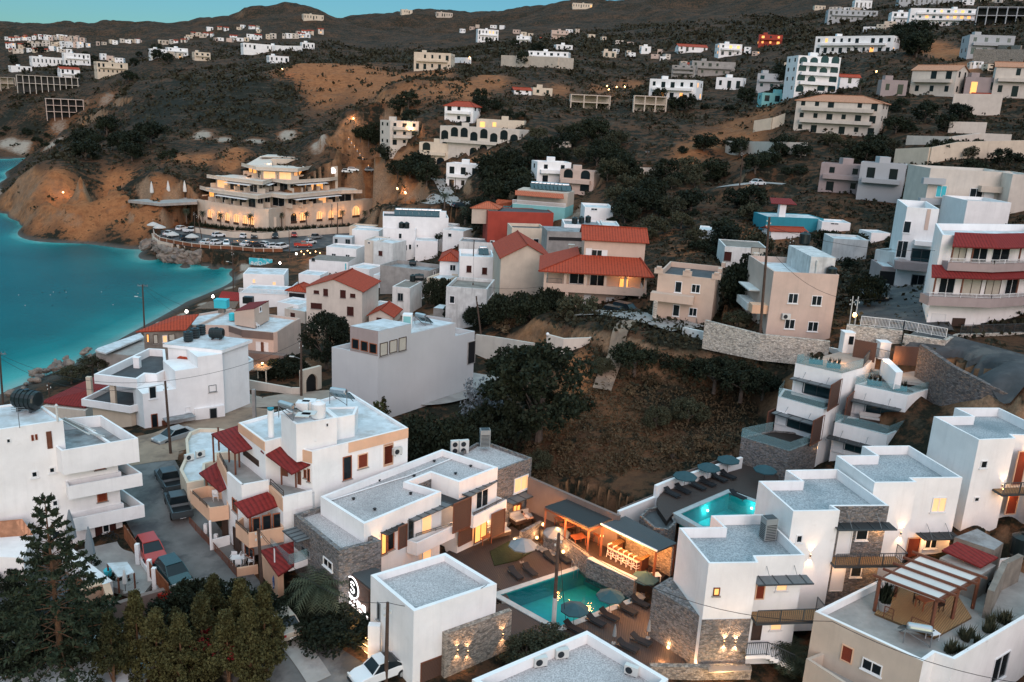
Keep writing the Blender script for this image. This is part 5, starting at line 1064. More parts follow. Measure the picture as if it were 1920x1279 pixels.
# == left: apartment block
TA=thing('apartment_building','tall white apartment block with rust-brown shutters at the left edge','apartment block',(-34,66,9.3))
za=17.1
PA=pts('q-700,840 1062,500 1465,435 1065,190 -700,640',za);f=PL(PA[0],q3('q1312,600',16.0));
A_=q3('q1312,622',15.9);u_=PL(PA[1],PA[2]).u;bk=w2([PA[3]])[0]-w2([PA[2]])[0]
fp=[A_[:2]-u_*30,A_[:2],A_[:2]+bk,A_[:2]+bk-u_*30]
blk(TA,fp,16.3,7.5,'white',.3,'roof_grey',pt=.2);F1=PL(fp[0],fp[1]);S1=PL(fp[1],fp[2])
B0=F1.at(F1.L-4.2,0,1.2);B1=F1.at(F1.L+1.5,0,1.2);Pb=[B0[:2],B1[:2],B1[:2]+bk+F1.n*-.2,F1.at(F1.L-4.2,0)[:2]+bk]
blk(TA,[*Pb],za,15.0,'white',1.0,'roof_grey','roof_terrace',pt=.16)
for k,(zt_,lab)in enumerate(((13.95,''),(11.05,''))):
 blk(TA,[F1.at(F1.L-4.0,0,1.2)[:2],F1.at(F1.L+1.6,0,1.2)[:2],F1.at(F1.L+1.6,0,1.2)[:2]+bk*.9,F1.at(F1.L+.01,0)[:2]+bk*.9,F1.at(F1.L+.01,0,0)[:2],F1.at(F1.L-4.0,0,0)[:2]],zt_,zt_-1.15,'white',1.0,'concrete','balcony',pt=.14)
for s_,kd in(('q1052,690 1185,830','shut'),('q1082,1055 1210,1190','shut'),('q345,865 430,925','glass'),('q545,820 625,875','glass'),('q580,1190 660,1250','glass'),('g285,430 345,470','glass')):W(TA,F1,s_,kd,fr=.1)
W(TA,F1,'g530,375 655,440','shutd');W(TA,PL(F1.at(0,0,.05),F1.at(5,0,.05)),'g572,368 618,430','glass')
for zt_ in(15.9,12.9):MB().obox(F1.at(F1.L-14.4,zt_-1.1,0),F1.U*5.2,F1.N*.55,(0,0,.95)).build('bay','white',TA)
uP,zP=F1.on(*Q('q755,315')[0]);zP=19.2;uP=F1.on(*Q('q720,400')[0])[0];p_=F1.at(uP,0,.0)[:2];bP=q3('q440,95',zP)[:2]-q3('q760,315',zP)[:2];PT_=[p_-u_*26,p_+F1.n*.02,p_+bP,p_+bP-u_*26];blk(TA,PT_,zP,15.9,'white',.12,'roof_white','penthouse');Fp=PL(PT_[0],PT_[1]);W(TA,Fp,'q348,455 382,515','shut');W(TA,Fp,'q392,447 424,505','shut');D(TA,Fp,'q515,418 595,600','doorb');W(TA,Fp,'q68,497 122,540','glass',mull=False)
put('water_tank',q3('q318,175',19.2),-.15,'large black horizontal tank on the apartment penthouse roof','black roof tanks',1.25)
m=MB();p=q3('q222,375',19.2);m.tube(p,p+[0,0,1.7],.03);[m.bar(p+np.array([-.5,0,z]),p+np.array([.5,.1,z]),.03)for z in(1.3,1.5,1.65)];T=thing('tv_antenna','thin television antenna on the apartment penthouse roof','antenna',p);m.build('mast','grey_metal',T)
p=q3('q650,300',19.2);T=thing('flue','thin steel flue at the corner of the apartment penthouse','flue',p);MB().tube(p,p+[0,0,1.3],.09).tube(p+[0,0,1.3],p+[0,0,1.45],.15,.05).build('pipe','ac_white',T)
p=q3('q820,450',16.15);T=thing('collapsed_awning','broken frame of an old awning on the apartment roof terrace','awning',p);m=MB()
for a,b in(((-1,0,.0),(-1,0,1.4)),((-1,0,1.4),(1.6,-.3,.2)),((-1,.8,1.2),(1.7,.6,.2)),((-1,0,1.4),(-1,.9,1.1)),((.9,.4,.1),(2.9,-.9,.35)),((1.1,.5,.1),(3.1,-.8,.35))):m.bar(p+np.array(a),p+np.array(b),.07)
m.build('frame','ac_white',T);MB().slab([p+np.array(x)for x in((-1,0,1.3),(.8,-.2,.5),(.8,.5,.45),(-1,.8,1.1))],.03).build('sheet','old_concrete',T)
an=thing('annexe','low white annexe with a faded tiled roof in front of the apartment block','annexe',P3(60,1040,8.2));Pn=pts('g-300,560 130,580 190,440 -300,420',10.6);blk(an,Pn,10.6,7.5,'white',0,None);shed(an,'g-300,480 185,445 125,360 -300,400',[10.7,10.7,11.9,11.9],'tile_pale');W(an,PL(*pts('g0,600 190,560',8)[:2]),'g125,468 170,530','glass')
MB().slab(pts('g440,535 690,480 870,700 800,790 560,720',8.75),.5).build('courtyard','paving',None,kind='structure')
wallseg('courtyard_wall','low white wall with rust-red fence panels between the courtyard and the street','wall','g700,420 770,560 865,690 945,760',8,9.2,.25,'white');
for k,(a,b)in enumerate((('g697,395','g770,500'),('g832,590','g862,640'),('g872,640','g945,725'))):
 A,B=q3(a,10.4),q3(b,10.4);T=thing('rusty_gate',('long rust-red metal gate beside the street','narrow rust-red gate behind the red car','rust-red fence panel beside the dark car')[k],'gate',(A[0],A[1],9));m=MB();m.bar(A,B,.07);m.bar(A-[0,0,1.2],B-[0,0,1.2],.07)
 for j in range(15):p=lerp(A,B,j/14);m.bar(p,p-[0,0,1.25],.09,.02)
 m.build('panel','rust',T)
for k,q in enumerate(Q('g770,500 838,590 865,635')):p=P3(*q,10.5);T=thing('gate_post',('far','middle','near')[k]+' white post of the rusty courtyard gates','post',p-[0,0,2],'white gate posts');MB().box(p-[0,0,2],.3,.3,2).build('post','white',T)
T=thing('outdoor_table','large weathered table with a pale top in the courtyard','table',q3('M1040,330',8.8));tp=pts('M920,255 1095,245 1155,335 1015,375',10.1);MB().slab(tp,.08).build('top','roof_white',T);[MB().box((p[0]*.97+c3(tp)[0]*.03,p[1]*.99+c3(tp)[1]*.01,8.75),.1,.1,1.3).build('leg','wood_brown',T)for p in tp]
for q,l,nm,s_ in(('M630,190','folded grey parasol by the apartment wall','closed_grey_parasol',1.6),('M790,320','folded dark parasol among the courtyard shrubs','closed_grey_parasol',1.5),('M1080,505','small folded white parasol in the courtyard','closed_white_parasol',.75)):put(nm,q3(q,8.8),0,l,None,s_)
wallseg('courtyard_wall','thick white-topped wall crossing the garden below the apartment block','wall','M520,160 640,270 865,450',7.5,9.4,.9,'white');wallseg('garden_wall','long brown rendered wall at the foot of the courtyard','wall','g575,870 780,800 1020,735',7,9.6,.4,'taupe')
MB().slab(pts('g-200,560 200,600 430,700 500,790 420,900 -200,900',8.2),.3).build('yard','roof_dark',None,kind='structure');MB().slab(pts('g600,920 1020,800 1100,830 800,1279 300,1500 0,1500 -100,900 450,880',7.9),.3).build('lower_yard','roof_white',None,kind='structure')
wallseg('planter_wall','peach low planter wall in the garden','wall','M680,490 880,440 910,540',8,9.6,.5,'peach')
T=thing('blue_bin','small blue plastic bin under the courtyard table','bin',q3('M930,375',8.8));p=q3('M930,375',8.8);MB().tube(p,p+[0,0,.6],.25,.3,10).tube(p+[0,0,.6],p+[0,0,.72],.32,.2,10).build('body','tank_blue',T)
T=thing('red_crate','red crate on the ledge at the end of the brown wall','crate',q3('M1435,565',8.8));p=q3('M1435,565',8.9);m=MB();[m.box(p+[0,0,z],1.1,.6,.08)for z in(0,.16,.32,.48)];[m.box(p+np.array([x,y,0]),.08,.08,.55)for x in(-.5,.5)for y in(-.26,.26)];m.build('crate','car_red',T)
T=thing('bicycle','dark bicycle leaning on the apartment wall','bicycle',P3(205,1005,9.0));p=P3(205,1007,9.35)
for x in(-.45,.45):
 m=MB();n=14
 for k in range(n):a,b=2*math.pi*k/n,2*math.pi*(k+1)/n;m.bar(p+np.array([x+.33*math.cos(a),0,.33*math.sin(a)]),p+np.array([x+.33*math.cos(b),0,.33*math.sin(b)]),.04)
 m.build('wheel','black',T)
MB().bar(p+np.array([-.45,0,0]),p+np.array([-.15,0,.45]),.04).bar(p+np.array([-.15,0,.45]),p+np.array([.35,0,.5]),.04).bar(p+np.array([.45,0,0]),p+np.array([.35,0,.6]),.04).bar(p+np.array([-.15,0,.45]),p+np.array([0,0,0]),.04).bar(p+np.array([0,0,0]),p+np.array([.35,0,.5]),.04).build('frame','black',T)
# == white and peach house with red canopies
TH_=thing('house','white and peach house stepping down to the street, with dark red tiled canopies','house',P3(520,930,8.5))
PM=pts('A645,375 940,590 1110,545 1300,655 1470,700 e375,1125 e45,922',18.0);blk(TH_,PM,18.0,8.0,'white',.25,'roof_white',pt=.18)
skin(TH_,PM[0],PM[1],17.2,17.97,'peach',.07,'cornice');skin(TH_,PM[3],PM[4],17.0,17.97,'peach',.07,'cornice')
PU_=pts('A1120,270 1290,395 1720,325 P750,765? 2200,250'.replace(' P750,765?',''),20.2);PU_=pts('A1120,270 1290,395 1750,318 1600,190',20.2);blk(TH_,PU_,20.2,17.0,'white',.12,'roof_white','stair_tower');
PU2=pts('A1750,320 1950,285 1990,190 1600,200',19.7);blk(TH_,PU2,19.7,17,'white',.12,'roof_white','roof_room')
fu=PL(PU_[1],PU_[2]);W(TH_,fu,'A1622,380 1655,420','hole',mull=False)
fe=PL(PM[4],PM[5]);W(TH_,fe,'e0,1270? '.replace('e0,1270? ','A1815,765 1915,1000'),'orange');W(TH_,fe,'h572,0 628,65','peach');D(TH_,fe,'e237,1220 290,1330','peach');D(TH_,fe,'h718,-50 770,45','peach')
skin(TH_,fe.at(fe.L*.36,0),fe.at(fe.L,0),17.1,17.97,'peach',.07,'cornice');MB().obox(fe.at(fe.L*.55,12.2,0),fe.U*fe.L*.45,fe.N*1.1,(0,0,.8)).build('balcony','peach',TH_);rail(TH_,[fe.at(fe.L*.55,13,1.05),fe.at(fe.L,13,1.05)],.5,'bars','wood_dark')
put('ac_unit',fe.at(fe.L*.86,15.9,.3),math.atan2(fe.u[1],fe.u[0]),'white air conditioner high on the peach-trimmed side wall')
LB=pts('A400,700 510,925 680,1075 985,1020 1140,1165 1472,1088 1470,800 1300,700 700,500',15.2)
PT2_=pts('A400,700 515,930 680,1075 985,1020 1140,1165 1472,1088',15.2)
back=[lerp(PM[4],PM[5],.02),w2([PM[3]])[0],w2([PM[1]])[0],w2([PM[0]])[0]]
poly=w2(PT2_)+[np.array(p[:2])for p in back];blk(TH_,poly,14.5,8.0,'white',0,'concrete','lower_storeys')
mm=MB();Pt=w2(PT2_)
def parap(T,a,b,z0,z1,mat,th=.2,name='parapet'):
 pl=PL(a,b);MB().obox(pl.at(0,z0,.03),pl.U*pl.L,(0,0,z1-z0),-pl.N*th).build(name,mat,T);return pl
parap(TH_,Pt[0],Pt[1],13.9,14.95,'peach');pq=PL(Pt[0],Pt[1]);rail(TH_,[pq.at(.8,14.9,-.1),pq.at(pq.L-.6,14.9,-.1)],.5,'rails','wood_dark')
parap(TH_,Pt[1],Pt[2],13.5,15.2,'white');parap(TH_,Pt[2],Pt[3],13.5,15.2,'white');pq=parap(TH_,Pt[3],Pt[4],13.6,14.75,'peach');rail(TH_,[pq.at(.1,14.7,-.1),pq.at(pq.L-.1,14.7,-.1)],.6,'rails','wood_dark');parap(TH_,Pt[4],Pt[5],13.5,14.85,'white')
wq=PL(PM[1],PM[0]);D(TH_,PL(w2([PM[0]])[0],w2([PM[1]])[0]),'A700,670 875,870','doord');w3=PL(PM[3],PM[1]);D(TH_,w3,'A1120,870 1200,980','doorb');w4=PL(PM[3],PM[4])
D(TH_,w4,'A1310,915 1350,1075','doorb');W(TH_,w4,'A1380,900 1410,1000','orange');W(TH_,w4,'A1420,890 1450,1040','orange')
shed(TH_,'A600,718 935,618 645,402 335,500',[16.5,16.7,17.3,17.1],'tile_dark',name='canopy',posts=(0,3),pz=14.5);[MB().box((*P3(*q,14.5)[:2],14.5),.12,.12,2.2).build('post','wood_brown',TH_)for q in Q('A540,820 655,880 930,930 965,945 425,690')]
shed(TH_,'A1240,952 1460,838 1115,592 890,688',[16.4,16.9,17.4,17.0],'tile_dark',name='canopy');[MB().box((*P3(*q,14.5)[:2],14.5),.12,.12,2.0).build('post','wood_brown',TH_)for q in Q('A1130,1075 1290,1105')]
shed(TH_,'A430,1150 522,1100 400,818 198,940',[13.3,13.6,14.0,13.7],'tile_dark',name='canopy');shed(TH_,'B745,422 1137,268 970,130 590,255',[13.4,13.7,14.5,14.1],'tile_dark',name='canopy')
for nm,s_,mat in(('balcony','B95,110 315,318 532,288 520,100 300,60','peach'),('balcony','B607,478 757,602 1150,535 1100,380 800,330','peach')):
 Pq=pts(s_,12.35);blk(TH_,Pq,12.35,11.1,mat,1.0,'concrete',nm,pt=.14)
rail(TH_,[P3(*q,12.3)for q in Q('B130,160 290,310')],.3,'rails','wood_dark');rail(TH_,[P3(*q,12.3)for q in Q('B615,490 750,612')],.3,'rails','wood_dark')
for q,z0,z1,mt in(('B290,175',11.4,13.6,'wood_brown'),('B645,480',11.4,13.5,'wood_brown'),('B780,600',11.4,13.3,'wood_orange'),('B340,810',8.6,11.4,'white'),('B112,380',8.6,11.2,'white')):p=q3(q,z0);MB().box(p,.16,.16,z1-z0).build('post',mt,TH_)
gf=PL(q3('B770,590',12),q3('B1148,520',12));[W(TH_,gf,'B%d,%d %d,%d'%t,'orange',mull=False)for t in((795,430,890,570),(905,400,1015,550),(1025,380,1140,525))]
lw=PL(Pt[0],Pt[2]);D(TH_,PL(q3('B455,650',9),q3('B540,650',9)),'B455,440 535,645','doord');D(TH_,PL(q3('B585,770',9),q3('B670,850',9)),'B585,520 670,840','doord');W(TH_,PL(q3('B700,850',9),q3('B830,930',9)),'B715,720 820,900','orange');W(TH_,PL(Pt[1],Pt[2]),'B575,190 635,380','orange',mull=False)
yd=thing('yard_wall','peach yard wall with brown railings along the street below the red-canopied house','wall',P3(430,1050,8.5));ypt=[P3(*q,9.35)for q in Q('B90,430 620,1000 862,962')]
for a,b in zip(ypt[:-1],ypt[1:]):pl=PL(a,b);MB().obox(pl.at(0,7.6,0),pl.U*pl.L,(0,0,1.75 if b is ypt[2]else 1.0),-pl.N*.2).build('wall','peach',yd)
rail(yd,[a+[0,0,-.75]for a in ypt[:2]],.85,'bars','wood_brown');MB().slab([np.array([*p[:2],8.62])for p in pts('B90,500 610,1060 870,1010 830,600 400,380 100,420',8.6)],.3).build('yard_floor','paving',yd)
for q in Q('B280,650 395,770'):p=P3(*q,8.4);MB().box(p,.28,.28,1.3).build('post','white',yd)
pl=PL(q3('B345,690',9.6),q3('B545,640',9.6));MB().obox(pl.at(0,8.4,0),pl.U*pl.L,(0,0,1.3),pl.N*-.15).build('partition','white',yd)
put('white_table',q3('B640,950',8.65),.3,'white plastic table in the street-side yard of the red-canopied house',None,.9)
for k,q in enumerate(Q('B590,930 700,930 650,990 B790,960')):put('white_chair',P3(*q,8.65),k*1.6,'white plastic chair around the yard table','white chairs in the street-side yard')
put('white_chair',q3('B385,230',11.45),.5,'white plastic chair on the first-floor peach balcony')
lo=thing('carport','low dark red tiled carport roof between the peach house and the stone block','carport',P3(570,1060,8));shed(lo,'B1090,1078 1270,960 1265,690 890,790',[10.6,10.8,11.6,11.3],'tile_dark',name='roof');MB().prism(pts('B880,830 1080,1070 1150,1040 1100,900',10.3),7.8,10.4).build('wall','peach',lo)
cr=thing('annexe','low curved grey roof terrace beside the parked pickups','annexe',P3(370,850,9));Pc_=pts('A45,560 90,480 200,435 420,440 640,470 640,700 400,720 400,800 270,835 255,1020 60,1055 -20,900 60,720',11.7);blk(cr,Pc_,11.7,8.3,'cream',.35,'roof_white',pt=.25)
for k,q in enumerate(Q('A90,800 215,760')):put('ac_unit',P3(*q,11.4),.8,('left','right')[k]+' of two small air conditioners on the curved roof','air conditioners on the curved roof')
for k,q in enumerate(Q('A1545,320')):put('white_tank',P3(*q,20.1),0,'upright white water tank on the stair tower of the red-canopied house')
for k,q in enumerate(Q('A1370,290 1440,270')):T=thing('tank_box',('left','right')[k]+' white tank box behind the tilted solar panel','water tank',P3(*q,20.1),'white tank boxes');MB().box(P3(*q,20.1),1.0,.9,1.15).build('body','white_paint',T);MB().box(P3(*q,21.25),1.05,.95,.06).build('lid','ac_white',T)
put('solar_heater',q3('A1240,320',20.1),2.6,'solar panel and tank at the corner of the stair tower');put('solar_heater',q3('A1800,150',19.6),2.9,'steel solar heater on the far end of the red-canopied house roof')
p=q3('A1440,640',17.8);T=thing('water_tank','white horizontal tank on the main roof of the red-canopied house','water tank',p);m=MB();cyl_h(m,p+[0,0,.75],.62,1.5);m.build('tank','white_paint',T);MB().box(p+[-.45,0,0],.1,.8,.3).box(p+[.45,0,0],.1,.8,.3).build('cradle','grey_metal',T)
p=q3('A1012,530',17.75);T=thing('chimney','tall round white chimney on the red-canopied house','chimney',p);MB().tube(p,p+[0,0,2.3],.26,.26,14).build('shaft','white',T);MB().tube(p+[0,0,2.32],p+[0,0,2.5],.2,.28,14).build('cap','blue_teal',T)
for s_ in('A790,0 820,195',):a,b=Q(s_);p=P3(*b,12);T=thing('concrete_column','square grey concrete column standing behind the red-canopied house','column',p-[0,0,3]);MB().box(p-[0,0,3],.35,.35,ztop(p,a[1])-p[2]+3).build('shaft','concrete',T)
# == grey plain house
GH=thing('house','plain windowless grey house with a glazed rooftop room','house',P3(740,720,9.5));zg=17.3
Pg=pts('r650,530 1490,310 1745,243 P842,590 P672,620 225,412',zg-.0);Pg=[Pg[0],q3('r1740,245',zg),None,None]
A,B=q3('r650,530',zg),q3('r1742,245',zg);C_=q3('r132,480',zg-.6);Dd=w2([C_])[0]-w2([A])[0]
Pg=[A[:2],B[:2],B[:2]+Dd,A[:2]+Dd];blk(GH,Pg,zg,8,'lilac',.7,'roof_white',pt=.2);FG=PL(A,B)
Dx=Dd*.62;s0=FG.at(FG.L*.31,0)[:2];s1=FG.at(FG.L*.775,0)[:2];P2g=[s0+FG.n*.01,s1+FG.n*.01,s1+Dx,s0+Dx];MB().prism(P2g,15.5,19.0).build('upper_wall','lilac',GH)
MB().poly([(*p,19.02)for p in inset(ccw(P2g),.2)]).build('roof','roof_white',GH)
b0=FG.at(.05,0)[:2];bx=[b0+FG.n*-.02,FG.at(FG.L*.312,0)[:2]+FG.n*-.02,FG.at(FG.L*.312,0)[:2]+Dd*.6,b0+Dd*.6];MB().prism(bx,15.6,20.2).build('glazed_room','mauve',GH);MB().poly([(*p,20.22)for p in ccw(bx)]).build('roof','roof_white',GH)
pr2=PL(bx[0],bx[1]);pl2=PL(bx[3],bx[0]);skin(GH,bx[0],bx[1],17.25,20.19,'lilac',.04,'cladding')
for t in((672,385,758,510),(780,355,866,475),(885,325,968,455)):W(GH,PL(pr2.at(0,0,.05),pr2.at(5,0,.05)),'r%d,%d %d,%d'%t,'curt',mull=False)
for t in((360,325,440,455),(460,350,540,480),(557,375,640,505)):W(GH,pl2,'r%d,%d %d,%d'%t,'orange',mull=False)
W(GH,PL(FG.at(0,0,.02),FG.at(9,0,.02)),'r1665,370 1740,600','open',mull=False);put('solar_heater',q3('r1160,170',19.0),2.6,'solar heater on the roof of the plain grey house');T=thing('tank_cage','white frame with green panels on the grey house roof','roof box',q3('r985,200',19));p=q3('r985,205',19.0);MB().box(p,1.1,1.1,1.7).build('frame','white',T);MB().box(p+[0,-.57,.1],.9,.03,1.4).build('panel','teal_wall',T)
wallseg('rear_parapet','teal parapet wall behind the grey house roof','wall','r700,160 940,130 1140,60 1480,110 1480,200',15.5,19.0,.15,'grey_wall',zs=[18.4,18.4,19.3,18.8,17.5])
# == big white house by the beach
WH=thing('house','large white flat-roofed house with an open loggia near the beach','house',P3(370,740,8.2))
Pw=pts('d915,655 1250,690 1420,630 1090,592',16.6);blk(WH,Pw,16.6,16.25,'white',0,'roof_white','roof_slab');Pwi=inset(ccw(w2(Pw)),.35);blk(WH,Pwi,16.25,7.5,'white',0,None)
Pt_=pts('Z335,850 820,905 915,842 1045,850 1160,795 1135,568 950,558',13.9);blk(WH,Pt_,13.9,12.8,'white',.9,'roof_dark','terrace',pt=.3)
gA,gB=q3('d818,1172',8),q3('d1268,1090',8);gp=rectf(gA,gB,4.0);MB().prism(gp,7,12.9).build('wall','white',WH);GF=PL(gA,gB);u9=GF.on(*Q('d990,900')[0])[0];MB().prism([GF.at(u9,0,.02)[:2],GF.at(GF.L-.02,0,.02)[:2],GF.at(GF.L-.02,0,-4.5)[:2],GF.at(u9,0,-4.5)[:2]],7,15.0).build('tower_wall','white',WH);MB().prism([GF.at(u9+2.5,0,.01)[:2],GF.at(GF.L-.03,0,.01)[:2],GF.at(GF.L-.03,0,-4.5)[:2],GF.at(u9+2.5,0,-4.5)[:2]],14,16.26).build('upper_wall','white',WH)
Pl=pts('Z192,1130 740,1215 885,1175 860,1010 520,970',10.9);blk(WH,Pl,10.9,10.1,'white',.55,'roof_dark','loggia_floor',pt=.25);MB().prism(inset(ccw(w2(Pl)),.8),6.5,10.2).build('wall','cream',WH)
for q in Q('Z565,1190 885,1165 300,1120'):p=P3(*q,10.3);MB().box(p,.55,.45,2.6).build('column','cream',WH)
Wf=PL(Pwi[0],Pwi[1])if True else None
pf=[(Pwi[k],Pwi[(k+1)%4])for k in range(4)];pf.sort(key=lambda e:(e[0][1]+e[1][1]));FW_=PL(*pf[0]);FW_=FW_ if FW_.A[0]<FW_.B[0]else PL(FW_.B,FW_.A)
for s_,kd in(('d1040,1010 1070,1035','glass'),('d1172,888 1218,920','vent')):W(WH,GF,s_,kd)
W(WH,GF,'d835,895 882,958','glass');W(WH,GF,'d848,1050 892,1150','orange');D(WH,GF,'d910,1085 945,1150','doorb');MB().obox(GF.at(GF.on(*Q('d915,1080')[0])[0],GF.on(*Q('d915,1075')[0])[1],0),GF.U*3.2,GF.N*1.3,(0,0,.12)).build('canopy','roof_grey',WH)
bl=pts('d1235,850 1425,740 1395,720 1225,800',13.3);blk(WH,bl,13.3,12.1,'white',.9,'concrete','balcony');shed(WH,'Z1270,665 1475,685 1570,595 1400,582',[15.1,15.1,15.8,15.8],'tile_red',name='small_roof')
MB().prism(rectf(q3('d1100,1115',8.2),q3('d1268,1090',8.2),2.5),7,10.2).build('annexe','white',WH);W(WH,PL(q3('d1100,1115',8.2),q3('d1268,1090',8.2)),'d1178,1018 1222,1085','grey')
for q,s_,l in(('Z1400,480',1.0,'left'),('Z1480,440',1.0,'middle'),('Z1545,405',1.0,'right')):T=thing('drum_tank','black ribbed drum tank, %s of the three on the large white house'%l,'water tank',q3(q,16.65),'black drums on the large white house');p=q3(q,16.65);m=MB();[m.tube(p+[0,0,.05+a*.28],p+[0,0,.05+a*.28+.2],.5,.56,14).tube(p+[0,0,.25+a*.28],p+[0,0,.05+(a+1)*.28],.56,.5,14)for a in range(4)];m.build('tank','tank_black',T);MB().tube(p+[0,0,1.17],p+[0,0,1.25],.2,.2).build('cap','tank_black',T)
put('water_tank',q3('Z1720,455',16.65),0,'black horizontal tank on the large white house','black roof tanks',1.0)
p=q3('Z828,775',13.0);T=thing('chimney','square white chimney on the dark roof of the large white house','chimney',p);MB().box(p,.7,.6,1.2).build('shaft','white',T);MB().box(p+[0,0,1.2],.8,.7,.1).build('cap','white',T)
sh=thing('canteen_roof','long dark red roof beside the beach, left of the large white house','roof',P3(180,760,3));shed(sh,'d225,980 480,1010 620,885 525,840',[6.4,6.4,8.4,8.2],'tile_dark',name='roof');MB().prism(pts('d235,1000 480,1025 600,930 480,880',6.2),2.5,6.1).build('wall','pale_beige',sh)
# == beach-side tavern and pink house
TVn=thing('tavern','beach tavern with a red tiled roof and lit windows','tavern',P3(310,640,5));shed(TVn,'Z805,372 1375,350 1520,172 1240,195',[11.2,11.2,12.6,12.2],'tile_red');Pv=pts('Z895,385 1370,350 1440,240 1050,260',11.0);blk(TVn,Pv,11.0,5,'old_concrete',0,None);fv=PL(Pv[0],Pv[1])
for t,kd in(((925,400,960,490),'litd'),((1000,405,1060,505),'curt'),((1105,415,1165,490),'lit'),((1175,400,1250,470),'curt')):W(TVn,PL(fv.at(0,0,.02),fv.at(9,0,.02)),'Z%d,%d %d,%d'%t,kd,mull=False)
glow(q3('Z1140,450',9.5)+np.array([0,-1.2,0]),30);sl2=thing('beach_terrace','long white-edged terrace roof beside the water','terrace',P3(230,690,2));MB().slab(pts('Z350,580 380,555 860,385 900,430 640,540 470,610',6.3),.25).build('roof','roof_white',sl2);MB().prism(pts('Z360,600 740,640 1120,560 900,440',5.6),2.5,5.6).build('wall','concrete',sl2)
PK=thing('house','pink-beige house with a brown fascia and a tall pink stair box','house',P3(500,660,7));Pk=pts('G-60,400 285,410 425,455 770,487 815,478 985,372 1068,330 300,230',12.8);blk(PK,Pk,12.8,6,'pink',.35,'roof_white');
a,b=Pk[1],Pk[2];skin(PK,Pk[1],Pk[2],11.9,12.79,'taupe',.05,'fascia');fk=skin(PK,Pk[2],Pk[3],11.7,12.79,'taupe',.05,'fascia');D(PK,PL(Pk[2],Pk[3]),'G580,585 720,725','shutw');D(PK,PL(PL(Pk[2],Pk[3]).at(0,0,.1),PL(Pk[2],Pk[3]).at(3,0,.1)),'G635,590 668,725','doorb')
pkl=PL(Pk[2],Pk[3]);MB().obox(pkl.at(.4,8.9,0),pkl.U*(pkl.L+1.6),pkl.N*1.2,(0,0,1)).build('balcony','taupe',PK)
bx=pts('G348,255 565,455 725,330 728,140 570,165',12.9);bb=[bx[0],bx[1],bx[2]];q0,q1,q2=q3('G350,400',12.6),q3('G568,440',12.6),q3('G728,350',12.6);z0=ztop(q0,Q('G348,255')[0][1]);z1=ztop(q2,Q('G728,140')[0][1]);m=MB();d_=q2-q1
for w_ in(0,):
 A0,B0,C0=q0,q1,q2;D0=q0+(q2-q1);m.poly([A0,B0,[*B0[:2],z0+.9],[*A0[:2],z0]]);m.poly([B0,C0,[*C0[:2],z1],[*B0[:2],z0+.9]]);m.poly([C0,D0,[*D0[:2],z1-.8],[*C0[:2],z1]]);m.poly([D0,A0,[*A0[:2],z0],[*D0[:2],z1-.8]])
m.build('stair_box','salmon',PK);shed(PK,[np.array([*A0[:2],z0+.05]),np.array([*B0[:2],z0+.95]),np.array([*C0[:2],z1+.05]),np.array([*D0[:2],z1-.75])],0,'tile_dark',name='small_roof');W(PK,PL(q1,q2),'G615,210 640,250','glass')
T=thing('tank_tower','bright turquoise box tank on a stubby concrete column','water tank',q3('G210,290',12.7));p=q3('G212,270',12.7);zt_=ztop(p,Q('G212,212')[0][1]);MB().box(p,.9,.9,zt_-12.7).build('column','old_concrete',T);MB().box((p[0],p[1],zt_),1.9,1.4,1.2).build('tank','tank_blue',T);MB().box((p[0],p[1],zt_+1.2),2.0,1.5,.07).build('lid','tank_blue',T)
p=q3('G322,350',12.6);T=thing('blue_drum','turquoise drum beside the pink stair box','water tank',p);MB().tube(p,p+[0,0,1.0],.45,.45,12).tube(p+[0,0,1],p+[0,0,1.12],.45,.2,12).build('drum','tank_blue',T)
put('white_chair',q3('G600,440',12.5),2.5,'brown-red chair on the pink house roof')
pgk=thing('lit_pergola','small lit pergola below the pink house','pergola',q3('G600,950',7));Pg_=pts('G500,895 690,900 800,840 600,820',9.5);MB().slab(Pg_,.1).build('roof','thatch',pgk);[MB().box((p[0],p[1],6.8),.15,.15,2.6).build('post','cream',pgk)for p in Pg_];lamp_ball(q3('G650,840',9.6),'glowing lamp on the small pergola below the pink house',120,.16)
wallseg('garden_wall','beige garden wall with a balustrade in front of the pink house','wall','G465,1000 960,1090 1060,1090',6.5,9.0,.3,'pale_beige');
AG=thing('arched_gate','sandstone gate arch with a dark door behind the street pole','gate',q3('G1190,1130',8.0));g0,g1=q3('G1085,1170',8.0),q3('G1298,1110',8.0);pg2=PL(g0,g1);zt_=ztop(g0,Q('G1090,905')[0][1]);hh=zt_-8
Lg=pg2.L;m=MB();n=12;cx_=Lg*.5;rw=Lg*.29;spr=8+hh*.5
def sec(x0,z0_,x1,z1_):m.obox(pg2.at(x0,z0_,0),pg2.U*(x1-x0),pg2.N*-.5,(0,0,z1_-z0_))
sec(0,7,cx_-rw,zt_);sec(cx_+rw,7,Lg,zt_)
for k in range(n):
 a,b=math.pi*k/n,math.pi*(k+1)/n;x0,x1=cx_+rw*math.cos(b),cx_+rw*math.cos(a);zz=spr+rw*min(math.sin(a),math.sin(b));sec(x0,zz,x1,zt_)
m.build('arch','sand_stone',AG);MB().obox(pg2.at(cx_-rw,7.8,-.35),pg2.U*2*rw,pg2.N*-.06,(0,0,hh*.85)).build('door','black',AG)
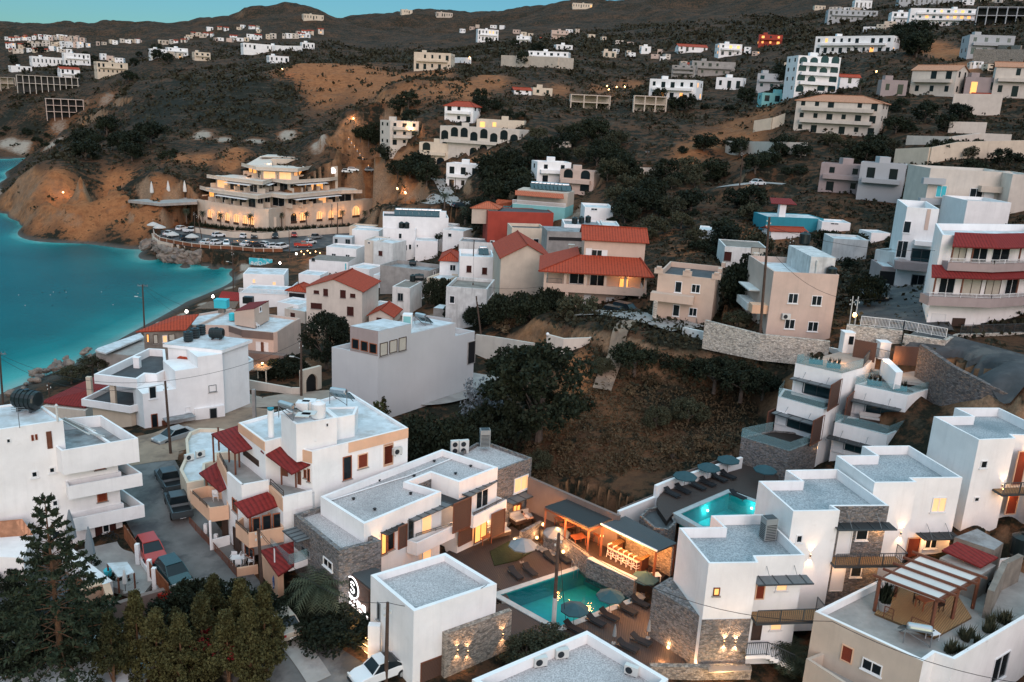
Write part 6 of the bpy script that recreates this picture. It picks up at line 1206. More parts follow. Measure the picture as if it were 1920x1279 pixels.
# == village houses, middle distance
house('white house with a red gabled roof and brown shutters above the tall cypress','P575,603 679,612',7.5,537,9,'pale_beige',rt='gable',rh=1.7,along=1,wins=[('v170,985 230,1028','shutd'),('v278,968 330,1052','shutd'),('v468,982 530,1075','shutd'),('v580,1022 638,1072','shutd'),('v137,1125 262,1200','shutd'),('v545,1168 618,1275','shutd')])
for x,y in Q('v235,1040 425,1075'):a,b=P3(x,y+8,10.2),P3(x+19,y+9,10.2);t=thing('balcony','small white balustraded balcony on the red-roofed house','balcony',a,'balustraded balconies');MB().obox(a-[0,1.0,.9],b-a,(0,1.2,0),(0,0,.2)).build('floor','white',t);rail(t,[a-[0,1,.7],b-[0,1,.7]],.9,'balu','white_paint')
house('small stone cottage with a red gabled roof below the white cube house','e155,535 290,545',8.6,Q('e150,488')[0][1],5.5,'pale_beige','cottage','cottage',rt='gable',rh=1.1,along=1,wins=[('e198,505 226,537','shutd','d')])
T,P,zt_,f_,s_=house('small white cube house with black tanks on its mouldy roof','I205,965 395,985',9.0,Q('I205,680')[0][1],6.5,'white_old',roof='old_concrete',ph=0.1,wins=[('I267,752 325,842','grey')],side=[('I525,720 548,798','glass')]);put('drum_tank',(*q3('I430,620',zt_)[:2],zt_-.1),0,'black drum, left on the white cube house','black drums on the white cube house',.9);put('water_tank',(*q3('I500,620',zt_)[:2],zt_-.1),.1,'black horizontal tank, right on the white cube house')
T,P,zt_,f_,s_=house('unfinished grey-beige block with bare walls and rusting rods','I72,665 605,735',9.5,Q('I70,445')[0][1],7,'concrete',roof='roof_grey',ph=.7,side=[('I655,515 672,580','glass')]);put('water_tank',(*q3('I430,455',zt_-.6)[:2],zt_-.7),0,'grey tank inside the parapet of the unfinished block',None,.8)
house('white house with a long red tiled roof in the middle of the village','I718,655 930,665',9.5,Q('I720,395')[0][1],8,'white',rt='hip',rh=1.3,wins=[('I835,443 897,512','glass')])
T,P,zt_,f_,s_=house('white flat-roofed house with two dark windows, right of the long red roof','I932,668 1300,680',9.8,Q('I932,350')[0][1],8,'white',ph=.8,wins=[('I1017,453 1068,527','shutd'),('I1187,475 1238,550','shutd')]);put('solar_heater',(*q3('I1200,330',zt_-.7)[:2],zt_-.8),.2,'solar water heater on the flat white house with two dark windows','village solar heaters')
T,P,zt_,f_,s_=house('old stained white house with a broken roof, beside the leaning poles','I785,1040 1225,1075',10.2,Q('I785,678')[0][1],8,'white_dirty',roof='old_concrete',ph=.5,wins=[('I832,780 887,868','glass')],side=[('I1250,825 1305,920','glass'),('I1400,790 1450,850','glass')])
house('small corrugated shed beside the stained white house','I652,1000 780,1015',9.8,Q('I652,915')[0][1],3,'concrete','shed','shed',roof='roof_white',ph=0)
house('tall blank beige gable end under a red tiled roof','w580,1215 1150,1230',13.5,Q('w585,855')[0][1],15,'sand_stone',rt='gable',rh=2.3,along=1)
p=q3('w1380,860',22);T=thing('chimney','pale tiled chimney between the two big red roofs','chimney',p);MB().box(p-[0,0,1.5],.8,.7,ztop(p,Q('w1380,720')[0][1])-p[2]+1.5).build('shaft','pale_beige',T);MB().box((p[0],p[1],ztop(p,Q('w1380,718')[0][1])),1.0,.9,.12).build('cap','pale_beige',T)
RH=thing('house','large salmon house with three red tiled roofs and a pillared balcony','house',P3(1120,580,16.3));zb=16.3
A,B=q3('e1250,470',zb),q3('e1690,495',zb);u=unit((B-A)[:2]);nb=np.array([-u[1],u[0]]);nb=nb if nb[1]>0 else -nb
def R4(a0,a1,d0,d1):return[A[:2]+u*a0+nb*d0,A[:2]+u*a1+nb*d0,A[:2]+u*a1+nb*d1,A[:2]+u*a0+nb*d1]
Lr=np.linalg.norm((B-A)[:2]);MB().prism(R4(0,Lr,2.2,12),zb-2,zb+3).build('ground_storey','salmon',RH);z1=zb+2.9;MB().prism(R4(-3.2,Lr+.4,0,12.01),z1,z1+.55).build('balcony','salmon',RH);MB().prism(R4(-2.6,Lr-.3,2.3,12.02),z1+.56,z1+3.2).build('first_storey','salmon',RH)
MB().prism(R4(-3.2,Lr+.35,0,.25),z1+.55,z1+1.2).build('parapet','salmon',RH)
for k,a in enumerate(np.linspace(-3.0,Lr+.1,6)):p=A[:2]+u*a+nb*.15;MB().box((*p,z1+.5),.38,.38,2.75).build('column','salmon',RH)
for a in(.3,Lr-.4):p=A[:2]+u*a+nb*.3;MB().box((*p,zb-1),.5,.5,4).build('column','salmon',RH)
Er=[np.array([*p,z1+3.1])for p in R4(-4.0,Lr+1.1,-.9,12.5)];Tr=[np.array([*p,z1+4.9])for p in R4(2.0,Lr-.5,4.6,12.5)];m=MB();m.slab([Er[0],Er[1],Tr[1],Tr[0]],.15);m.slab([Er[3],Er[0],Tr[0],Tr[3]],.15);m.slab([Er[1],Er[2],Tr[2],Tr[1]],.15);m.bar(Er[0],Tr[0],.25,.2);m.bar(Er[1],Tr[1],.25,.2);m.build('lower_roof','tile_red',RH)
top=R4(2.6,Lr+.2,4.8,12.6);MB().prism(top,z1+3,z1+7.3).build('top_storey','salmon',RH);gable(RH,top,z1+7.3,1.5,'tile_red',wallmat='salmon',over=.5)
F2=PL(top[0],top[1]);W(RH,F2,'e1408,122 1468,162','glass');W(RH,F2,'e1376,115 1407,160','shutw',mull=False);W(RH,F2,'e1466,125 1495,168','shutw',mull=False);F1_=PL(*R4(-2.6,Lr-.3,2.3,12)[:2]);G0=PL(*R4(0,Lr,2.2,12)[:2])
for t,kd in(((1285,250,1380,320),'glass'),((1400,262,1480,330),'glass'),((1565,283,1612,350),'litw')):W(RH,F1_,'e%d,%d %d,%d'%t,kd)
for t,kd in(((1365,375,1400,450),'doorw'),((1490,390,1530,470),'doorw'),((1580,395,1622,445),'shutw')):D(RH,G0,'e%d,%d %d,%d'%t,kd)
rail(RH,[np.array([*(A[:2]+u*a+nb*.1),z1+1.2])for a in(-3.0,-.6)],.7);glow(np.array([*(A[:2]+u*(Lr-2.5)+nb*1.2),z1+2.8]),50)
st2=thing('outdoor_stair','outside stair beside the large red-roofed house','stair',B);m=MB();
for k in range(12):m.box((B[0]+1.6,B[1]-1.2+k*.35,zb+k*.24),1.5,.4,.26,math.atan2(u[1],u[0]))
m.build('steps','pale_beige',st2)
T,P,zt_,f_,s_=house('salmon house with a wavy crenellated parapet, right of the large red-roofed house','P1226,598 1332,611',19.5,512,10,'salmon',roof='roof_dark',ph=.7,wins=[('e1880,300 1912,367','glass'),('f52,316 96,369','glass'),('f38,448 78,500','glass'),('e1868,430 1900,500','glass')]);
MB().obox(f_.at(-.5,22.2,0),f_.U*(f_.L*.75),f_.N*1.5,(0,0,1.0)).build('balcony','salmon',T);
for q in(0,.5,1):MB().obox(f_.at(f_.L*q-.5,zt_-.05,.1),f_.U*1.1,-f_.N*.5,(0,0,.65)).obox(f_.at(f_.L*q-.25,zt_+.5,.1),f_.U*.6,-f_.N*.5,(0,0,.35)).build('crenellation','salmon',T)
for q in(.5,1):p=lerp(P[1],P[2],q);MB().box((*p,zt_-.05),.5,1.1,.65,math.atan2(f_.u[1],f_.u[0])).build('crenellation','salmon',T)
p=f_.at(.2,19.5,1.3);MB().box(p,.5,.5,2.8).build('column','stone_pale',T)
T,P,zt_,f_,s_=house('square pink house on a stone base with four dark windows','H212,1040 912,1075',21.6,Q('H226,402')[0][1],11,'pink',roof='roof_white',ph=.7,wins=[('H458,637 552,752','glass'),('H715,662 810,776','glass'),('H420,918 516,1030','glass'),('H672,945 770,1058','glass')])
Tb=MB().prism([P[1]+(P[0]-P[1])*.40+(P[2]-P[1])*.12,P[1]+(P[2]-P[1])*.12+(P[0]-P[1])*.02,P[1]*.1+P[2]*.9+(P[0]-P[1])*.02,P[1]*.1+P[2]*.9+(P[0]-P[1])*.4],zt_-1,zt_+1.7).build('stair_room','white_dirty',T);put('drum_tank',(*lerp(P[1],P[0],.08)+(P[2]-P[1])*.08,zt_-.65),0,'black drum at the front corner of the pink house roof');put('drum_tank',(*lerp(P[2],P[3],.1),zt_+1.7),0,'black drum on top of the pink house stair room',None,1.1)
put('ac_unit',f_.at(2.0,23.0,.3),math.atan2(f_.u[1],f_.u[0]),'white air conditioner on the pink house wall',None,1.1);p=f_.at(5.2,zt_-.6,-1.2);t=thing('flue','metal flue on the pink house roof','flue',p);MB().tube(p,p+[0,0,1.4],.13).tube(p+[0,0,1.4],p+[0,0,1.9],.2,.14).build('pipe','ac_white',t)
for k,zz in enumerate((22.8,25.2)):MB().obox(s_.at(1.5,zz,0),s_.U*5,s_.N*1.3,(0,0,.9 if k==0 else .15)).build('balcony','white_old',T)
MB().obox(f_.at(-1.8,23.4,-2),f_.U*1.9,f_.N*1.6,(0,0,1)).build('balcony','peach',T)
wallseg('stone_wall','pale stone boundary wall along the street below the pink house','wall','f125,520 440,600 830,640',19,22.2,.4,'stone_pale',zs=[22.4,22.0,22.0]);wallseg('street_wall','long low white wall along the street edge above the dark field','wall','f0,560 210,605 440,635 780,665 900,690',17,20.6,.35,'white_old',zs=[20.3,20.6,20.6,20.8,20.9])
wallseg('stone_wall','pale stone wall with a railing below the courtyard on the right','wall','f925,545 1240,580',21,24.3,.4,'stone_pale');wallseg('stone_wall','stone wall with gate pillars below the balconied house on the right','wall','f1245,600 1480,635 1560,600 1920,590',21,24.1,.4,'stone_pale')
T=thing('railing','white railing on the stone wall right of the street lamp','railing',q3('f1240,560',24));rail(T,[P3(*q,24.2)for q in Q('f1000,548 1240,575 1480,620')],1.0,'bars','white_paint')
T=thing('railing','dark railing in front of the balconied house on the right','railing',q3('f1600,580',24));rail(T,[P3(*q,24.1)for q in Q('f1560,600 1920,590')],1.0,'bars','dark_metal')
wallseg('boundary_wall','curved pale wall around the parked cars below the red-roofed house','wall','e1155,600 1250,625 1400,620 1510,590',14,17.6,.35,'pale_beige',zs=[17.3,17.2,17.3,17.6]);wallseg('boundary_wall','long plain beige wall crossing behind the round tree','wall','e755,600 900,620 1080,650',10.5,14.4,.3,'pale_beige',zs=[13.6,14.2,15])
T=thing('entry_gate','dark metal gate beside the parked cars','gate',q3('e1520,630',16.5));rail(T,[P3(*q,16.6)for q in Q('e1515,615 1625,625')],1.3)
for k,q in enumerate(Q('e1510,600 1620,610 e1160,610')):lamp_=P3(*q,17.6);T=thing('wall_globe',('left gate','right gate','far left')[k]+' globe lamp on the curved pale wall','lamp',lamp_,'globe lamps on the curved wall');MB().sphere(lamp_+[0,0,.25],.22,10,8).build('globe','white_paint',T);MB().tube(lamp_-[0,0,.1],lamp_+[0,0,.1],.1).build('base','concrete',T)
T,P,zt_,f_,s_=house('small white house with a dark sloping lean-to, between the dark trees','E360,575 745,600',20.5,Q('E360,392')[0][1],8,'white_old',roof='old_concrete',ph=.1,wins=[('E377,440 432,525','shutd'),('E618,400 752,505','curt')]);
RC=thing('apartment_building','white and pink apartment building with deep dark balconies at the right','apartment block',P3(1720,590,23.5));zb=23.3
a0=q3('D240,560',zb);a1=q3('D640,600',zb);zt_=ztop(a0,Q('C345,600')[0][1]);P=rectf(a0,a1,12);blk(RC,P,zt_,zb-2,'white',.9,'roof_white');f_=PL(P[0],P[1]);
for t,kd in(((480,1130,715,1278),'teal'),((380,780,450,940),'glass'),((300,1030,400,1260),'glass')):W(RC,f_,'C%d,%d %d,%d'%t,kd)
for t,kd in(((485,40,700,290),'teal'),((350,330,440,540),'shutw'),((480,370,620,560),'grey')):W(RC,f_,'D%d,%d %d,%d'%t,kd)
u3=f_.U;n3=f_.N;MB().obox(f_.at(-.5,zb+3.0,0),u3*(f_.L+.5),n3*1.5,(0,0,1.1)).build('balcony','mauve',RC);MB().obox(f_.at(1.5,zb+6.4,0),u3*(f_.L-1.5),n3*1.2,(0,0,.6)).build('balcony','white',RC);skin(RC,f_.at(2.5,0),f_.at(f_.L-1,0),zt_-2.9,zt_-.1,'pink',.08,'cladding')
gar=house('low garage with a dark opening left of the apartment building','D50,545 250,560',23.2,Q('D50,270')[0][1],6,'mauve','garage','garage',ph=.2,wins=[('D65,320 330,530','open')])
RB=thing('house','house with two curved red tiled balcony roofs at the right edge','house',P3(1840,610,23.5));zb=23.4
a0=q3('D650,1080',zb);a1=q3('D1240,1100',zb);a2=q3('D1990,1040',zb+0.);ztb=ztop(a0,Q('C880,960')[0][1]);nb=np.array([.37,.93]);P=[a0[:2],a1[:2],a2[:2],a2[:2]+nb*12,a0[:2]+nb*12];blk(RB,P,ztb,zb-2,'white',.8,'roof_white');fa,fb=PL(P[0],P[1]),PL(P[1],P[2])
def slabpoly(T,z,o,h,mat,name,ext=0.):
 A_,B_,C_=fa.at(-ext,z,o),(fa.at(fa.L,z,o)+fb.at(0,z,o))/2+unit(np.array([*(fa.n+fb.n),0]))*o*.12,fb.at(fb.L,z,o);MB().prism([A_[:2],B_[:2],C_[:2],fb.at(fb.L,z,-.2)[:2],fa.at(fa.L,z,-.2)[:2],fa.at(-ext,z,-.2)[:2]],z,z+h).build(name,mat,T);return A_,B_,C_
A1_=slabpoly(RB,zb+3.1,1.7,1.0,'mauve','balcony',1.2);A2_=slabpoly(RB,zb+6.9,1.2,.9,'mauve','balcony',-.5)
for(o,zl_,zh_,ex)in((2.1,zb+6.3,zb+7.3,1.6),(1.7,zb+9.6,zb+10.9,-.3)):
 A_,B_,C_=fa.at(-ex,zl_,o),(fa.at(fa.L,zl_,o)+fb.at(0,zl_,o))/2,fb.at(fb.L*(.9 if ex<0 else 1),zl_,o);A__,B__,C__=fa.at(-ex+1.0,zh_,0),(fa.at(fa.L,zh_,0)+fb.at(0,zh_,0))/2,fb.at(fb.L*(.8 if ex<0 else 1),zh_,0)
 m=MB();m.slab([A_,B_,B__,A__],.12);m.slab([B_,C_,C__,B__],.12);m.build('tiled_roof','tile_dark',RB)
for A_,B_,C_,h_,zz in((*A1_,2.2,1.0),(*A2_,1.9,.9)):
 for p in(lerp(A_,B_,.06),lerp(A_,B_,.5),lerp(B_,C_,.4),lerp(B_,C_,.8)):MB().box(p+[0,.15,zz],.14,.14,h_).build('post','wood_brown',RB)
 rail(RB,[A_+[0,0,zz],B_+[0,0,zz],C_+[0,0,zz]],.45,'bars','white_paint')
for k,t in enumerate(((735,870,880,1100),(1000,930,1140,1060))):D(RB,fa,'D%d,%d %d,%d'%t,('shutw','doord')[k])
W(RB,fb,'D1350,990 1800,1120','glass');[winr(RB,P_,a_,z_,b_,z_+2.1,k_)for P_,z_,a_,b_,k_ in((fa,zb+4.0,.6,2.4,'glass'),(fa,zb+4.0,3.2,5.4,'curt'),(fb,zb+4.0,.8,3.2,'curt'),(fb,zb+4.0,4,6,'glass'),(fa,zb+7.6,1.4,3,'curt'),(fa,zb+7.6,3.6,5.4,'glass'),(fb,zb+7.6,.8,3.6,'glass'))]
T,P,zt_,f_,s_=house('pale beige apartment building with blue-curtained balconies, upper right','C640,560 1680,620',25.5,Q('C700,105')[0][1],11,'pale_beige','apartment_building','apartment block',ph=.7,wins=[('C800,325 905,480','bluep'),('C1415,360 1520,500','shutw','d'),('C1230,360 1370,500','glass')]);MB().obox(f_.at(f_.L*.62,zt_-3.4,0),f_.U*f_.L*.36,f_.N*1.3,(0,0,1.0)).build('balcony','beige',T)
for zz in(zt_-2.6,zt_-6.0):MB().obox(f_.at(-1.2,zz,0),f_.U*3.6,f_.N*1.2,(0,0,1.0)).build('balcony','grey_wall',T)
T,P,zt_,f_,s_=house('white cubic building with stepped blank walls behind the balconied house','C1140,800 1700,830',26,Q('C1130,520')[0][1],9,'white','apartment_building','apartment block',ph=.5,wins=[('C1345,895 1475,960','glass')]);put('solar_heater',(*q3('C1780,850',29)[:2],29),.2,'solar collector at the right edge behind the white cubic building',None,1.5)
T,P,zt_,f_,s_=house('blank pale end wall of a building at the right edge','C1690,600 2050,620',26,Q('C1700,180')[0][1],10,'pale_beige','apartment_building','apartment block',ph=.3)
# == beach front group
T,P,zt_,f_,s_=house('pale panelled beach building with two lit windows','u1180,990 1640,1000',4.6,Q('u1230,800')[0][1],7,'white','beach_building','building',roof='roof_white',ph=.1,wins=[('u1280,860 1315,905','lit'),('u1505,890 1545,930','lit')]);
T,P,zt_,f_,s_=house('white balustraded terrace building below the panelled beach building','u1135,1140 1680,1165',4.8,Q('u1130,1015')[0][1],8,'white',ph=.1,roof='roof_white');rail(T,[np.array([*p,zt_])for p in(P[0],P[1],P[2])],.9,'balu','white_paint')
T,P,zt_,f_,s_=house('small white porch with a red hipped roof beside the beach buildings','u1680,1170 1890,1190',6.2,Q('u1680,985')[0][1],4,'white','porch','porch',rt='hip',rh=1.1,rl=.1)if False else house('small white porch with a red hipped roof beside the beach buildings','u1680,1170 1890,1190',6.2,Q('u1680,985')[0][1],4,'white','porch','porch',rt='hip',rh=1.1,wins=[('u1690,1010 1870,1080','open')])
T=thing('boat_shelter','dark red awning roof beside the beach lamp','awning',P3(400,560,3));shed(T,'u885,1088 1130,1105 1135,1010 935,995',[5.0,5.0,6.2,6.2],'tile_dark',posts=(0,1),pz=2);T=thing('thatched_roof','grey thatched roof between the lamp and the pink house','roof',P3(400,575,3));shed(T,'u640,1190 1080,1190 1130,1110 800,1110',[5.5,5.5,6.3,6.3],'thatch')
T=thing('beach_house','pale house roof with a black box tank above the turquoise tank','house',P3(450,600,5));blk(T,pts('Z1310,255 1520,170 1880,110 1920,150 1900,300 1450,300',10.5),10.5,4,'pink',.3,'roof_white')
p=q3('u1235,1130',9);T=thing('box_tank','black box tank above the pink stair box','water tank',p);MB().box(p,1.7,1.2,1.1).build('tank','tank_black',T);MB().box(p+[0,0,1.1],1.6,1.1,.08).build('lid','tank_black',T)
for lab,s_,zb_,ty,dep,mat,kw in(('long white building with a row of solar collectors on its roof','v945,390 1680,410',6.5,'v945,150',9,'white',dict(side=[('v1690,250 1715,330','glass')],roof='roof_dark',ph=.5)),('white two-storey house with a balustrade and black tanks','v950,610 1310,625',7,'v870,285',9,'white',dict(wins=[('v1125,345 1160,405','glass'),('v1190,475 1222,540','glass'),('v1238,468 1268,530','glass')])),('blue-grey roof room with a parasol above the tavern terrace','v385,505 600,515',8.6,'v385,385',4,'grey_wall',dict(ph=.1,wins=[('v405,405 440,500','grey'),('v525,410 580,500','grey')])),('white low building left of the two-storey house','v600,520 900,540',7.5,'v600,300',6,'white',dict(ph=.3)),('cream house with a scooter advertisement colour patch','v740,720 912,735',7,'v740,420',7,'pale_beige',dict(ph=.3,wins=[('v775,440 808,465','glass')])),('low white house with a mouldy grey roof near the car park','v120,800 555,830',5.5,'v110,640',7,'white',dict(roof='old_concrete',ph=.0,wins=[('v145,620 185,660','grey'),('v520,680 540,760','bluep')])),('white flat roof with a solar heater in front of the car park','v0,900 240,920',5.5,'v0,800',5,'white',dict(ph=.2)),('small white house with an orange awning behind the two-storey house','v1310,600 1560,610',8,'v1310,425',6,'white',dict(ph=.2,wins=[('v1325,470 1345,500','glass')])),('white porch block under the umbrella pine','v1430,540 1530,550',8.5,'v1400,440',4,'cream',dict(ph=.2)),('cream crenellated house with three dark doors below the red wall','w710,720 1085,730',12.5,'w710,520',7,'cream',dict(ph=.6,roof='roof_dark',wins=[('w775,635 825,705','glass','d'),('w900,640 940,715','glass','d'),('w962,645 1020,705','glass','d')])),('long bright red rendered wall building with air conditioners','w445,500 1180,520',13,'w445,335',8,'red_wall',dict(ph=.1,roof='roof_dark')),('grey-roofed open shed right of the cream crenellated house','w1110,700 1590,715',13,'w1110,560',7,'concrete',dict(roof='roof_grey',ph=0,wins=[('w1130,620 1540,680','open')])),('white flat-roofed house with black tanks, right of the red wall','w1300,600 1720,620',14.5,'w1300,480',8,'white',dict(roof='roof_grey',ph=.3)),('white house with a pale blue wall right of the turquoise building','w1530,440 1850,455',15.5,'w1530,290',9,'white',dict(ph=.4,wins=[('w1610,300 1680,330','glass')])),('white house at the right end of the middle row','w1730,600 1920,610',14.5,'w1730,490',7,'white_old',dict(ph=.3)),('cream house partly behind the big dark tree','w480,600 700,620',12.5,'w480,455',5,'cream',dict(ph=.2)),('turquoise terrace building with arches','w720,370 1310,420',15,'w720,250',9,'teal_wall',dict(ph=.2,roof='roof_grey',wins=[('w765,310 860,335','open'),('w870,325 930,340','open')])),('white small house with a dark chimney, left of the teal building on the right','E140,330 385,350',23.5,'E140,240',6,'white',dict(ph=.2)),('teal walled long house with a red roofed tower','E740,250 1250,270',25.0,'E740,125',7,'blue_teal',dict(ph=.1)),('white low house at the end of the teal wall','E1245,235 1500,250',25.5,'E1245,170',5,'white',dict(ph=.2,wins=[('E1330,180 1400,200','glass')])),('small white shed among the dark trees at the right','E1690,315 1860,320',25.5,'E1690,270',4,'white',dict(ph=.1)),('low white annexe with a red roof below the teal wall','E790,300 1100,310',24.5,'E800,250',4,'white',dict(rt='gable',rh=.5)),('flat white house in the gap left of the two-storey house','P655,520 692,525',6.6,'P655,500',6,'white',dict(ph=.3,wins=[('P664,508 670,517','glass')])),('white house with a grey roof terrace behind the red-roofed white house','P700,535 740,540',7.6,'P700,515',5,'white',dict(ph=.4,wins=[('P712,522 720,532','shutd')])),('cream two-storey house between the car park and the long white building','P655,447 700,450',5.5,'P655,424',6,'cream',dict(ph=.4,wins=[('P665,430 671,438','glass'),('P680,430 686,438','glass')])),('white cube above the long red roof','P830,452 868,456',9.5,'P830,430',6,'white',dict(ph=.4,wins=[('P840,437 847,445','glass')])),('white house beside the cream crenellated house','P925,478 958,482',13,'P925,458',6,'white_old',dict(ph=.4,wins=[('P935,465 941,474','glass')])),('grey flat house right of the grey-roofed shed','P1105,455 1165,460',15.5,'P1105,432',7,'white',dict(ph=.4,roof='roof_grey',wins=[('P1118,440 1126,449','glass'),('P1140,442 1148,450','glass')])),('pale house behind the gable end roof','P1060,440 1098,444',15.5,'P1060,420',6,'pale_beige',dict(ph=.4,wins=[('P1070,428 1077,436','shutd')])),('white house with a water drum behind the beach buildings','P612,492 668,497',5.8,'P612,462',6,'white',dict(ph=.3,wins=[('P622,475 630,484','glass'),('P648,477 656,486','glass')])),('narrow white house between the unfinished block and the two-storey house','P700,500 736,505',7.4,'P700,452',6,'white_old',dict(ph=.3,wins=[('P710,470 717,480','shutd')])),('low cream house right of the cube house','P800,545 838,550',10,'P800,520',6,'cream',dict(ph=.3,wins=[('P812,530 820,540','shutd','d')])),('white house with a brown door above the long red roof','P770,462 822,466',8.8,'P770,432',6,'white',dict(ph=.4,wins=[('P785,445 791,458','doorb','d'),('P803,443 811,452','glass')])),('flat white house behind the gable end house','P860,468 925,472',11.8,'P860,452',6,'white_old',dict(ph=.3,roof='roof_grey')),('small white house beside the palms of the village road','P792,440 845,446',9.5,'P792,418',5,'white',dict(ph=.3,wins=[('P806,426 813,436','glass')])),('white washed yard building below the panelled beach building','P520,590 560,596',5.2,'P520,566',5,'white',dict(ph=.3)),('pale house left of the red-roofed white house','P534,600 572,607',6.2,'P534,578',6,'pale_beige',dict(ph=.3,wins=[('P545,586 553,597','shutd')])),('low white house at the foot of the cube house','P690,590 740,596',8.6,'P690,574',5,'white',dict(ph=.2)),('grey house on the slope right of the turquoise-walled long house','P1560,470 1625,474',25,'P1560,447',6,'white_old',dict(ph=.3)),('low white terrace by the apartment building on the right','D-10,200 260,250',26,'D0,50',5,'white_old',dict(ph=.3)),):
 T,P,zt_,f_,s__=house(lab,s_,zb_,Q(ty)[0][1],dep,mat,**kw)
 if 'row of solar' in lab:
  for k in range(7):put('solar_heater',(*lerp(lerp(P[0],P[1],.25+.1*k),lerp(P[3],P[2],.25+.1*k),.4),zt_-.4),.2,'solar collector in the row on the long white building','solar collectors on the long white building',1.3)
  q=lerp(lerp(P[0],P[1],.92),lerp(P[3],P[2],.92),.2);MB().box((*q,zt_-.5),1.6,1.4,1.9).build('roof_room','white',T)
 if 'two-storey house' in lab and 'balustrade' in lab:
  for k in(0,1):put('drum_tank',(*lerp(lerp(P[0],P[1],.5+.18*k),P[2],.1),zt_),0,('left','right')[k]+' black drum on the white two-storey house',None,1.1)
 if 'bright red' in lab:
  for k in range(4):put('ac_unit',f_.at(f_.L*(.08,.25,.62,.80)[k],zb_+1.9,.4),.05,('first','second','third','fourth')[k]+' air conditioner from the left along the red wall','air conditioners on the red wall',1.3)
 if 'black tanks, right' in lab:
  for k in range(3):put('drum_tank',(*lerp(P[0],P[2],.3+.2*k),zt_-.2),0,'black drum on the white house right of the red wall','drums right of the red wall')
 if 'turquoise terrace' in lab:
  q0,q1=f_.at(.5,zt_+2.7,0),f_.at(f_.L-.5,zt_+2.7,0);MB().slab([q0+[0,-1,-.5],q1+[0,-1,-.5],q1+[0,1.5,.3],q0+[0,1.5,.3]],.12).build('awning_roof','tile_orange',T);MB().prism([f_.at(.5,0,-2)[:2],f_.at(f_.L,0,-2)[:2],P[2],P[3]],zt_,zt_+3.2).build('upper_wall','beige',T);rail(T,[f_.at(0,zt_,-.1),f_.at(f_.L,zt_,-.1)],.9,'balu','white_paint')
  for k in range(9):put('solar_heater',(*lerp(lerp(P[0],P[1],.3+.075*k),lerp(P[3],P[2],.3+.075*k),.6),zt_+3.2),.2,'solar heater in the row above the turquoise building','solar heaters above the turquoise building',1.2)
 if 'teal walled' in lab:q=f_.at(f_.L*.3,zt_,-1.5);shed(T,[q+[-2.4,-1,2.4],q+[2.4,-1,2.4],q+[2,2,3.2],q+[-2,2,3.2]],0,'tile_dark',name='tower_roof');MB().box(q-[0,0,.5],1.2,1.2,3).build('tower','white',T)
zG=G(*Q('w420,330')[0])[2]-14
gz_=thing('gazebo','orange tiled hipped roof left of the red wall building','gazebo',q3('w400,330',14));hp=pts('w270,300 560,310 600,285 360,275',17.5+zG);MB().prism(hp,14+zG,17.4+zG).build('wall','beige',gz_);hip(gz_,hp,17.5+zG,1.3,'tile_orange',rl=.1)
gz_=thing('tiled_shed','orange tiled low roof behind the gazebo','shed',q3('w600,240',14));shed(gz_,'w500,265 700,275 750,215 560,200',[16.6+zG,16.6+zG,18+zG,18+zG],'tile_orange');MB().prism(pts('w510,270 690,278 730,230 570,220',16.4+zG),12,16.3+zG).build('wall','teal_wall',gz_)
# == the lit hotel by the car park
HT=thing('hotel_building','large stepped beige hotel with lit arches and white awnings behind the car park','hotel',P3(520,430,5));levels=[(5.0,11.3,'t60,585 145,602 450,655 700,690 860,706 1050,660 1500,628 1925,590 2150,560 1900,420 1100,360 600,370 80,440',0),(11.3,14.9,'t85,435 240,478 740,548 900,522 1060,545 1680,487 1915,482 1750,400 1100,340 300,350',2.6),(14.9,18.3,'t165,308 345,335 795,390 905,352 1080,378 1550,345 1640,330 1560,270 1000,230 420,270',2.4),(18.3,21.6,'t555,178 720,222 1190,243 1365,205 1490,185 1640,168 1520,105 900,90',2.2)]
for k,(z0,z1,s_,ins)in enumerate(levels):
 P=ccw(w2(pts(s_,z1)));
 if k==0:MB().prism(P,3.0,z1-.0).build('arcade_storey','sand_stone',HT);
 else:
  I=inset(P,ins);MB().prism(I,z0,z1-.35).build('storey','sand_stone',HT);MB().prism(P,z1-.35,z1).build('floor_slab','pale_beige',HT)
 O=inset(P,.2);m=MB();n=len(P)
 for j in range(n):
  a,b=P[j],P[(j+1)%n]
  if(np.array([-(b-a)[1],(b-a)[0]])@(CAM[:2]-a))<0:
   pl=PL(a,b);m.obox(pl.at(0,z1,-.02),pl.U*pl.L,-pl.N*.15,(0,0,.75))
 if m.f:m.build('parapet','sand_stone',HT)
 if k:
  for j in range(n):
   a,b=I[j],I[(j+1)%n]
   if(np.array([-(b-a)[1],(b-a)[0]])@(CAM[:2]-a))<0 and np.linalg.norm(b-a)>4:
    pl=PL(a,b);c=int(pl.L/4.0)
    for q in range(c):
     u0=(q+.12)*pl.L/c;u1=(q+.88)*pl.L/c;kd=rnd.choice(['glass','grey','litw','glass','lit']if k<3 else['litw','glass','lit']);winr(HT,pl,u0,z0+.15,u1,z1-.8,kd,sill=False)
     MB().obox(pl.at(q*pl.L/c,z0,0),pl.U*.2,pl.N*(ins*.85),(0,0,1.5)).build('partition','sand_stone',HT)
    if pl.L>12 and k<3:q0,q1=pl.at(1,z1-.45,.1),pl.at(pl.L-1,z1-.45,.1);nn=pl.N*(ins+.6);MB().slab([q0,q1,q1+nn-[0,0,.45],q0+nn-[0,0,.45]],.08).build('awning','white_paint',HT)
for s_,zz in(('t700,590 1050,655',11.4),):pass
P0=ccw(w2(pts(levels[0][2],11.3)));
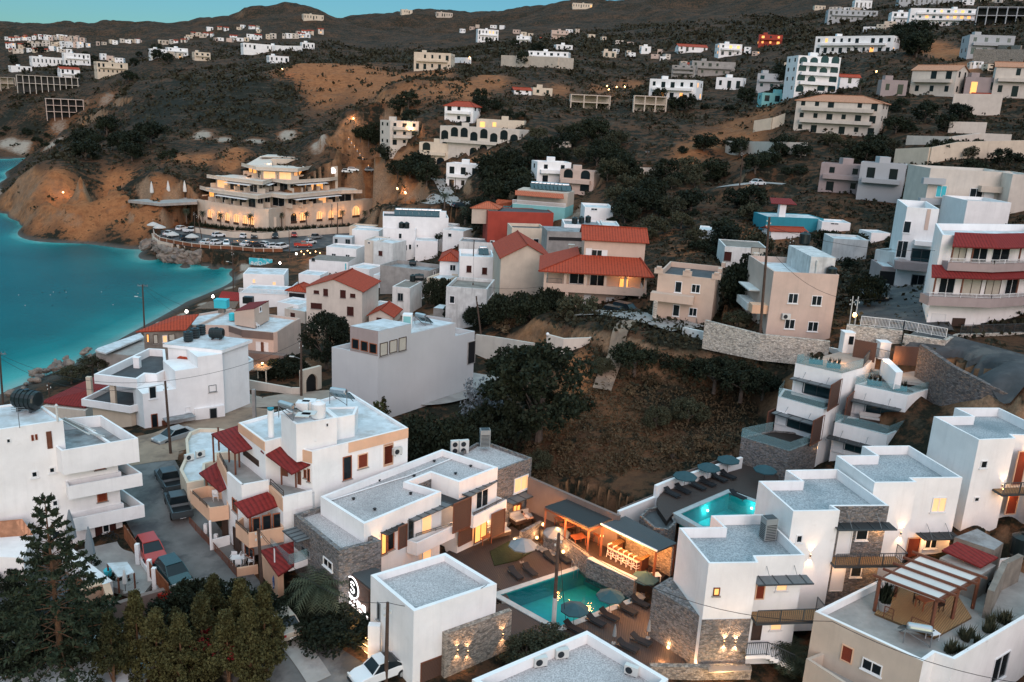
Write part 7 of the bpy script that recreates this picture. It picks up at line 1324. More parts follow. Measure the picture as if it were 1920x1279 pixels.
def arch(T,pl,u,w_,z0,zs_,mat,o=.05):
 m=MB();n=10;pts_=[pl.at(u-w_/2,z0,o),pl.at(u+w_/2,z0,o)]+[pl.at(u+w_/2*math.cos(math.pi*k/n),zs_+w_/2*math.sin(math.pi*k/n),o)for k in range(n+1)];m.poly(pts_)
 f=m.build('arch_window',mat,T);m=MB();L=[(u-w_/2,z0)]+[(u-w_/2*math.cos(math.pi*k/n),zs_+w_/2*math.sin(math.pi*k/n))for k in range(n+1)]+[(u+w_/2,z0)]
 for a,b in zip(L[:-1],L[1:]):m.bar(pl.at(*a,o+.02),pl.at(*b,o+.02),.28,.25)
 m.build('surround','sand_stone',f);m=MB();m.obox(pl.at(u-w_/2,z0,o+.05),pl.U*w_,pl.N*.1,(0,0,.7));[m.bar(pl.at(u+q*w_,z0,o+.06),pl.at(u+q*w_,zs_+w_*.3,o+.06),.1)for q in(-.17,.17)];m.build('mullion','wood_dark',f)
fr0=[pts(s,11.3)for s in('t145,602 450,655','t450,655 700,690','t1050,660 1500,628','t1500,628 1925,590')]
def ix(pl,x,y):return pl.on(x,y)
for(a,b),xs in zip(fr0,((205,310,400),(500,600,670),(1140,1240,1430),(1560,1660,1840))):
 pl=PL(a,b)
 for x in xs:
  px=360+x/6;u,z=pl.on(px,280+760/6);mt='lit_soft' if x!=1140 else 'glass';arch(HT,pl,u,2.5 if x!=1840 else 3.8,6.3,8.4,mt);glow(pl.at(u+1.4,8.8,1.4),60,(1,.40,.10),.2)
T=MB().prism(pts('t770,750 950,750 950,915 770,915',8.4)[:2]+pts('t950,800 770,800',8.4)[:2],4.5,9.3).build('entrance','sand_stone',HT)
pe=PL(*pts('t770,760 955,765',8.4));W(HT,PL(pe.at(0,0,1.2),pe.at(5,0,1.2)),'t785,765 925,900','glass')
top=ccw(w2(pts('t770,72 900,68 1310,88 1310,140 900,190 760,150',24)));MB().prism(pts('t890,110 1310,115 1300,75 1000,70',23.6),21.6,23.7).build('penthouse','sand_stone',HT);MB().slab(pts('t760,80 1320,90 1290,65 850,58',24.2),.3).build('top_slab','pale_beige',HT)
for s_,zs_ in(('t600,175 900,190 900,80 770,78',(21.8,21.8,24,24)),('t1130,80 1300,85 1440,190 1250,200',(24,24,21.8,21.8))):MB().slab([P3(*q,z)for q,z in zip(Q(s_),zs_)],.2).build('sloping_roof','pale_beige',HT)
pp_=PL(*pts('t890,110 1310,115',23));W(HT,pp_,'t905,112 1000,180','litw');W(HT,pp_,'t1045,125 1055,160','glass');W(HT,pp_,'t1070,125 1080,160','glass')
tw=pts('t1495,180 1635,170 1640,150 1530,150',22.6);tb=q3('t1590,440',14.9);MB().prism([p[:2]for p in pts('t1548,440 1640,440 1640,425 1548,425',14.9)],11,22.3).build('tower','sand_stone',HT)
pt_=PL(*pts('t1548,440 1640,440',14.9));u,z=pt_.on(*Q('t1583,235')[0]);SGN=thing('hotel_emblem','glowing white emblem high on the hotel tower','sign',pt_.at(u,z,.1));m=MB()
for k in range(7):a=math.pi*(k/6);m.poly([pt_.at(u,z-.6,.1),pt_.at(u+.9*math.cos(a-.2),z-.5+1.3*math.sin(a-.2)*.9+.1,.1),pt_.at(u+1.15*math.cos(a),z-.5+1.5*math.sin(a)*.9+.1,.1),pt_.at(u+.9*math.cos(a+.2),z-.5+1.3*math.sin(a+.2)*.9+.1,.1)])
m.obox(pt_.at(u-.9,z-1.0,.08),pt_.U*1.8,pt_.N*.05,(0,0,.3));m.build('petals','sign_white',SGN)
for q,z,e_ in(('t170,380',17,60),('t300,400',17,80),('t860,640',13,60),('t620,260',20,60),('t880,150',22.6,60),('t1240,260',20,40),('t1830,540',14,120),('t1620,510',13.5,60),('t480,390',17,60)):glow(q3(q,z)+np.array([0,-1.5,0]),e_,(1,.5,.2),.3)
wallseg('retaining_wall','long beige wall curving along the back of the car park','wall','t0,880 200,905 450,930 800,945 1250,905 1600,880 1800,870',2.5,6.4,.4,'sand_stone',zs=[5.4,5.6,5.7,5.7,5.9,6,6]);hg=thing('hedge','dark planted hedge on the wall between the hotel and the car park','hedge',q3('t450,880',5.5));m=MB()
hp=[P3(*q,6.3)for q in Q('t0,840 200,860 450,890 800,905 1100,890 1400,870 1800,850')]
for a,b in zip(hp[:-1],hp[1:]):
 for k in range(26):tuft(m,lerp(a,b,k/26)+np.array([rnd.uniform(-.6,.6),rnd.uniform(0,1.2),-.6]),1.0,1.5,12,k,.16)
m.build('foliage','leaf_dark',hg)
# == vegetation
def npmesh(name,V,Fc,mat):
 me=bpy.data.meshes.new(name);me.vertices.add(len(V));me.vertices.foreach_set('co',np.asarray(V,float).ravel());k=Fc.shape[1];me.loops.add(Fc.size);me.loops.foreach_set('vertex_index',Fc.ravel().astype(np.int32))
 me.polygons.add(len(Fc));me.polygons.foreach_set('loop_start',np.arange(0,Fc.size,k));me.polygons.foreach_set('loop_total',np.full(len(Fc),k));me.update(calc_edges=True);me.materials.append(MATS[mat]);return me
def leaves(C,size,rng,elong=1.6):
 n=len(C);a=rng.normal(size=(n,3));a/=np.linalg.norm(a,axis=1)[:,None];b=np.cross(a,rng.normal(size=(n,3)));b/=np.linalg.norm(b,axis=1)[:,None]
 s=size*rng.uniform(.6,1.3,(n,1));V=np.stack([C-a*s*elong/2,C+b*s/2,C+a*s*elong/2,C-b*s/2],1).reshape(-1,3);return V,np.arange(4*n).reshape(n,4)
def crown_pts(rng,R,H,n,clumps,shape='round',tight=.2):
 """leaf positions: clumps spread over the crown volume, with gaps between them"""
 t=rng.uniform(0,2*np.pi,clumps);z=rng.uniform(-.75,1,clumps)if shape=='round' else rng.uniform(-1,1,clumps)
 rr=np.sqrt(np.clip(1-z*z,0,1))*rng.uniform(.45,1.05,clumps)
 if shape=='cone':rr=(1-(z+1)/2)*rng.uniform(.5,1.05,clumps)+.03
 if shape=='col':rr=np.sqrt(np.clip(1-np.abs(z)**3,0,1))*rng.uniform(.4,1.,clumps)
 c=np.stack([R*rr*np.cos(t),R*rr*np.sin(t),H/2*z*rng.uniform(.8,1.,clumps)],1);k=rng.integers(0,clumps,n);s=rng.uniform(.6,1.3,clumps)[k,None]
 d=rng.normal(size=(n,3));d/=np.linalg.norm(d,axis=1)[:,None];d*=rng.uniform(.3,1,(n,1))**.5
 return c[k]+d*s*tight*R*np.array([1,1,.8])
TREES={}
def treeproto(name,mat,R,H,trunk,n,size,seed,shape='round',clumps=40,tight=.24,bark='bark_grey',label='tree',cat='tree'):
 rng=np.random.default_rng(seed);P=crown_pts(rng,R,H,n,clumps,shape,tight)+np.array([0,0,trunk+H/2]);V,Fc=leaves(P,size,rng)
 r=thing(name,'',cat,(0,0,0));ob=bpy.data.objects.new('crown',npmesh('crown',V,Fc,mat));COL.objects.link(ob);ob.parent=r
 m=MB();h=trunk+H*.5;rt=max(.12,R*.07);m.tube((0,0,-1.2),(0,0,trunk),rt*1.2,rt,8);m.tube((0,0,trunk),(R*.05,0,h+H*.15),rt,rt*.35,7)
 for k in range(7 if shape=='round' else 4):a=k*2.4+seed;q=.35+.4*((k*.37)%1);m.tube((0,0,trunk+H*.08*k/2),(R*q*math.cos(a),R*q*math.sin(a),trunk+H*(.3+.3*((k*.61)%1))),rt*.5,rt*.12,6)
 m.build('trunk',bark,r);TREES[name]=[r,False];return r
def plant(name,loc,label,group=None,s=1.,rz=None):
 r,used=TREES[name];rz=rnd.uniform(0,6.28)if rz is None else rz;sc3=s if hasattr(s,'__len__')else(s*rnd.uniform(.92,1.08),s*rnd.uniform(.92,1.08),s*rnd.uniform(.88,1.1))
 if not used:TREES[name][1]=True;r.location=tuple(map(float,loc));r.rotation_euler=(0,0,rz);r.scale=sc3;r['label']=label;(group and r.__setitem__('group',group));return r
 c=copytree(r,loc,rz,sc3,label)
 if group:c['group']=group
 elif 'group' in c:del c['group']
 return c
treeproto('round_tree','leaf_dark',3.2,4.6,.9,1500,.38,1,clumps=34,tight=.30);treeproto('broad_tree','leaf_dark',3.8,4.0,1.0,1500,.42,2,clumps=30,tight=.28);treeproto('olive_tree','leaf_olive',2.8,3.4,.9,1300,.32,3,clumps=30,tight=.3);treeproto('bush','leaf_dark',2.0,2.0,.1,800,.30,4,clumps=18,tight=.34,cat='bush');treeproto('dry_bush','leaf_dry',1.4,1.3,.05,500,.2,5,clumps=12,tight=.36,cat='bush')
treeproto('pine_tree','leaf_pine',2.6,6.0,1.6,1500,.34,6,'cone',clumps=40,tight=.28,bark='bark');treeproto('cypress_tree','leaf_cyp',.75,5.6,.2,1800,.18,7,'col',clumps=70,tight=.5);treeproto('large_tree','leaf_dark',5.6,8.6,.6,11000,.30,8,clumps=95,tight=.20);treeproto('dense_bush','leaf_dark',3.0,2.8,.2,5200,.20,9,clumps=46,tight=.26,cat='bush')
treeproto('near_pine','leaf_pine',1.9,5.4,.3,9000,.12,10,'cone',clumps=110,tight=.20,bark='bark');treeproto('flowering_bush','leaf_flower',2.2,3.4,.2,2600,.17,11,clumps=40,tight=.3,cat='bush');treeproto('umbrella_pine','leaf_dark',2.6,1.3,2.4,1600,.25,12,clumps=26,tight=.3,bark='bark')
treeproto('near_bush','leaf_olive',2.0,2.4,.1,5200,.13,13,clumps=40,tight=.3,cat='bush');treeproto('red_flower_bush','leaf_red',1.0,1.0,.1,260,.10,14,clumps=14,tight=.3,cat='bush')
def palm(name,h,R,n,mat='leaf_palm',seed=0):
 rng=random.Random(seed);r=thing(name,'','palm',(0,0,0));m=MB()
 for k in range(6):m.tube((0,0,h*k/6-.4*(k==0)),(0,0,h*(k+1)/6),.24-.01*k,.20-.01*k,8)
 m.build('trunk','bark_grey',r);m=MB()
 for k in range(n):
  a=k*2.39996;el=1.25-1.75*(k/n)**1.1;d=np.array([math.cos(a),math.sin(a),0]);s=np.array([-math.sin(a),math.cos(a),0]);prev=np.array([0,0,h]);L=R*rng.uniform(.85,1.1);q=[]
  for j in range(7):
   q.append(prev.copy());e_=el-.28*j;prev=prev+(d*math.cos(e_)+np.array([0,0,math.sin(e_)]))*L/6.5
  for j in range(6):
   a0,a1=q[j],q[j+1];w=R*.24*(1-abs(j-2.2)/5.5)
   for sd in(-1,1):
    for f_ in(.0,.5):b0=a0+(a1-a0)*f_;m.poly([b0,b0+(a1-a0)*.28,b0+(a1-a0)*.75+s*sd*w-[0,0,w*.45]])
  m.tube(q[0],q[3],.03,.02,4);m.tube(q[3],q[6],.02,.01,4)
 m.build('fronds',mat,r);TREES[name]=[r,False]
palm('palm_tree',3.6,1.9,34);palm('wide_palm',3.0,2.8,44,seed=3)
def araucaria(loc,H):
 T=thing('norfolk_pine','tall Norfolk pine with flat tiers of branches at the bottom left','tree',loc);rng=np.random.default_rng(5);m=MB();b=np.asarray(loc,float)
 for k in range(10):m.tube(b+[0,0,H*k/10-(1 if k==0 else 0)],b+[0,0,H*(k+1)/10],.24*(1-k/10.8),.24*(1-(k+1)/10.8),9)
 m.build('trunk','bark',T);mb=MB();C=[];tiers=13
 for t in range(tiers):
  f=t/(tiers-1);z=H*(.10+.88*f);R=(4.6*(1-f)**1.05+.55)*rng.uniform(.9,1.08);nb=8 if f<.8 else 6
  for k in range(nb):
   a=2*math.pi*k/nb+t*.55+rng.uniform(-.15,.15);L=R*rng.uniform(.82,1.05);up=.02+.30*f;s0=b+[0,0,z];e=s0+np.array([math.cos(a)*L,math.sin(a)*L,L*up]);mb.tube(s0,e,.045*(1-f*.5),.015,5)
   nl=int(110*L/4)+18;tt=rng.uniform(.28,1.02,nl)**.8;side=np.array([-math.sin(a),math.cos(a),0]);w=rng.normal(0,.15,nl)*L*np.clip(1.15-tt,.15,1);p=s0+(e-s0)*tt[:,None]+side*w[:,None];p[:,2]+=rng.normal(0,.05,nl)+.05;C.append(p)
 mb.build('branches','bark',T);C=np.concatenate(C)-b;V,Fc=leaves(C,.15,rng,2.6);o=bpy.data.objects.new('needles',npmesh('needles',V,Fc,'leaf_arau'));COL.objects.link(o);o.parent=T
bA=P3(118,1262,7.6);araucaria(bA,ztop(bA,935)-7.6)
# ---- scattered trees of the slopes
def inpx(x,y,P):return bool(inpoly(np.array(x),np.array(y),P))
def scatter(regs):
 for s_,n,kinds,lab,grp,s0,s1 in regs:
  P=Q(s_);x0,x1=min(p[0]for p in P),max(p[0]for p in P);y0,y1=min(p[1]for p in P),max(p[1]for p in P);k=0;t=0
  while k<n and t<n*30:
   t+=1;x,y=rnd.uniform(x0,x1),rnd.uniform(y0,y1)
   if not inpx(x,y,P):continue
   g=G(x,y)
   if g[2]<.5:continue
   if any(abs(x-q[0])<q[2]and abs(y-q[1])<q[3]for q in KEEP):continue
   plant(rnd.choice(kinds),g-[0,0,.3],lab,grp,rnd.uniform(s0,s1));k+=1
KEEP=[(1555,240,85,32),(850,275,125,42),(1058,345,58,38),(1608,350,80,40),(1540,150,50,45),(850,215,40,24),(1740,150,45,30),(1400,345,55,16),(860,330,50,28),(1500,410,60,20),(1350,430,50,20),(1700,560,60,70)]
RT,BT,OT,BU='round_tree','broad_tree','olive_tree','bush'
scatter([('665,250 735,250 800,330 800,360 735,330',14,(RT,BT),'dark round tree beside the uphill road','trees beside the uphill road',.8,1.3),('960,240 1180,250 1180,340 980,340',24,(RT,BT,OT),'dark tree on the slope between the long beige hotel and the bare hill','trees on the middle slope',.7,1.2),('1130,330 1330,270 1360,300 1300,420 1130,420',26,(RT,BT,OT,BU),'dark tree in the gully right of the arched white house','trees in the gully',.7,1.2),('880,300 1010,300 1040,370 930,400 890,350',12,(RT,BT),'dark tree below the long beige hotel','trees below the long beige hotel',.8,1.2),('1130,400 1440,380 1440,480 1200,470',22,(RT,BU,OT),'dark tree above the village on the scrub slope','trees above the village',.6,1.0),('1360,275 1520,290 1520,330 1380,330',12,(BU,BT),'low dark tree below the bare brown slope','trees below the bare slope',.7,1.0),('1560,270 1900,275 1910,320 1540,320',20,(BU,RT,OT),'dark garden tree below the large peach house','trees below the peach house',.6,1.0),('1640,190 1850,215 1850,255 1650,250',12,(RT,BU),'dark garden tree right of the large peach house','garden trees right of the peach house',.6,.9),('1650,70 1730,60 1725,110 1665,110',9,(RT,BT),'tall dark tree of the hilltop grove','hilltop grove',1.1,1.6),('1180,175 1450,185 1440,215 1180,210',14,(RT,BU),'small dark tree between the far houses on the right hill','far trees on the right hill',.6,1.),('860,70 1080,75 1080,130 880,125',14,(RT,BU),'small dark tree around the far white houses on the middle ridge','far trees on the middle ridge',.9,1.5),('700,200 900,190 1000,225 760,245',14,(RT,BU),'dark tree behind the long beige hotel','trees behind the long beige hotel',.7,1.1),('75,250 330,235 330,300 120,310',20,('bush','broad_tree'),'dark spreading bush on top of the cliff','bushes on the cliff top',.9,1.7),('0,235 100,245 95,275 0,270',6,('bush',),'dark bush on the headland by the inlet','bushes on the headland',1.,1.6),('1440,470 1690,440 1700,520 1470,510',12,(RT,BU),'dark tree behind the square pink house','trees behind the pink house',.5,.8),('20,90 330,100 330,160 20,170',22,(RT,),'small far tree between the houses of the far left town','trees of the far left town',.9,1.5),('1450,120 1500,110 1490,190 1440,200',5,(RT,),'dark tree left of the blue and white house','trees by the blue and white house',.7,1.1),])
# ---- single trees and bushes
for nm,s_,z,lab,sc_ in(('large_tree','P1010,815',12.0,'very large round dark tree beside the plain grey house',(1.0,1.0,1.05)),('large_tree','P905,430',12.5,'large dark tree left of the cream crenellated house',(.80,.8,.85)),('large_tree','P612,690',8.5,'dark bushy tree in front of the red-roofed white house',(.58,.58,.85)),('dense_bush','P800,862',9,'dark dense tree behind the hotel roofs, left',(1.2,1.2,1.5)),('dense_bush','P870,868',9.3,'dark dense tree behind the hotel roofs, middle',(1.15,1.15,1.5)),('dense_bush','P930,850',9.8,'dark dense tree behind the hotel roofs, right',(1.2,1.2,1.6)),('near_bush','P770,830',9.5,'grey-green bush against the plain grey house wall',(1.,1.,1.1)),('pine_tree','P717,790',9.3,'small young conifer at the corner of the plain grey house',(.35,.35,.4)),('flowering_bush','P902,800',10,'pale flowering bush left of the very large dark tree',(1.1,1.1,1.5)),('dense_bush','P955,610',13.5,'dark bush behind the long beige wall, left',(1.3,1.3,1.5)),('dense_bush','P1000,605',14.3,'dark bush behind the long beige wall, right',(1.3,1.3,1.5)),('dense_bush','P900,610',12,'dark bush beside the stained white house',(.9,.9,1.)),('olive_tree','P1083,612',15.8,'olive tree beside the parked cars',(1.0,1.,1.)),('dense_bush','P1035,590',15.5,'dark bush in front of the gable end',(.9,.9,1.4)),('cypress_tree','P706,892',9,'tall narrow cypress against the red-canopied white house',(1.0,1.0,1.35)),('cypress_tree','P676,602',7.8,'dark cypress in front of the red-roofed white house',(.95,.95,.75)),('umbrella_pine','v1650,510',9,'small umbrella pine beside the long white building',(1.,1.,1.)),('dry_bush','P955,622',13,'orange dry bush at the foot of the leaning poles',(1.6,1.6,1.2)),('dense_bush','P850,600',10.5,'small dark bush beside the cube house',(.6,.6,.8)),('dense_bush','v1560,1200',9.3,'dark ivy bush right of the white cube house',(.9,.9,1.9)),('near_bush','E490,1090',21,'pale green shrub above the stone boundary wall',(.8,.8,.6)),('dense_bush','E560,900',22,'dark tree between the crenellated house and the pink house, left',(1.1,1.1,1.7)),('dense_bush','E640,830',22,'dark tree between the crenellated house and the pink house, right',(.9,.9,1.9)),('dense_bush','E1640,900',23.5,'tangled bush behind the street lamp',(.8,.8,1.2)),('red_flower_bush','P1300,470',22,'small reddish bush among the dark trees',(1.5,1.5,1.2)),('dense_bush','G860,1010',7,'dark bush inside the pink house garden, left',(.8,.8,1.)),('dense_bush','G960,1030',7,'dark bush inside the pink house garden, right',(.9,.9,1.2)),('near_bush','d400,850',2.5,'green bush beside the beach steps, left',(1.,1.,.7)),('near_bush','d520,800',2.8,'green bush beside the beach steps, middle',(1.2,1.2,.8)),('near_bush','d620,760',3,'green bush beside the beach steps, right',(1.1,1.1,.8))):
 plant(nm,G(*Q(s_)[0])-[0,0,.4]if 'P905' in s_ or 'v1650' in s_ else q3(s_,z),lab,None,sc_)
fn_=['nearest the white street wall','in the left half of the dark field','in the middle of the dark field','in the right half of the dark field','at the field edge by the upper villas']
for k,q in enumerate(Q('1215,660 1255,668 1300,680 1350,690 1400,700 1445,705 1240,690 1290,705 1340,720 1390,735 1430,740 1190,690 1270,650 1320,660 1380,670 1470,690')):plant('dense_bush',P3(*q,16),'dark dense bush of the overgrown strip behind the field','overgrown strip behind the field',rnd.uniform(.7,1.05))
for k,q in enumerate(Q('1130,700 1180,740 1095,760 1230,800 1060,850 1140,830 1290,790 1180,870 1260,860 1010,880 1310,840 1220,720')):plant('dry_bush' if k%3 else 'near_bush',G(*q),'low dry bush in the open field','dry bushes in the field',rnd.uniform(.6,1.0))
for k,(x,y,s)in enumerate(((215,1290,.9),(262,1262,.9),(300,1278,1.0),(335,1240,.75),(385,1262,1.1),(430,1285,1.1),(405,1215,.9),(455,1235,1.),(500,1270,1.),(345,1290,1.),(470,1290,1.0))):plant('near_pine',P3(x,y,7.4),'yellow-green pine of the clump along the bottom edge','pines along the bottom edge',(s*.95,s*.95,s*rnd.uniform(.85,1.25)))
for x,y,s in((330,1180,.9),(370,1150,.9),(420,1165,1.0),(460,1180,1.),(500,1200,.9),(395,1190,1)):plant('dense_bush',P3(x,y,7.8),'dark bush behind the pines at the bottom edge','dark bushes at the bottom edge',(.75*s,.75*s,.9*s))
for x,y in((395,1200),(410,1225),(440,1230),(375,1215),(458,1205)):plant('red_flower_bush',P3(x,y,9.8),'red flowers showing among the bottom edge pines','red flower sprays',.7)
for x,y,s in((30,1180,.9),(70,1150,.8),(130,1190,.9),(180,1170,.7),(160,1240,1.0),(40,1250,1.1),(10,1110,.8),(220,1100,.5),(170,1075,.5),(245,1110,.4),(90,1215,1.),(0,1215,1.)):plant('dense_bush',P3(x,y,7.9),'dark shrub in the garden under the Norfolk pine','shrubs under the Norfolk pine',(.6*s,.6*s,.75*s))
plant('wide_palm',P3(598,1165,7.8),'dark palm in front of the stone block and the sign',None,(1.05,1.05,.9));plant('dense_bush',P3(640,1205,7.6),'dark hedge bush left of the entrance steps, near',None,(.9,.9,.75));plant('dense_bush',P3(600,1195,7.6),'dark hedge bush left of the entrance steps, middle',None,(.8,.8,.7));plant('dense_bush',P3(560,1165,7.7),'dark hedge bush left of the entrance steps, far',None,(.7,.7,.6))
plant('wide_palm',P3(1478,1262,7.8),'dark palm between the villa stair and the corner house',None,(.85,.85,.5));plant('near_bush',P3(1025,1220,8.3),'dark bush at the foot of the pale pool pole',None,(.9,.9,.6));plant('near_bush',P3(985,1235,8.3),'dark bush above the bottom roof edge',None,(.9,.9,.55))
for k,q in enumerate(Q('t125,845 325,870 660,880 1010,860 1290,850 1690,830 u540,220 v745,230 1000,60')):plant('palm_tree',P3(*q,6.2),'hotel palm, '+('first','second','third','fourth','fifth','sixth','cliff-side','eighth','last')[k]+' along the lit arcade','palms along the hotel',(.8,.8,.95))
for q,z,s,l in(('w580,200',15.5,1.0,'orange-tinged palm beside the village road'),('w190,480',12.5,1.0,'palm left of the large dark tree'),('w370,480',12.5,.9,'palm in front of the red wall'),('v1640,60',9,.9,'palm behind the long white building'),('b505,945',27,.7,'palm in front of the long beige hotel wing'),('b420,800',29,.8,'palm on the terrace of the long beige hotel'),('c725,520',52,.9,'left palm in front of the blue and white house'),('c840,510',51,.9,'middle palm in front of the blue and white house'),('c995,525',49,.9,'right palm in front of the blue and white house')):plant('palm_tree',G(*Q(q)[0])if q[0]in 'bcwv' else q3(q,z),l,None,(s*1.15,s*1.15,s))
# ---- ground-hugging scrub: one object
def scrub():
 rng=np.random.default_rng(9);N=17000;Cx=[];k=0
 lr=rng.uniform(math.log(95),math.log(900),N*3);th=rng.uniform(-.68,.68,N*3);r=np.exp(lr);X=r*np.sin(th);Y=r*np.cos(th)
 ti=np.clip(((th-TH[0])/(TH[1]-TH[0])).astype(int),0,NA-1);ri=np.clip(((lr-LR[0])/(LR[1]-LR[0])).astype(int),0,NR-1);z=GZ[ti,ri];g=ZN[ti,ri,1]*(1-ZN[ti,ri,2]);dens=fbm(X,Y,40,4);ok=(z>5)&(rng.random(N*3)<np.clip(g*2.0*(dens-.25)*2,0.02,1))&~((r<170)&(X<5))
 X,Y,z,r=X[ok][:N],Y[ok][:N],z[ok][:N],r[ok][:N];s=rng.uniform(.5,1.5,len(X))*np.clip(r/260,.6,2.4);nl=14
 c=np.stack([X,Y,z],1)[:,None,:]+rng.normal(size=(len(X),nl,3))*s[:,None,None]*np.array([.62,.62,.32])+np.array([0,0,.25])*s[:,None,None]
 V,Fc=leaves(c.reshape(-1,3),1.,rng,1.2);V=V.reshape(-1,4,3);cc=c.reshape(-1,1,3);V=cc+(V-cc)*np.repeat(s,nl)[:,None,None]*.62;o=bpy.data.objects.new('scrub',npmesh('scrub',V.reshape(-1,3),Fc,'leaf_scrub'));COL.objects.link(o);o['kind']='stuff';o['label']='dark low scrub covering the dry hillsides';o['category']='scrub'
scrub()
def drygrass():
 rng=np.random.default_rng(10);N=9000;px=rng.uniform(980,1420,N);py=rng.uniform(640,900,N);P=[]
 for x,y in zip(px[:2600],py[:2600]):
  if not inpx(x,y,Q('1120,650 1500,690 1420,800 1330,880 1000,900 960,860 1080,700')):continue
  g=G(x,y);P.append(g)
 P=np.array(P);c=P[:,None,:]+rng.normal(size=(len(P),9,3))*np.array([.28,.28,.12])+np.array([0,0,.12]);V,Fc=leaves(c.reshape(-1,3),.16,rng,2.5);o=bpy.data.objects.new('dry_grass',npmesh('dry_grass',V,Fc,'leaf_dry'));COL.objects.link(o);o['kind']='stuff';o['label']='dry brown grass and weeds of the open field';o['category']='grass'
drygrass()
# == cars
def prof(mb,P,w0,w1,taper=None):
 """side profile P [(x,z)] extruded across the car; w1 width used where z is high"""
 n=len(P);zs=[p[1]for p in P];zl,zh=min(zs),max(zs);W_=[w0+(w1-w0)*((z-zl)/(zh-zl+1e-6))for z in zs];i=len(mb.v)
 mb.v+=[(x,-w/2,z)for(x,z),w in zip(P,W_)]+[(x,w/2,z)for(x,z),w in zip(P,W_)]
 for k in range(n):j=(k+1)%n;mb.f.append((i+k,i+j,i+n+j,i+n+k));mb.mi.append(mb.cm);mb.uv.append([(0,0)]*4)
 mb.f.append(tuple(i+k for k in range(n-1,-1,-1)));mb.mi.append(0);mb.uv.append([(0,0)]*n);mb.f.append(tuple(i+n+k for k in range(n)));mb.mi.append(0);mb.uv.append([(0,0)]*n)
CK=dict(hatch=(4.0,1.68,[(-1.95,.3),(-2.0,.62),(-1.9,.88),(-1.75,.95),(.95,.93),(1.85,.80),(2.0,.62),(1.98,.3)],[(-1.82,.94),(-1.45,1.42),(.15,1.44),(.98,.92)]),sedan=(4.4,1.72,[(-2.15,.32),(-2.2,.65),(-2.12,.92),(-1.35,.96),(1.0,.93),(2.05,.80),(2.2,.60),(2.15,.3)],[(-1.45,.95),(-.95,1.40),(.3,1.41),(1.1,.92)]),suv=(4.5,1.82,[(-2.2,.4),(-2.25,.8),(-2.15,1.08),(1.05,1.06),(2.0,.98),(2.2,.75),(2.2,.38)],[(-2.12,1.07),(-1.85,1.68),(.4,1.68),(1.05,1.05)]),beetle=(4.05,1.58,[(-2.0,.35),(-1.98,.6),(-1.6,.92),(-1.0,1.0),(.9,.95),(1.5,.88),(1.95,.62),(1.98,.35)],[(-1.55,.93),(-1.0,1.30),(-.3,1.48),(.3,1.44),(.85,.96)]))
def car(kind,mat,loc,rz,label,group=None,s=1.,lights=False):
 T=bpy.data.objects.new(dict(hatch='hatchback_car',sedan='sedan_car',suv='suv_car',beetle='beetle_car',pickup='pickup_truck')[kind],None);COL.objects.link(T);ORG[T.name]=(0,0,0);T.location=tuple(map(float,loc));T.rotation_euler=(0,0,rz);T.scale=(s,)*3;tagt(T,label,'pickup truck' if kind=='pickup' else 'car',group)
 if(kind,mat)in CARM:
  for nm,me,par,lo in CARM[(kind,mat)]:
   o=bpy.data.objects.new(nm,me);COL.objects.link(o);o.parent=T;o.location=lo
 else:
  if kind=='pickup':
   m=MB();prof(m,[(-2.5,.45),(-2.55,.72),(-.75,.74),(-.6,.98),(1.2,1.0),(2.3,.92),(2.5,.7),(2.5,.42)],1.75,1.7);m.build('body',mat,T)
   m=MB();prof(m,[(-.65,.98),(-.55,1.62),(.75,1.62),(1.35,.98)],1.62,1.3);m.build('window','glass',T);MB().box((.08,0,1.60),1.35,1.3,.06).build('cab_roof',mat,T)
   MB().box((-1.6,0,.73),1.75,1.45,.04).build('bed_floor','black',T);m=MB();[m.box((-1.62,y,.70),1.85,.1,.38)for y in(-.8,.8)];m.box((-2.5,0,.70),.1,1.7,.38);m.build('bed_side',mat,T);L,w=5.0,1.75
  else:
   L,w,B,Gl=CK[kind];m=MB();prof(m,B,w,w*.96);b=m.build('body',mat,T);bv=b.modifiers.new('bevel','BEVEL');bv.width=.06;bv.segments=2
   m=MB();prof(m,Gl,w*.92,w*.74);m.build('window','glass',T);xs=[p[0]for p in Gl];zt_=max(p[1]for p in Gl);hi=[p[0]for p in Gl if p[1]>zt_-.08];MB().box(((min(hi)+max(hi))/2,0,zt_-.01),max(hi)-min(hi)+.1,w*.74,.05).build('roof',mat,T)
   [MB().bar((x0,y,z0),(x1,y*.82,z1),.06).build('pillar',mat,T)for y in(-w*.455,w*.455)for(x0,z0),(x1,z1)in((Gl[0],Gl[1]),(Gl[-1],Gl[-2]))]
  for x in(-L*.31,L*.31):
   for y in(-w*.46,w*.46):wh=MB().tube((x,y-.1,.33),(x,y+.1,.33),.33,.33,14).build('wheel','tyre',T);MB().tube((x,y-.115,.33),(x,y+.115,.33),.19,.19,10).build('rim','car_silver',wh)
  for y in(-w*.36,w*.36):MB().box((L*.485,y,.62),.1,.32,.14).build('headlight','lamp_clear',T);MB().box((-L*.49,y,.68),.08,.26,.16).build('taillight','lamp_red',T)
  MB().box((L*.492,0,.30),.1,w*.9,.16).build('bumper','grille',T);MB().box((-L*.497,0,.42),.02,.5,.12).build('number_plate','white_paint',T)
  CARM[(kind,mat)]=[(c.name.split('.')[0],c.data,None,c.location.copy())for c in T.children]+[]
 return T
CARM={}
def carpx(kind,mat,a,b,z,label,group=None,s=1.):
 """parked car with its tail at a and its nose at b"""
 A,B=q3(a,z),q3(b,z);d=B-A;return car(kind,mat,(A+B)/2,math.atan2(d[1],d[0]),label,group,s)
carpx('sedan','car_silver','d1060,1175','d900,1225',9.1,'silver hatchback sedan parked below the large white house')
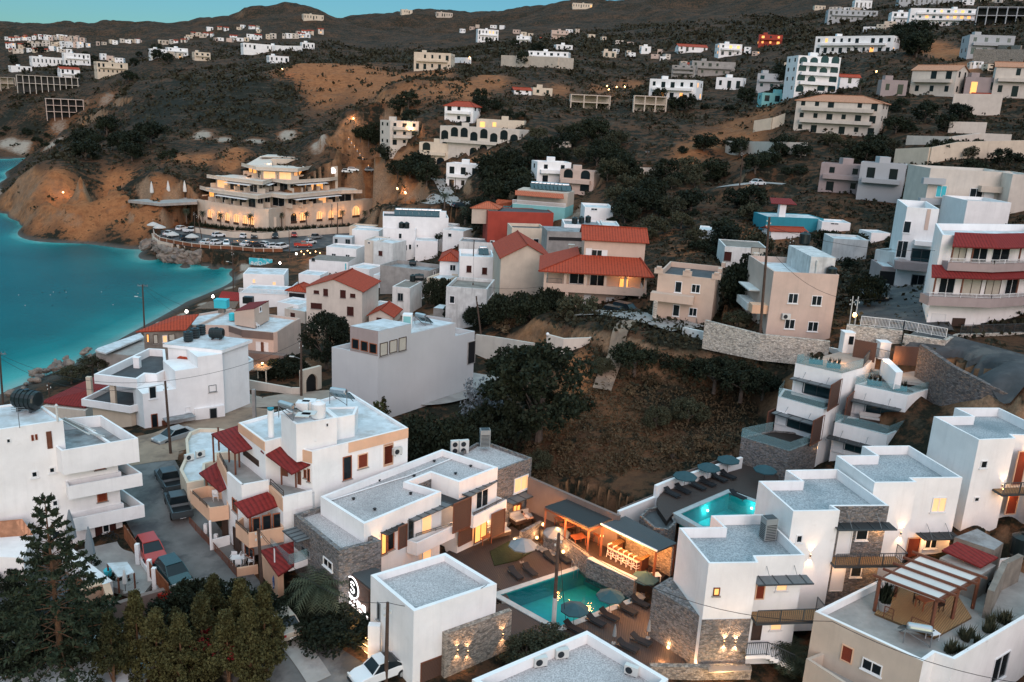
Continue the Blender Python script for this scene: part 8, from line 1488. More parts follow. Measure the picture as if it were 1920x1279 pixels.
carpx('pickup','car_grey','g985,225','g925,125',9.15,'dark pickup with a pale cab roof, farther of the two in the street');carpx('pickup','car_grey','g1025,365','g985,265',9.0,'dark pickup with its bed towards the viewer, nearer of the two in the street')
carpx('hatch','car_red','g820,520','g885,630',8.75,'red hatchback parked beside the courtyard wall');carpx('hatch','car_green','g940,655','g1020,750',8.6,'dark green hatchback parked in front of the red one')
carpx('sedan','car_beige','h190,1035','h95,915',8.2,'beige sedan parked at the entrance of the bottom street');carpx('beetle','car_white','h790,1220','h600,1290',7.9,'white rounded car parked by the entrance steps at the bottom edge')
carpx('suv','car_green','e1500,500','e1610,520',17,'teal estate car parked by the red-roofed house');carpx('sedan','car_dark','e1440,550','e1560,555',16.6,'dark car parked in front of the teal estate');carpx('sedan','car_dark','e1310,590','e1440,595',16.3,'dark car behind the curved pale wall');carpx('suv','car_dark','e1560,480','e1650,500',17.3,'dark car farthest back beside the red-roofed house')
carpx('suv','car_dark','f1120,370','f1110,440',23.4,'dark four-wheel-drive facing the viewer in the right-hand courtyard',None,1.05)
tl=bpy.data.objects
cp_=[('u430,320','u540,300','hatch','car_white'),('u500,345','u680,320','pickup','car_white'),('u280,385','u400,350','sedan','car_white'),('u310,400','u460,375','sedan','car_green'),('u480,430','u640,420','suv','car_dark'),('u840,390','u965,380','hatch','car_white'),('u1155,405','u1250,385','hatch','car_white'),('u1300,380','u1300,415','suv','car_dark'),('u1538,380','u1535,412','suv','car_dark'),('u1740,365','u1755,400','hatch','car_red'),('u710,475','u820,455','sedan','car_white'),('u825,480','u930,465','hatch','car_white'),('u990,465','u985,495','hatch','car_white'),('u1080,485','u1175,485','hatch','car_green'),('u1175,495','u1275,480','sedan','car_white'),('u1275,500','u1375,495','hatch','car_dark'),('u1400,490','u1470,500','hatch','car_white'),('u1485,515','u1560,510','hatch','car_white'),('u1570,530','u1660,510','suv','car_white'),('u1780,500','u1920,500','pickup','car_red'),('v60,475','v180,455','sedan','car_white'),('v110,420','v250,400','pickup','car_silver'),('v110,330','v115,370','suv','car_white'),('v200,320','v235,365','suv','car_white'),('v305,350','v400,340','suv','car_dark'),('v410,330','v490,320','hatch','car_beige'),('v575,300','v690,280','pickup','car_silver'),('v760,265','v885,255','sedan','car_white')]
cn={'car_white':'white','car_green':'dark green','car_dark':'black','car_red':'red','car_silver':'silver','car_beige':'beige'};kn={'hatch':'hatchback','sedan':'saloon car','suv':'tall car','pickup':'pickup truck'}
spots=['at the cliff end','behind the two poles','nearest the seafront parasols','second from the seafront parasols','beside the two slanting poles','alone at the back wall','left of two at the back wall','right of two at the back wall','alone right of the wall middle','at the back wall left of the white vans','first in the seafront row','second in the seafront row','third in the seafront row','fourth in the seafront row','fifth in the seafront row','sixth in the seafront row','seventh in the seafront row','eighth in the seafront row','last in the seafront row','long, beside the blue mural end','behind the red pickup','above the red pickup','left of the pair at the back wall','right of the pair at the back wall','between the tall poles','right of the tall poles','by the hotel palms','rightmost, near the long white building']
for(a,b,kd,mt),s_ in zip(cp_,spots):carpx(kd,mt,a,b,4.05,'%s %s in the car park, %s'%(cn[mt],kn[kd],s_),'cars in the waterfront car park',1.0)
for k,(q,mt)in enumerate((('P652,325','car_white'),('P662,322','car_white'),('P694,322','car_silver'),('w130,300','car_dark'),('P1420,349','car_white'))):p=G(*Q(q)[0]);car('hatch' if k!=4 else 'sedan',mt,p+[0,0,.1],.2*k,('white car, left of the three on the uphill road','white car, middle of the three on the uphill road','silver car, right of the three on the uphill road','dark car parked on the village road beside the palms','white car with headlights on the hillside road')[k])
g_=G(1405,350);glow(g_+[0,0,1.],120,(1,.9,.75))
bt=thing('boat','small white boat parked on the village road','boat',q3('w150,165',16));a,b=q3('w80,150',16.6),q3('w230,175',16.6);m=MB();d_=unit(b-a);nn=np.cross(d_,(0,0,1));L=np.linalg.norm(b-a)
sec_=[(0,.95,.2),(.3,1.1,0),(.7,.9,.05),(1,.05,.5)]
for(t0,w0,z0),(t1,w1,z1)in zip(sec_[:-1],sec_[1:]):p0,p1=a+d_*L*t0,a+d_*L*t1;[m.poly([p0+nn*sd*w0+[0,0,.6],p1+nn*sd*w1+[0,0,.75],p1+[0,0,z1-.3],p0+[0,0,z0-.3]])for sd in(-1,1)];m.poly([p0+nn*w0+[0,0,.5],p1+nn*w1+[0,0,.6],p1-nn*w1+[0,0,.6],p0-nn*w0+[0,0,.5]])
m.build('hull','boat_white',bt);MB().box((a+b)/2+[0,0,.5],1.2,.8,.5,math.atan2(d_[1],d_[0])).build('cabin','glass_teal',bt)
# == poles and wires
def pole(s_,z,label,mat='pole_wood',cross=0,armlamp=False,r=.15,group=None):
 (tx,ty),(bx,by)=Q(s_);b=P3(bx,by,z);zt_=ztop(b,ty);top=np.array([b[0],b[1],zt_]);tt=P3(tx,ty,zt_);top=lerp(top,tt,.8)if np.linalg.norm(tt-top)<(zt_-z)*.5 else top;top=np.array([top[0],top[1],zt_])
 T=thing('utility_pole',label,'pole',b,group);MB().tube(b-[0,0,.5],top,r,r*.7,9).build('shaft',mat,T)
 if cross:m=MB();[m.bar(top+np.array([-cross/2,0,-.25-k*.0]),top+np.array([cross/2,0.1,-.25]),.12)for k in range(1)];[m.tube(top+np.array([x,0,-.2]),top+np.array([x,0,.05]),.05)for x in(-cross*.45,-cross*.15,cross*.15,cross*.45)];m.build('crossarm','grey_metal',T)
 else:m=MB();[m.tube(top+np.array([x,0,-.5-.25*k]),top+np.array([x,0,-.35-.25*k]),.06)for k,x in enumerate((-.2,.2,-.2))];m.build('insulator','ac_white',T)
 if armlamp:m=MB();a=lerp(b,top,.68);m.tube(a,a+np.array([-.9,-.1,.3]),.03,n=6);m.build('lamp_arm','grey_metal',T);MB().box(a+np.array([-1.15,-.1,.25]),.6,.2,.1).build('lamp_head','ac_white',T)
 return top,b
TP={}
for k,s_,z,lab,kw in(('A','d927,862 d963,1300',9,'dark wooden utility pole in front of the large white house',dict()),('B','B860,550 B915,1290',8.2,'brown wooden pole at the corner of the street by the peach yard',dict()),('C','h742,830 h730,1290',7.8,'reddish wooden pole in front of the white box building',dict()),('D','d803,320 d812,560',4,'dark pole with a crossarm and lamp standing by the sea',dict(cross=1.8,armlamp=True)),('E','d1310,130 d1312,345',3,'slim street lamp pole on the beach',dict(armlamp=True,r=.12)),('F','d0,700 d18,1010',3,'black pole with crossarm at the left edge',dict(cross=1.6)),('G','d275,870 d280,1020',5,'short dark pole in front of the long red roof',dict(r=.11)),('H','G1075,575 G1075,1190',8.0,'thick pole beside the sandstone arch',dict(armlamp=True,r=.17)),('I','K400,0 K355,830',8.3,'dark pole with a whitewashed lower half standing beside the large pool',dict(r=.15)),('J','e748,68 e735,300',14,'tall black pole above the flat white house',dict(r=.13)),('K','e742,310 e728,545',10.5,'straight wooden pole beside the stained white house',dict()),('L','e745,385 e800,700',11,'leaning wooden brace pole below the dark bushes',dict()),('M','f480,-60 f435,610',21.5,'tall dark pole with a street lamp beside the pink house',dict(armlamp=True,r=.17)),('N','t1575,620 t1570,950',4,'left of the two tall twin poles at the car park',dict()),('O','t1640,600 t1635,960',4,'right of the two tall twin poles at the car park',dict()),('P','t1090,880 t1100,1270',4,'slender lamp post at the end of the car park',dict(r=.1)),('Q','u625,100 u635,430',4,'upright pole of the crossed pair in the car park',dict(r=.13)),('R','u645,130 u720,430',4,'slanting pole of the crossed pair in the car park',dict(r=.13)),('S','b1720,850 b1710,1100',23,'tall bare pole in the dark gully',dict(cross=1.2)),('T','c340,850 c315,1095',29,'leaning pole on the hillside road, left',dict()),('U','c470,850 c455,1005',30,'pale pole on the hillside road, right',dict(mat='ac_white')),('V','b640,1000 b643,1170',16,'short pole on the village road',dict(r=.12)),('X','v1750,210 v1720,530',8.5,'leaning pole beside the end of the long white building',dict()),('Y','v910,400 v912,690',7.5,'thin dark pole before the two-storey white house',dict(r=.08)),('Z','H1215,675 H1165,1085',22,'right of two slim white flagpoles by the glowing lamp',dict(mat='ac_white',r=.07)),('Z2','H1158,672 H1105,1085',22,'left of two slim white flagpoles by the glowing lamp',dict(mat='ac_white',r=.07)),('W','E985,300 E970,480',27,'thin bent pole on the slope above the pink house',dict(r=.07))):TP[k]=pole(s_,z,lab,**kw)
p0,p1=TP['I'][1],TP['I'][0];T=thing('whitewash_band','whitewashed band round the foot of the pool pole','band',p0);MB().tube(p0,lerp(p0,p1,.34),.175,.165,10).build('band','white_dirty',T)
fp=thing('flagpole','white flagpole with a furled blue flag beside the peach house','flagpole',q3('B1065,1290',8.2));b=q3('B1060,1290',8.2);zt_=ztop(b,Q('B1045,770')[0][1]);MB().tube(b,(b[0],b[1],zt_),.06,.05).build('shaft','white_paint',fp);m=MB();rr=random.Random(2)
for k in range(9):a=k*.7;m.poly([(b[0]+.08,b[1],zt_-1.5-k*.05),(b[0]+.08+.30*math.cos(a),b[1]+.30*math.sin(a),zt_-2.0-k*.1),(b[0]+.2*math.cos(a+.6),b[1]+.2*math.sin(a+.6),zt_-3.4),(b[0],b[1],zt_-3.2)])
m.build('flag','flag_blue',fp)
def wire(a,b,sag,label,r=.02,group='overhead wires'):
 T=thing('overhead_wire',label,'wire',a,group);m=MB();n=14;q=[lerp(a,b,k/n)-np.array([0,0,sag*4*(k/n)*(1-k/n)])for k in range(n+1)];[m.tube(x,y,r,r,5,False)for x,y in zip(q[:-1],q[1:])];m.build('cable','black',T)
tA,tB,tC,tD,tH,tI,tM,tF=[TP[k][0]for k in 'ABCDHIMF']
wire(tA,tH,.8,'wire from the large white house pole to the arch pole');wire(tA,tF+[0,0,-.3],1.5,'upper wire running left from the large white house pole');wire(tA-[0,0,.3],tF-[0,0,.8],2.2,'lower wire running left from the large white house pole');wire(tB,q3('B1045,760',13),.3,'short wire from the corner pole to the flagpole');wire(tB,tC,1.8,'long wire between the corner pole and the reddish pole');wire(tC,q3('h1300,730',13.8),.9,'wire from the reddish pole across the white box roof')
wire(tI,P3(1560,1165,17),1.8,'long wire crossing the pool from the pool pole to the right');wire(P3(1560,1165,17),P3(1990,1290,14),.8,'wire across the cream corner house');wire(tD,P3(450,590,11),1.5,'upper wire from the seaside pole');wire(tD-[0,0,.2],P3(400,600,9),2,'lower wire from the seaside pole');wire(tM-[0,0,1],P3(1930,448,33),2,'wire running right past the apartment building');wire(tM-[0,0,3],P3(1640,560,27),2,'slack wire over the pink house roof');wire(tI-[0,0,.3],q3('K465,780',8.6),.1,'stay cable beside the pool pole')
wire(TP['K'][0],TP['J'][0],.4,'wire between the village poles');wire(TP['K'][0]-[0,0,.3],P3(1030,535,20),.6,'wire from the village pole to the red-roofed house')
for s_,z,e_,lab,mt,pl_ in(('P1602,596',23.6,260,'starry orange street lamp right of the pink house','lit_hot',2.2),('u835,1075',6,220,'very bright lamp beside the turquoise tank','lit_white',1.0),('u1590,695',5,150,'bright white lamp at the end of the car park beach','lit_white',1.),('u540,1245',9,100,'white glowing lamp behind the beach tavern roof','lit_white',.5),('u1775,590',5.5,200,'glowing sign lamp at the taverna beside the car park','lit_white',.8)):
 lamp_ball(q3(s_,z)-[0,0,pl_],lab,e_,.26,None,mt,(1,.62,.32),pole=pl_)
for k,q in enumerate(Q('v30,560 60,590 100,550 130,575 190,560 240,575')):lamp_ball(P3(*q,5.5),'small warm lamp of the lit taverna beside the car park',45,.16,'taverna lamps')
for k,q in enumerate(Q('P663,240 P760,385 P745,375 P772,262 P880,120 P1137,178 P1140,185 P1155,180 P1170,180 P1640,155 P1345,100 P530,143 P120,380')):lamp_ball(G(*q),'small warm street lamp on the far hillside' if k>2 else('street lamp at the top of the uphill road','right of the two street lamps behind the hotel','left of the two street lamps behind the hotel')[k],250,.30,'far street lamps' if k>2 else None,pole=3.)
for k in range(9):x,y=lerp((658,262),(700,322),k/8);p=G(x-4,y);T=thing('bollard_light','small light along the left edge of the uphill road','bollard light',p,'lights along the uphill road');MB().tube(p,p+[0,0,.7],.1).build('post','white_paint',T);MB().tube(p+[0,0,.7],p+[0,0,.95],.13).build('lens','lit_warm',T)
pr_=[P3(*q,3.95)for q in Q('u165,330 180,385 240,430 400,465 600,500 800,520 1050,530 1300,555 1620,560')];T=thing('promenade_rail','rust-orange panel railing with white posts along the car park edge','railing',pr_[0]);m=MB();mp=MB()
for a,b in zip(pr_[:-1],pr_[1:]):
 m.obox(a+[0,0,.1],b-a,unit(np.cross(b-a,(0,0,1)))*.05,(0,0,.85));n=max(1,int(np.linalg.norm(b-a)/2.4))
 for k in range(n):mp.box(lerp(a,b,k/n),.16,.16,1.25)
 mp.bar(a+[0,0,1.05],b+[0,0,1.05],.12)
m.build('panel','rust',T);mp.build('post','pale_beige',T)
m=MB();T=thing('sea_wall','pale stone edge wall under the car park railing','wall',pr_[0]);[m.obox(a-[0,0,1.2],b-a,unit(np.cross(b-a,(0,0,1)))*.6,(0,0,1.25))for a,b in zip(pr_[:-1],pr_[1:])];m.build('wall','sand_stone',T)
mu=wallseg('mural_wall','painted turquoise mural wall at the end of the breakwater','wall','u1240,620 1500,640',0.5,3.9,.3,'mural_blue');T=thing('mural_panel','rust-red painted wall end beside the mural','wall',q3('u1530,690',1));MB().box(q3('u1530,690',.8),3,.6,3.2).build('wall','rust',T)
a,b=q3('u1240,620',3.9),q3('u1500,640',3.9)
for k in range(5):
 c=lerp(a,b,.15+.17*k)-[0,.35,1.2+.3*(k%2)];m=MB();n=14;r=.35+.12*(k%3)
 for j in range(n):t0,t1=2*math.pi*j/n,2*math.pi*(j+1)/n;m.poly([c+np.array([r*math.cos(t0),0,r*math.sin(t0)]),c+np.array([r*math.cos(t1),0,r*math.sin(t1)]),c+np.array([(r-.12)*math.cos(t1),0,(r-.12)*math.sin(t1)]),c+np.array([(r-.12)*math.cos(t0),0,(r-.12)*math.sin(t0)])])
 m.build('painted_swirl','white_paint',mu)
for k,q in enumerate(Q('u175,300 170,345 240,375 385,460 605,485')):put('straw_parasol',P3(*q,4),0,('first','second','third','fourth','fifth')[k]+' beige beach parasol from the cliff end of the car park','beige parasols of the car park',1.2)
for k,q in enumerate(Q('a857,1125 950,1120 1042,1118')):put('closed_white_parasol',P3(*q,11.5),0,('left','middle','right')[k]+' folded white parasol on the cliff terrace','folded parasols on the cliff terrace',2.3)
MB().slab(pts('a720,1125 900,1145 1110,1135 1110,1118 900,1115',11.6),.8).build('cliff_terrace','concrete',None,kind='structure')
RKM=[]
for k in range(5):
 rg=np.random.default_rng(k);m=MB();m.sphere((0,0,0),1,8,6);V=np.array(m.v);V*=(1+.28*np.sin(V[:,[1,2,0]]*3.1+k)+rg.uniform(-.12,.12,(len(V),1)))*np.array([1.15,.9,.75]);m.v=[tuple(v)for v in V];o=m.build('boulder','rock');o.hide_render=False;RKM.append(o.data);bpy.data.objects.remove(o)
def rocks(path,n,s0,s1,spread,lab,grp,zf,sd=1):
 rg=random.Random(sd);q=Q(path)
 for k in range(n):
  t=rg.uniform(0,len(q)-1.001);i=int(t);x,y=lerp(q[i],q[i+1],t-i);f_=rg.random();o=bpy.data.objects.new('boulder',rg.choice(RKM));COL.objects.link(o);p=P3(x,y+spread*(f_-.5)*2,zf(f_));o.location=tuple(p);s=rg.uniform(s0,s1);o.scale=(s,s*rg.uniform(.7,1.1),s*rg.uniform(.6,.95));o.rotation_euler=(rg.uniform(-.5,.5),rg.uniform(-.5,.5),rg.uniform(0,6));tagt(o,lab,'boulder',grp)
rocks('u180,500 300,590 480,610 700,620 900,610 1100,600 1250,620',170,.75,1.7,11,'grey-brown boulder of the breakwater below the car park','breakwater boulders',lambda f:3.0*(1-f)+.2,3)
rocks('a0,1110 100,1150 200,1200 310,1265 u-40,400 150,500',60,1.2,3.6,9,'dark wet rock at the foot of the cliff','rocks at the cliff foot',lambda f:1.3*(1-f)+.1,5)
rocks('d60,930 170,860 240,800 330,760 520,700',30,.3,.9,8,'rock on the narrow beach','beach rocks',lambda f:.9,6)
for k in range(16):x,y=rnd.uniform(20,300),rnd.uniform(528,575);p=P3(x,y,0);T=thing('buoy','small float bobbing on the open water of the bay','buoy',p,'floats on the bay');MB().sphere(p,.13,8,6).build('float','concrete' if k%2 else 'black',T)
pe=thing('person','person in a pale shirt reclining on the sofa under the hotel terrace','person',q3('x190,440',8.95));b=q3('x195,445',8.95)
me=bpy.data.meshes.new('body');J=[(0,0,.12),(-.25,.02,.25),(-.48,.03,.42),(-.58,.03,.55),(.15,-.1,.14),(.5,-.16,.32),(.85,-.2,.06),(.15,.12,.14),(.55,.16,.2),(.95,.2,.06),(-.42,-.2,.38),(-.25,-.34,.22),(-.02,-.3,.2),(-.42,.24,.38),(-.22,.36,.25),(0,.3,.22),(-.66,.03,.66)];E_=[(0,1),(1,2),(2,3),(3,16),(0,4),(4,5),(5,6),(0,7),(7,8),(8,9),(2,10),(10,11),(11,12),(2,13),(13,14),(14,15)];RD=[.15,.15,.17,.07,.11,.075,.05,.11,.075,.05,.07,.05,.035,.07,.05,.035,.11]
me.from_pydata(J,E_,[]);ob=bpy.data.objects.new('body',me);COL.objects.link(ob);ob.parent=pe;md=ob.modifiers.new('skin','SKIN');me.materials.append(MATS['skin'])
for v,r in zip(me.skin_vertices[0].data,RD):v.radius=(r,r)
me.skin_vertices[0].data[0].use_root=True;ob.modifiers.new('sub','SUBSURF').levels=1;MB().sphere(b+[-.70,.03,.70],.125,10,8).build('hair','hair',pe);m=MB();m.tube(b+[-.05,0,.14],b+[-.45,.03,.42],.19,.22,10);m.build('shirt','shirt',pe);pe.rotation_euler=(0,0,0);ORG[pe.name]=tuple(b)
# == far houses
def fwin(pl,m,u,z,w_,h):m.obox(pl.at(u-w_/2,z,-.02),pl.U*w_,pl.N*.06,(0,0,h))
def farhouse(x0,x1,yt,yb,mat='white',st=2,roof='flat',label='',group=None,yaw=.25,lit=0,kind='glass',bal=True,dep=None,arches=False,frame=False,parts=True):
 g=G((x0+x1)/2,yb);D=math.hypot(g[0],g[1]);Wd=(x1-x0)*D/F*1.02;d=dep or min(9.,max(4.,Wd*.55));ca,sa=math.cos(yaw),math.sin(yaw);fw=max(2.5,(Wd-d*abs(sa))/ca);base=g.copy();ang=math.atan2(g[0],g[1])
 ux=np.array([math.cos(ang),-math.sin(ang)]);u=ux*ca+np.array([-ux[1],ux[0]])*sa;n=np.array([-u[1],u[0]]);lf=(g[:2]-ux*Wd/2)if yaw>=0 else(g[:2]+ux*Wd/2-u*fw)
 A=lf;P=[A,A+u*fw,A+u*fw+n*d,A+n*d];zt_=ztop(g,yt);settle(P,g[2]+.1,.6);T=thing('hillside_house' if not frame else 'unfinished_building',label,'house' if not frame else 'building',g,group);H=zt_-g[2]
 if frame:
  m=MB();[m.prism([P[0]-n*.1,P[1]-n*.1,P[2],P[3]],g[2]+H*(k+1)/st-.3,g[2]+H*(k+1)/st)for k in range(st)];m.build('floor_slab',mat,T);m=MB();c=max(3,int(fw/4))
  for i in range(c+1):
   for j in(0,):p=P[0]+u*fw*i/c*.98+n*d*j;MB().box((*p,g[2]-2),.4,.4,H+1.9).build('column',mat,T)
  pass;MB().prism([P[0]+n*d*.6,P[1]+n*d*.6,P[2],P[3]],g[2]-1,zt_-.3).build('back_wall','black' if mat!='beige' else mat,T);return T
 e=1.2 if roof in('gable','hip')else 0;blk(T,P,zt_-e*.6,g[2]-4,mat,.35 if roof=='flat' and parts else 0,('roof_white' if mat=='white' else 'roof_grey')if roof=='flat' else None)
 if roof=='gable':gable(T,P,zt_-e*.6,min(1.6,d*.22),'tile_red' if kind!='pale' else 'tile_pale',over=.4,wallmat=mat)
 if roof=='hip':hip(T,P,zt_-e*.6,min(1.8,d*.25),'tile_pale' if kind=='pale' else 'tile_red')
 pl=PL(P[0],P[1]);sd=PL(P[1],P[2])if yaw<0 else PL(P[3],P[0]);fh=H/st;k=0
 for s_ in range(st):
  for P_,Lw in((pl,fw),(sd,d)):
   c=max(1,int(Lw/3.2))
   for i in range(c):
    if rnd.random()<.15:continue
    k+=1;isl=rnd.random()<lit;m=MB();w_,h_=(1.5,fh*.62)if rnd.random()<.45 and P_ is pl else(1.05,fh*.4);zz=g[2]+s_*fh+(fh*.12 if h_>fh*.5 else fh*.35);u0=(i+.5)*Lw/c
    if arches and P_ is pl:
     n_=8;w_=min(2.4,Lw/c*.75);m.poly([P_.at(u0-w_/2,zz,.05),P_.at(u0+w_/2,zz,.05)]+[P_.at(u0+w_/2*math.cos(math.pi*q/n_),zz+fh*.4+w_/2*.8*math.sin(math.pi*q/n_),.05)for q in range(n_+1)])
    else:fwin(P_,m,u0,zz,w_,h_)
    m.build('window','lit_warm' if isl else('glass_teal' if kind=='teal' else 'glass'),T)
  if bal and s_ and fw>6:MB().obox(pl.at(fw*.08,g[2]+s_*fh-.15,0),pl.U*fw*.84,pl.N*1.3,(0,0,.9)).build('balcony',mat,T)
 if roof=='flat' and Wd>6 and parts:q=P[0]+u*fw*rnd.uniform(.2,.6)+n*d*.4;MB().box((*q,zt_-.4),2.2,2.2,1.6).build('roof_room',mat,T)
 return T
FH=[(x[0],x[1],x[2],x[3],x[4],x[5])for x in()]
farhouse(1496,1583,105,176,'white',4,'flat','blue and white four-storey house with arches on the right hill',None,.42,0,'teal',arches=True);farhouse(1482,1630,185,253,'pale_beige',3,'hip','large peach-coloured three-storey house with a pale tiled roof',None,-.22,0,'pale');farhouse(1692,1774,125,180,'pale_beige',2,'gable','pale house with a faded pink gabled roof on the upper right',None,-.4,0,'pale')
farhouse(1535,1612,308,362,'mauve',2,'flat','taupe half of the double house below the long garden wall',None,-.08);farhouse(1608,1680,306,378,'grey_wall',2,'flat','grey half of the double house with two lit wall lamps',None,-.06,.1);farhouse(1826,1900,65,104,'grey_wall',2,'flat','grey and white villa on stone terraces, upper right',None,.3,0,'teal')
farhouse(733,802,228,275,'pale_beige',3,'flat','left wing of the long beige hillside hotel',None,.5);farhouse(802,968,240,300,'pale_beige',2,'flat','main wing of the long beige hillside hotel with a blank right end',None,-.42,arches=True);farhouse(780,838,268,312,'cream',2,'flat','front wing of the long beige hillside hotel',None,-.2,arches=True);farhouse(822,898,308,357,'white',2,'flat','white two-storey house with orange door frames below the hillside hotel',None,-.35,.1)
farhouse(1036,1110,320,366,'pink',2,'flat','pale pink arched house above the turquoise building',None,-.3,arches=True);farhouse(1007,1080,305,345,'white',2,'flat','white house with roof tanks behind the arched pink house',None,.3);farhouse(820,885,195,230,'white',2,'hip','white house with an orange-red roof above the hillside hotel',None,-.4);farhouse(890,980,225,245,'cream',1,'flat','long low lit terrace building above the hillside hotel',None,-.1,.3)
farhouse(770,842,98,132,'cream',2,'flat','cream villa on pillars at the crest of the brown hill',None,-.25,.05);farhouse(897,936,55,78,'white',2,'flat','white far house with warm lamps, left of the middle ridge group',None,.2,.15);farhouse(966,992,67,82,'white',2,'flat','white far house right of the lamp-lit wall',None,-.2);farhouse(1035,1066,57,73,'pink',2,'flat','pink-grey far house on the middle ridge',None,.1);farhouse(1044,1077,84,94,'white',1,'flat','single-storey white far house on the middle ridge')
farhouse(987,1062,96,118,'white',2,'flat','long white far house above a pale retaining wall',None,-.15);farhouse(1132,1158,96,108,'cream',1,'flat','small cream far house among dark trees');farhouse(1203,1222,87,101,'white',1,'flat','tiny white cube house on the middle right ridge');farhouse(1255,1300,122,145,'concrete',3,'flat','grey concrete apartment block on the right hill',None,-.2);farhouse(1205,1298,148,188,'white',2,'flat','white hotel with a brightly lit terrace on the right hill',None,-.3,.4)
farhouse(965,1000,165,178,'white',1,'gable','small white cottage with a red roof in the brown field');farhouse(1000,1040,165,180,'cream',1,'flat','cream cottage beside the lone pine in the brown field');farhouse(1072,1146,178,205,'beige',2,'flat','bare concrete frame building, left of the two below the lit hotel','unfinished frames',.1,frame=True);farhouse(1190,1250,180,210,'beige',2,'flat','bare concrete frame building, right of the two below the lit hotel','unfinished frames',.1,frame=True)
farhouse(1300,1378,115,142,'concrete',2,'flat','grey two-winged block right of the concrete apartments',None,.15);farhouse(1338,1388,145,168,'white',1,'flat','small white house with two dark red awnings',None,-.2);farhouse(1418,1470,138,168,'grey_wall',2,'flat','grey glazed house left of the blue and white house',None,-.1,0,'teal');farhouse(1523,1655,65,100,'white',2,'flat','long white terraced building above the blue and white house',None,-.35,.05);farhouse(1432,1490,175,193,'teal_wall',1,'flat','grey-green stone garden pavilion with a balustrade',bal=False)
farhouse(1577,1612,140,165,'white',1,'gable','white annexe with a small red roof beside the blue and white house');farhouse(1655,1700,150,180,'mauve',1,'flat','low beige garden building with palms');farhouse(1676,1722,22,45,'white',2,'flat','white end block of the long far hotel',None,.2);farhouse(1722,1845,15,48,'white',3,'flat','long stepped far hotel with lit lower floor',None,.15,.25,'teal');farhouse(1845,1930,12,44,'grey_wall',2,'flat','far concrete frame building at the top right',None,.1,frame=True)
farhouse(1815,1870,145,180,'mauve',1,'flat','lit low house below the dry orange hill',None,.1,.3);farhouse(1870,1935,120,185,'pale_beige',2,'gable','beige house cut by the right edge of the upper hill',None,.1,.2,'pale');farhouse(1275,1330,85,98,'white',1,'gable','low white house with a red roof end on the right hill');farhouse(1350,1395,82,105,'white',2,'flat','white far house with a warm lamp on the right hill',None,.3,.2);farhouse(1425,1465,65,85,'red_wall',2,'flat','orange-red lit house on the right hill',None,.1,.6)
farhouse(1560,1640,18,40,'grey_wall',2,'flat','group block of far pale flats, upper right',None,.2);farhouse(1605,1635,0,18,'white',1,'flat','small white far house touching the top edge');farhouse(1700,1800,-5,8,'grey_wall',1,'flat','far grey house cut by the top edge')
farhouse(128,168,100,122,'white',2,'flat','white villa with a pink roofline on the far left slope',None,.2);farhouse(190,240,117,140,'cream',2,'flat','cream villa right of the white one on the far left slope');farhouse(120,152,128,152,'white',2,'gable','small white house with a red roof on the far left slope');farhouse(70,118,107,124,'white',1,'flat','low white domed villa on the far left slope');farhouse(47,135,143,172,'pale_beige',2,'flat','row of bare unfinished concrete boxes on the far left',None,-.1,frame=True);farhouse(98,154,186,222,'pink',3,'flat','unfinished stepped house above the inlet',None,.1,frame=True);farhouse(-5,30,145,168,'beige',2,'flat','brown unfinished house at the left edge',frame=True)
farhouse(28,60,124,134,'white',1,'flat','long low white house on the far left');farhouse(320,355,90,105,'white',2,'flat','bright white far villa, left of the middle pair');farhouse(287,315,92,107,'white',2,'flat','white stepped far villa left of the bright one');farhouse(368,397,98,114,'cream',2,'flat','cream far villa, right of the middle pair');farhouse(465,570,84,96,'white',1,'flat','long white far terrace with a white wall');farhouse(568,592,80,92,'white',1,'flat','pale blue far house at the end of the white terrace');farhouse(508,545,105,118,'white',1,'flat','white far house with a long wall below the terrace')
farhouse(572,608,27,38,'cream',1,'flat','beige far building near the mountain top');farhouse(754,775,18,26,'cream',1,'flat','far house on the skyline, left of two');farhouse(820,850,23,32,'beige',1,'flat','far house on the skyline, right of two');farhouse(1075,1110,6,16,'cream',1,'flat','lit far house on the right skyline peak',None,.1,.2)
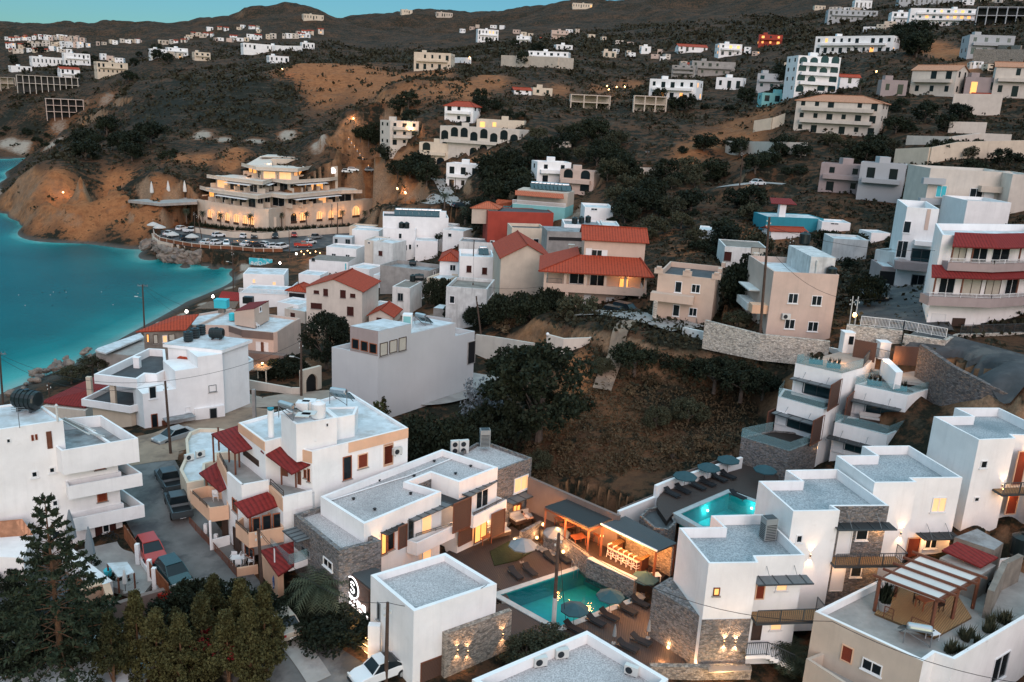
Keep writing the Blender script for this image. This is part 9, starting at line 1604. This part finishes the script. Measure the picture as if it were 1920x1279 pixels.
rows=[('a30,225 200,225 330,222 460,235',26,6,9,'small far house on the skyline of the left town','skyline houses of the left town'),('a20,275 200,262 340,262 470,270',20,7,10,'small far house in the second row of the left town','second row of the left town'),('a40,300 150,300 300,285 420,300',10,7,9,'small far house in the third row of the left town','third row of the left town'),('a500,265 640,250 760,240 800,235',12,6,7,'small far house right of the left town','houses right of the left town'),('a890,250 1010,240 1110,200 1200,215',12,7,8,'small far house on the middle left hill','houses of the middle left hill'),('a1180,180 1300,165 1440,160 1450,190',9,7,7,'small far house high on the middle left hill','upper houses of the middle left hill'),('a1200,232 1330,230 1450,225 1620,222 1740,210',16,8,9,'small far house in the long row of the middle left hill','long row of the middle left hill'),('a1670,205 1730,200 1810,190',4,9,11,'small far house at the right end of the middle left hill','right end of the middle left hill'),('a580,330 640,350 700,360',5,9,11,'small far ochre house below the left town','ochre houses below the left town'),('a870,300 940,310 1040,330',4,8,9,'small far white house beside the middle pair of villas','houses beside the middle pair'),('c0,370 60,400 140,400 280,380',6,12,13,'grey balconied far house in the right hill cluster','right hill cluster'),('c230,290 330,300 400,310',5,11,12,'small lit far house above the right hill cluster','lit houses above the cluster'),('c1000,180 1080,180 1180,150',4,12,10,'white far house below the long far hotel','houses below the far hotel'),('c770,50 860,70 1020,60',4,13,10,'pale far house near the top edge','houses near the top edge'),('c1560,30 1700,10 1900,5',5,14,9,'pale far house along the top right edge','houses along the top right edge'),('c480,470 560,400 620,380',4,14,12,'small white house left of the blue and white house','houses by the blue and white house'),('c1640,560 1800,520 1900,500',4,16,13,'pale garden house at the right edge above the long garden wall','garden houses at the right'),('b640,200 800,150 1000,190 1150,230',9,8,7,'small far house on the middle ridge','houses on the middle ridge'),('b1230,170 1500,230 1800,300',8,9,8,'small far house between the middle ridge and the right hill','houses between the ridges'),('b1480,290 1700,330 1900,340',6,12,10,'pale house on the lower right hill','houses on the lower right hill'),('c1620,370 1700,400 1850,390',4,14,12,'pale far house beside the dry orange hill','houses beside the dry hill')]
mats_=['white','white','white','cream','pale_beige','beige','pink']
for s_,n,w_,h_,lab,grp in rows:
 q=Q(s_)
 for k in range(n):
  t=(k+rnd.uniform(.1,.9))/n*(len(q)-1);i=min(int(t),len(q)-2);x,y=lerp(q[i],q[i+1],t-i);y+=rnd.uniform(-2,2);ww=w_*rnd.uniform(.8,1.7);hh=h_*rnd.uniform(.7,1.15);farhouse(x-ww/2,x+ww/2,y-hh,y,rnd.choice(mats_),2 if hh>8 else 1,'flat' if rnd.random()<.82 else 'gable',lab,grp,rnd.uniform(-.5,.5),.04,bal=rnd.random()<.3,parts=False)
def slopewall(label,s_,h,mat='pale_beige'):
 A=[G(*q)for q in Q(s_)];T=thing('garden_wall',label,'wall',A[0]);m=MB()
 for a,b in zip(A[:-1],A[1:]):z0=min(a[2],b[2])-2;n=unit(np.cross(b-a,(0,0,1)))*.4;ta,tb=a+[0,0,h],b+[0,0,h];a0,b0=np.array([a[0],a[1],z0]),np.array([b[0],b[1],z0]);m.poly([a0,b0,tb,ta]);m.poly([ta,tb,tb+n,ta+n]);m.poly([a0+n,b0+n,tb+n,ta+n]);m.poly([a0,ta,ta+n,a0+n]);m.poly([b0,tb,tb+n,b0+n])
 m.build('wall',mat,T)
slopewall('long stepped beige garden wall below the peach house','c1190,930 1380,925 1530,895 1700,890 1920,885',3.5,'cream');slopewall('beige wall above the hillside road','c245,855 400,862 550,868 695,875',3);slopewall('beige retaining wall right of the gate of the upper right garden','c1505,640 1780,645',5,'pale_beige');slopewall('pale retaining wall below the long white far house','b900,370 1220,385 1300,390',5,'sand_stone');slopewall('pale wall left of the peach house','c400,740 500,725 570,700',3,'cream');slopewall('stone terrace wall below the grey villa, upper','c1605,300 1900,310',3,'stone_warm');slopewall('stone terrace wall below the grey villa, lower','c1630,350 1915,355',4,'stone_warm');slopewall('long white far wall on the middle left hill','a1390,285 1550,288 1700,290',4,'white');slopewall('white wall beside the cream villa on the brown hill','b600,355 730,358',3,'white');slopewall('pale wall in the gully below the middle trees','b1190,830 1290,825',1.5);slopewall('long pale wall in front of the hillside road','b1500,965 1700,975 1800,980',1.5,'pale_beige')
slopewall('pale wall in the gardens right of the peach house','c1490,745 1700,750',2.5,'pale_beige');slopewall('low pale wall between the right gardens','c1260,812 1500,820 1660,800 1840,808',2,'pale_beige')
# == streets
MB().slab([np.array([*p[:2],4.02])for p in pts('u230,300 640,270 t450,930 800,960 1300,920 1700,900 v900,270 v500,480 t1100,1150 u1620,540 1050,530 600,500 400,465 240,430 180,385',4.02)],.8).build('car_park','asphalt',None,kind='structure')
for l in[o for o in bpy.data.objects if o.type=='LIGHT' and o.parent is None and o.name!='sun']:l.name='lamp_light'
for nm,(r,used)in list(ROOTS.items())+list(TREES.items()):
 if not used:
  for c in list(r.children):bpy.data.objects.remove(c)
  bpy.data.objects.remove(r)
ORD='first second third fourth fifth sixth seventh eighth ninth tenth eleventh twelfth thirteenth fourteenth fifteenth sixteenth seventeenth eighteenth nineteenth twentieth'.split()
same={}
for o in bpy.data.objects:
 if o.parent is None and 'group' in o and 'label' in o:same.setdefault((o['group'],o['label']),[]).append(o)
for(g_,l_),L_ in same.items():
 if 1<len(L_)<=20 and len(l_.split())<=12 and 'vent' not in g_:
  for k,o in enumerate(sorted(L_,key=lambda o:proj(o.location)[0])):o['label']=l_+', '+ORD[k]+' from the left'
gnd.data.vertices.foreach_set('co',np.stack([GX,GY,GZ],-1).reshape(-1));gnd.data.update()
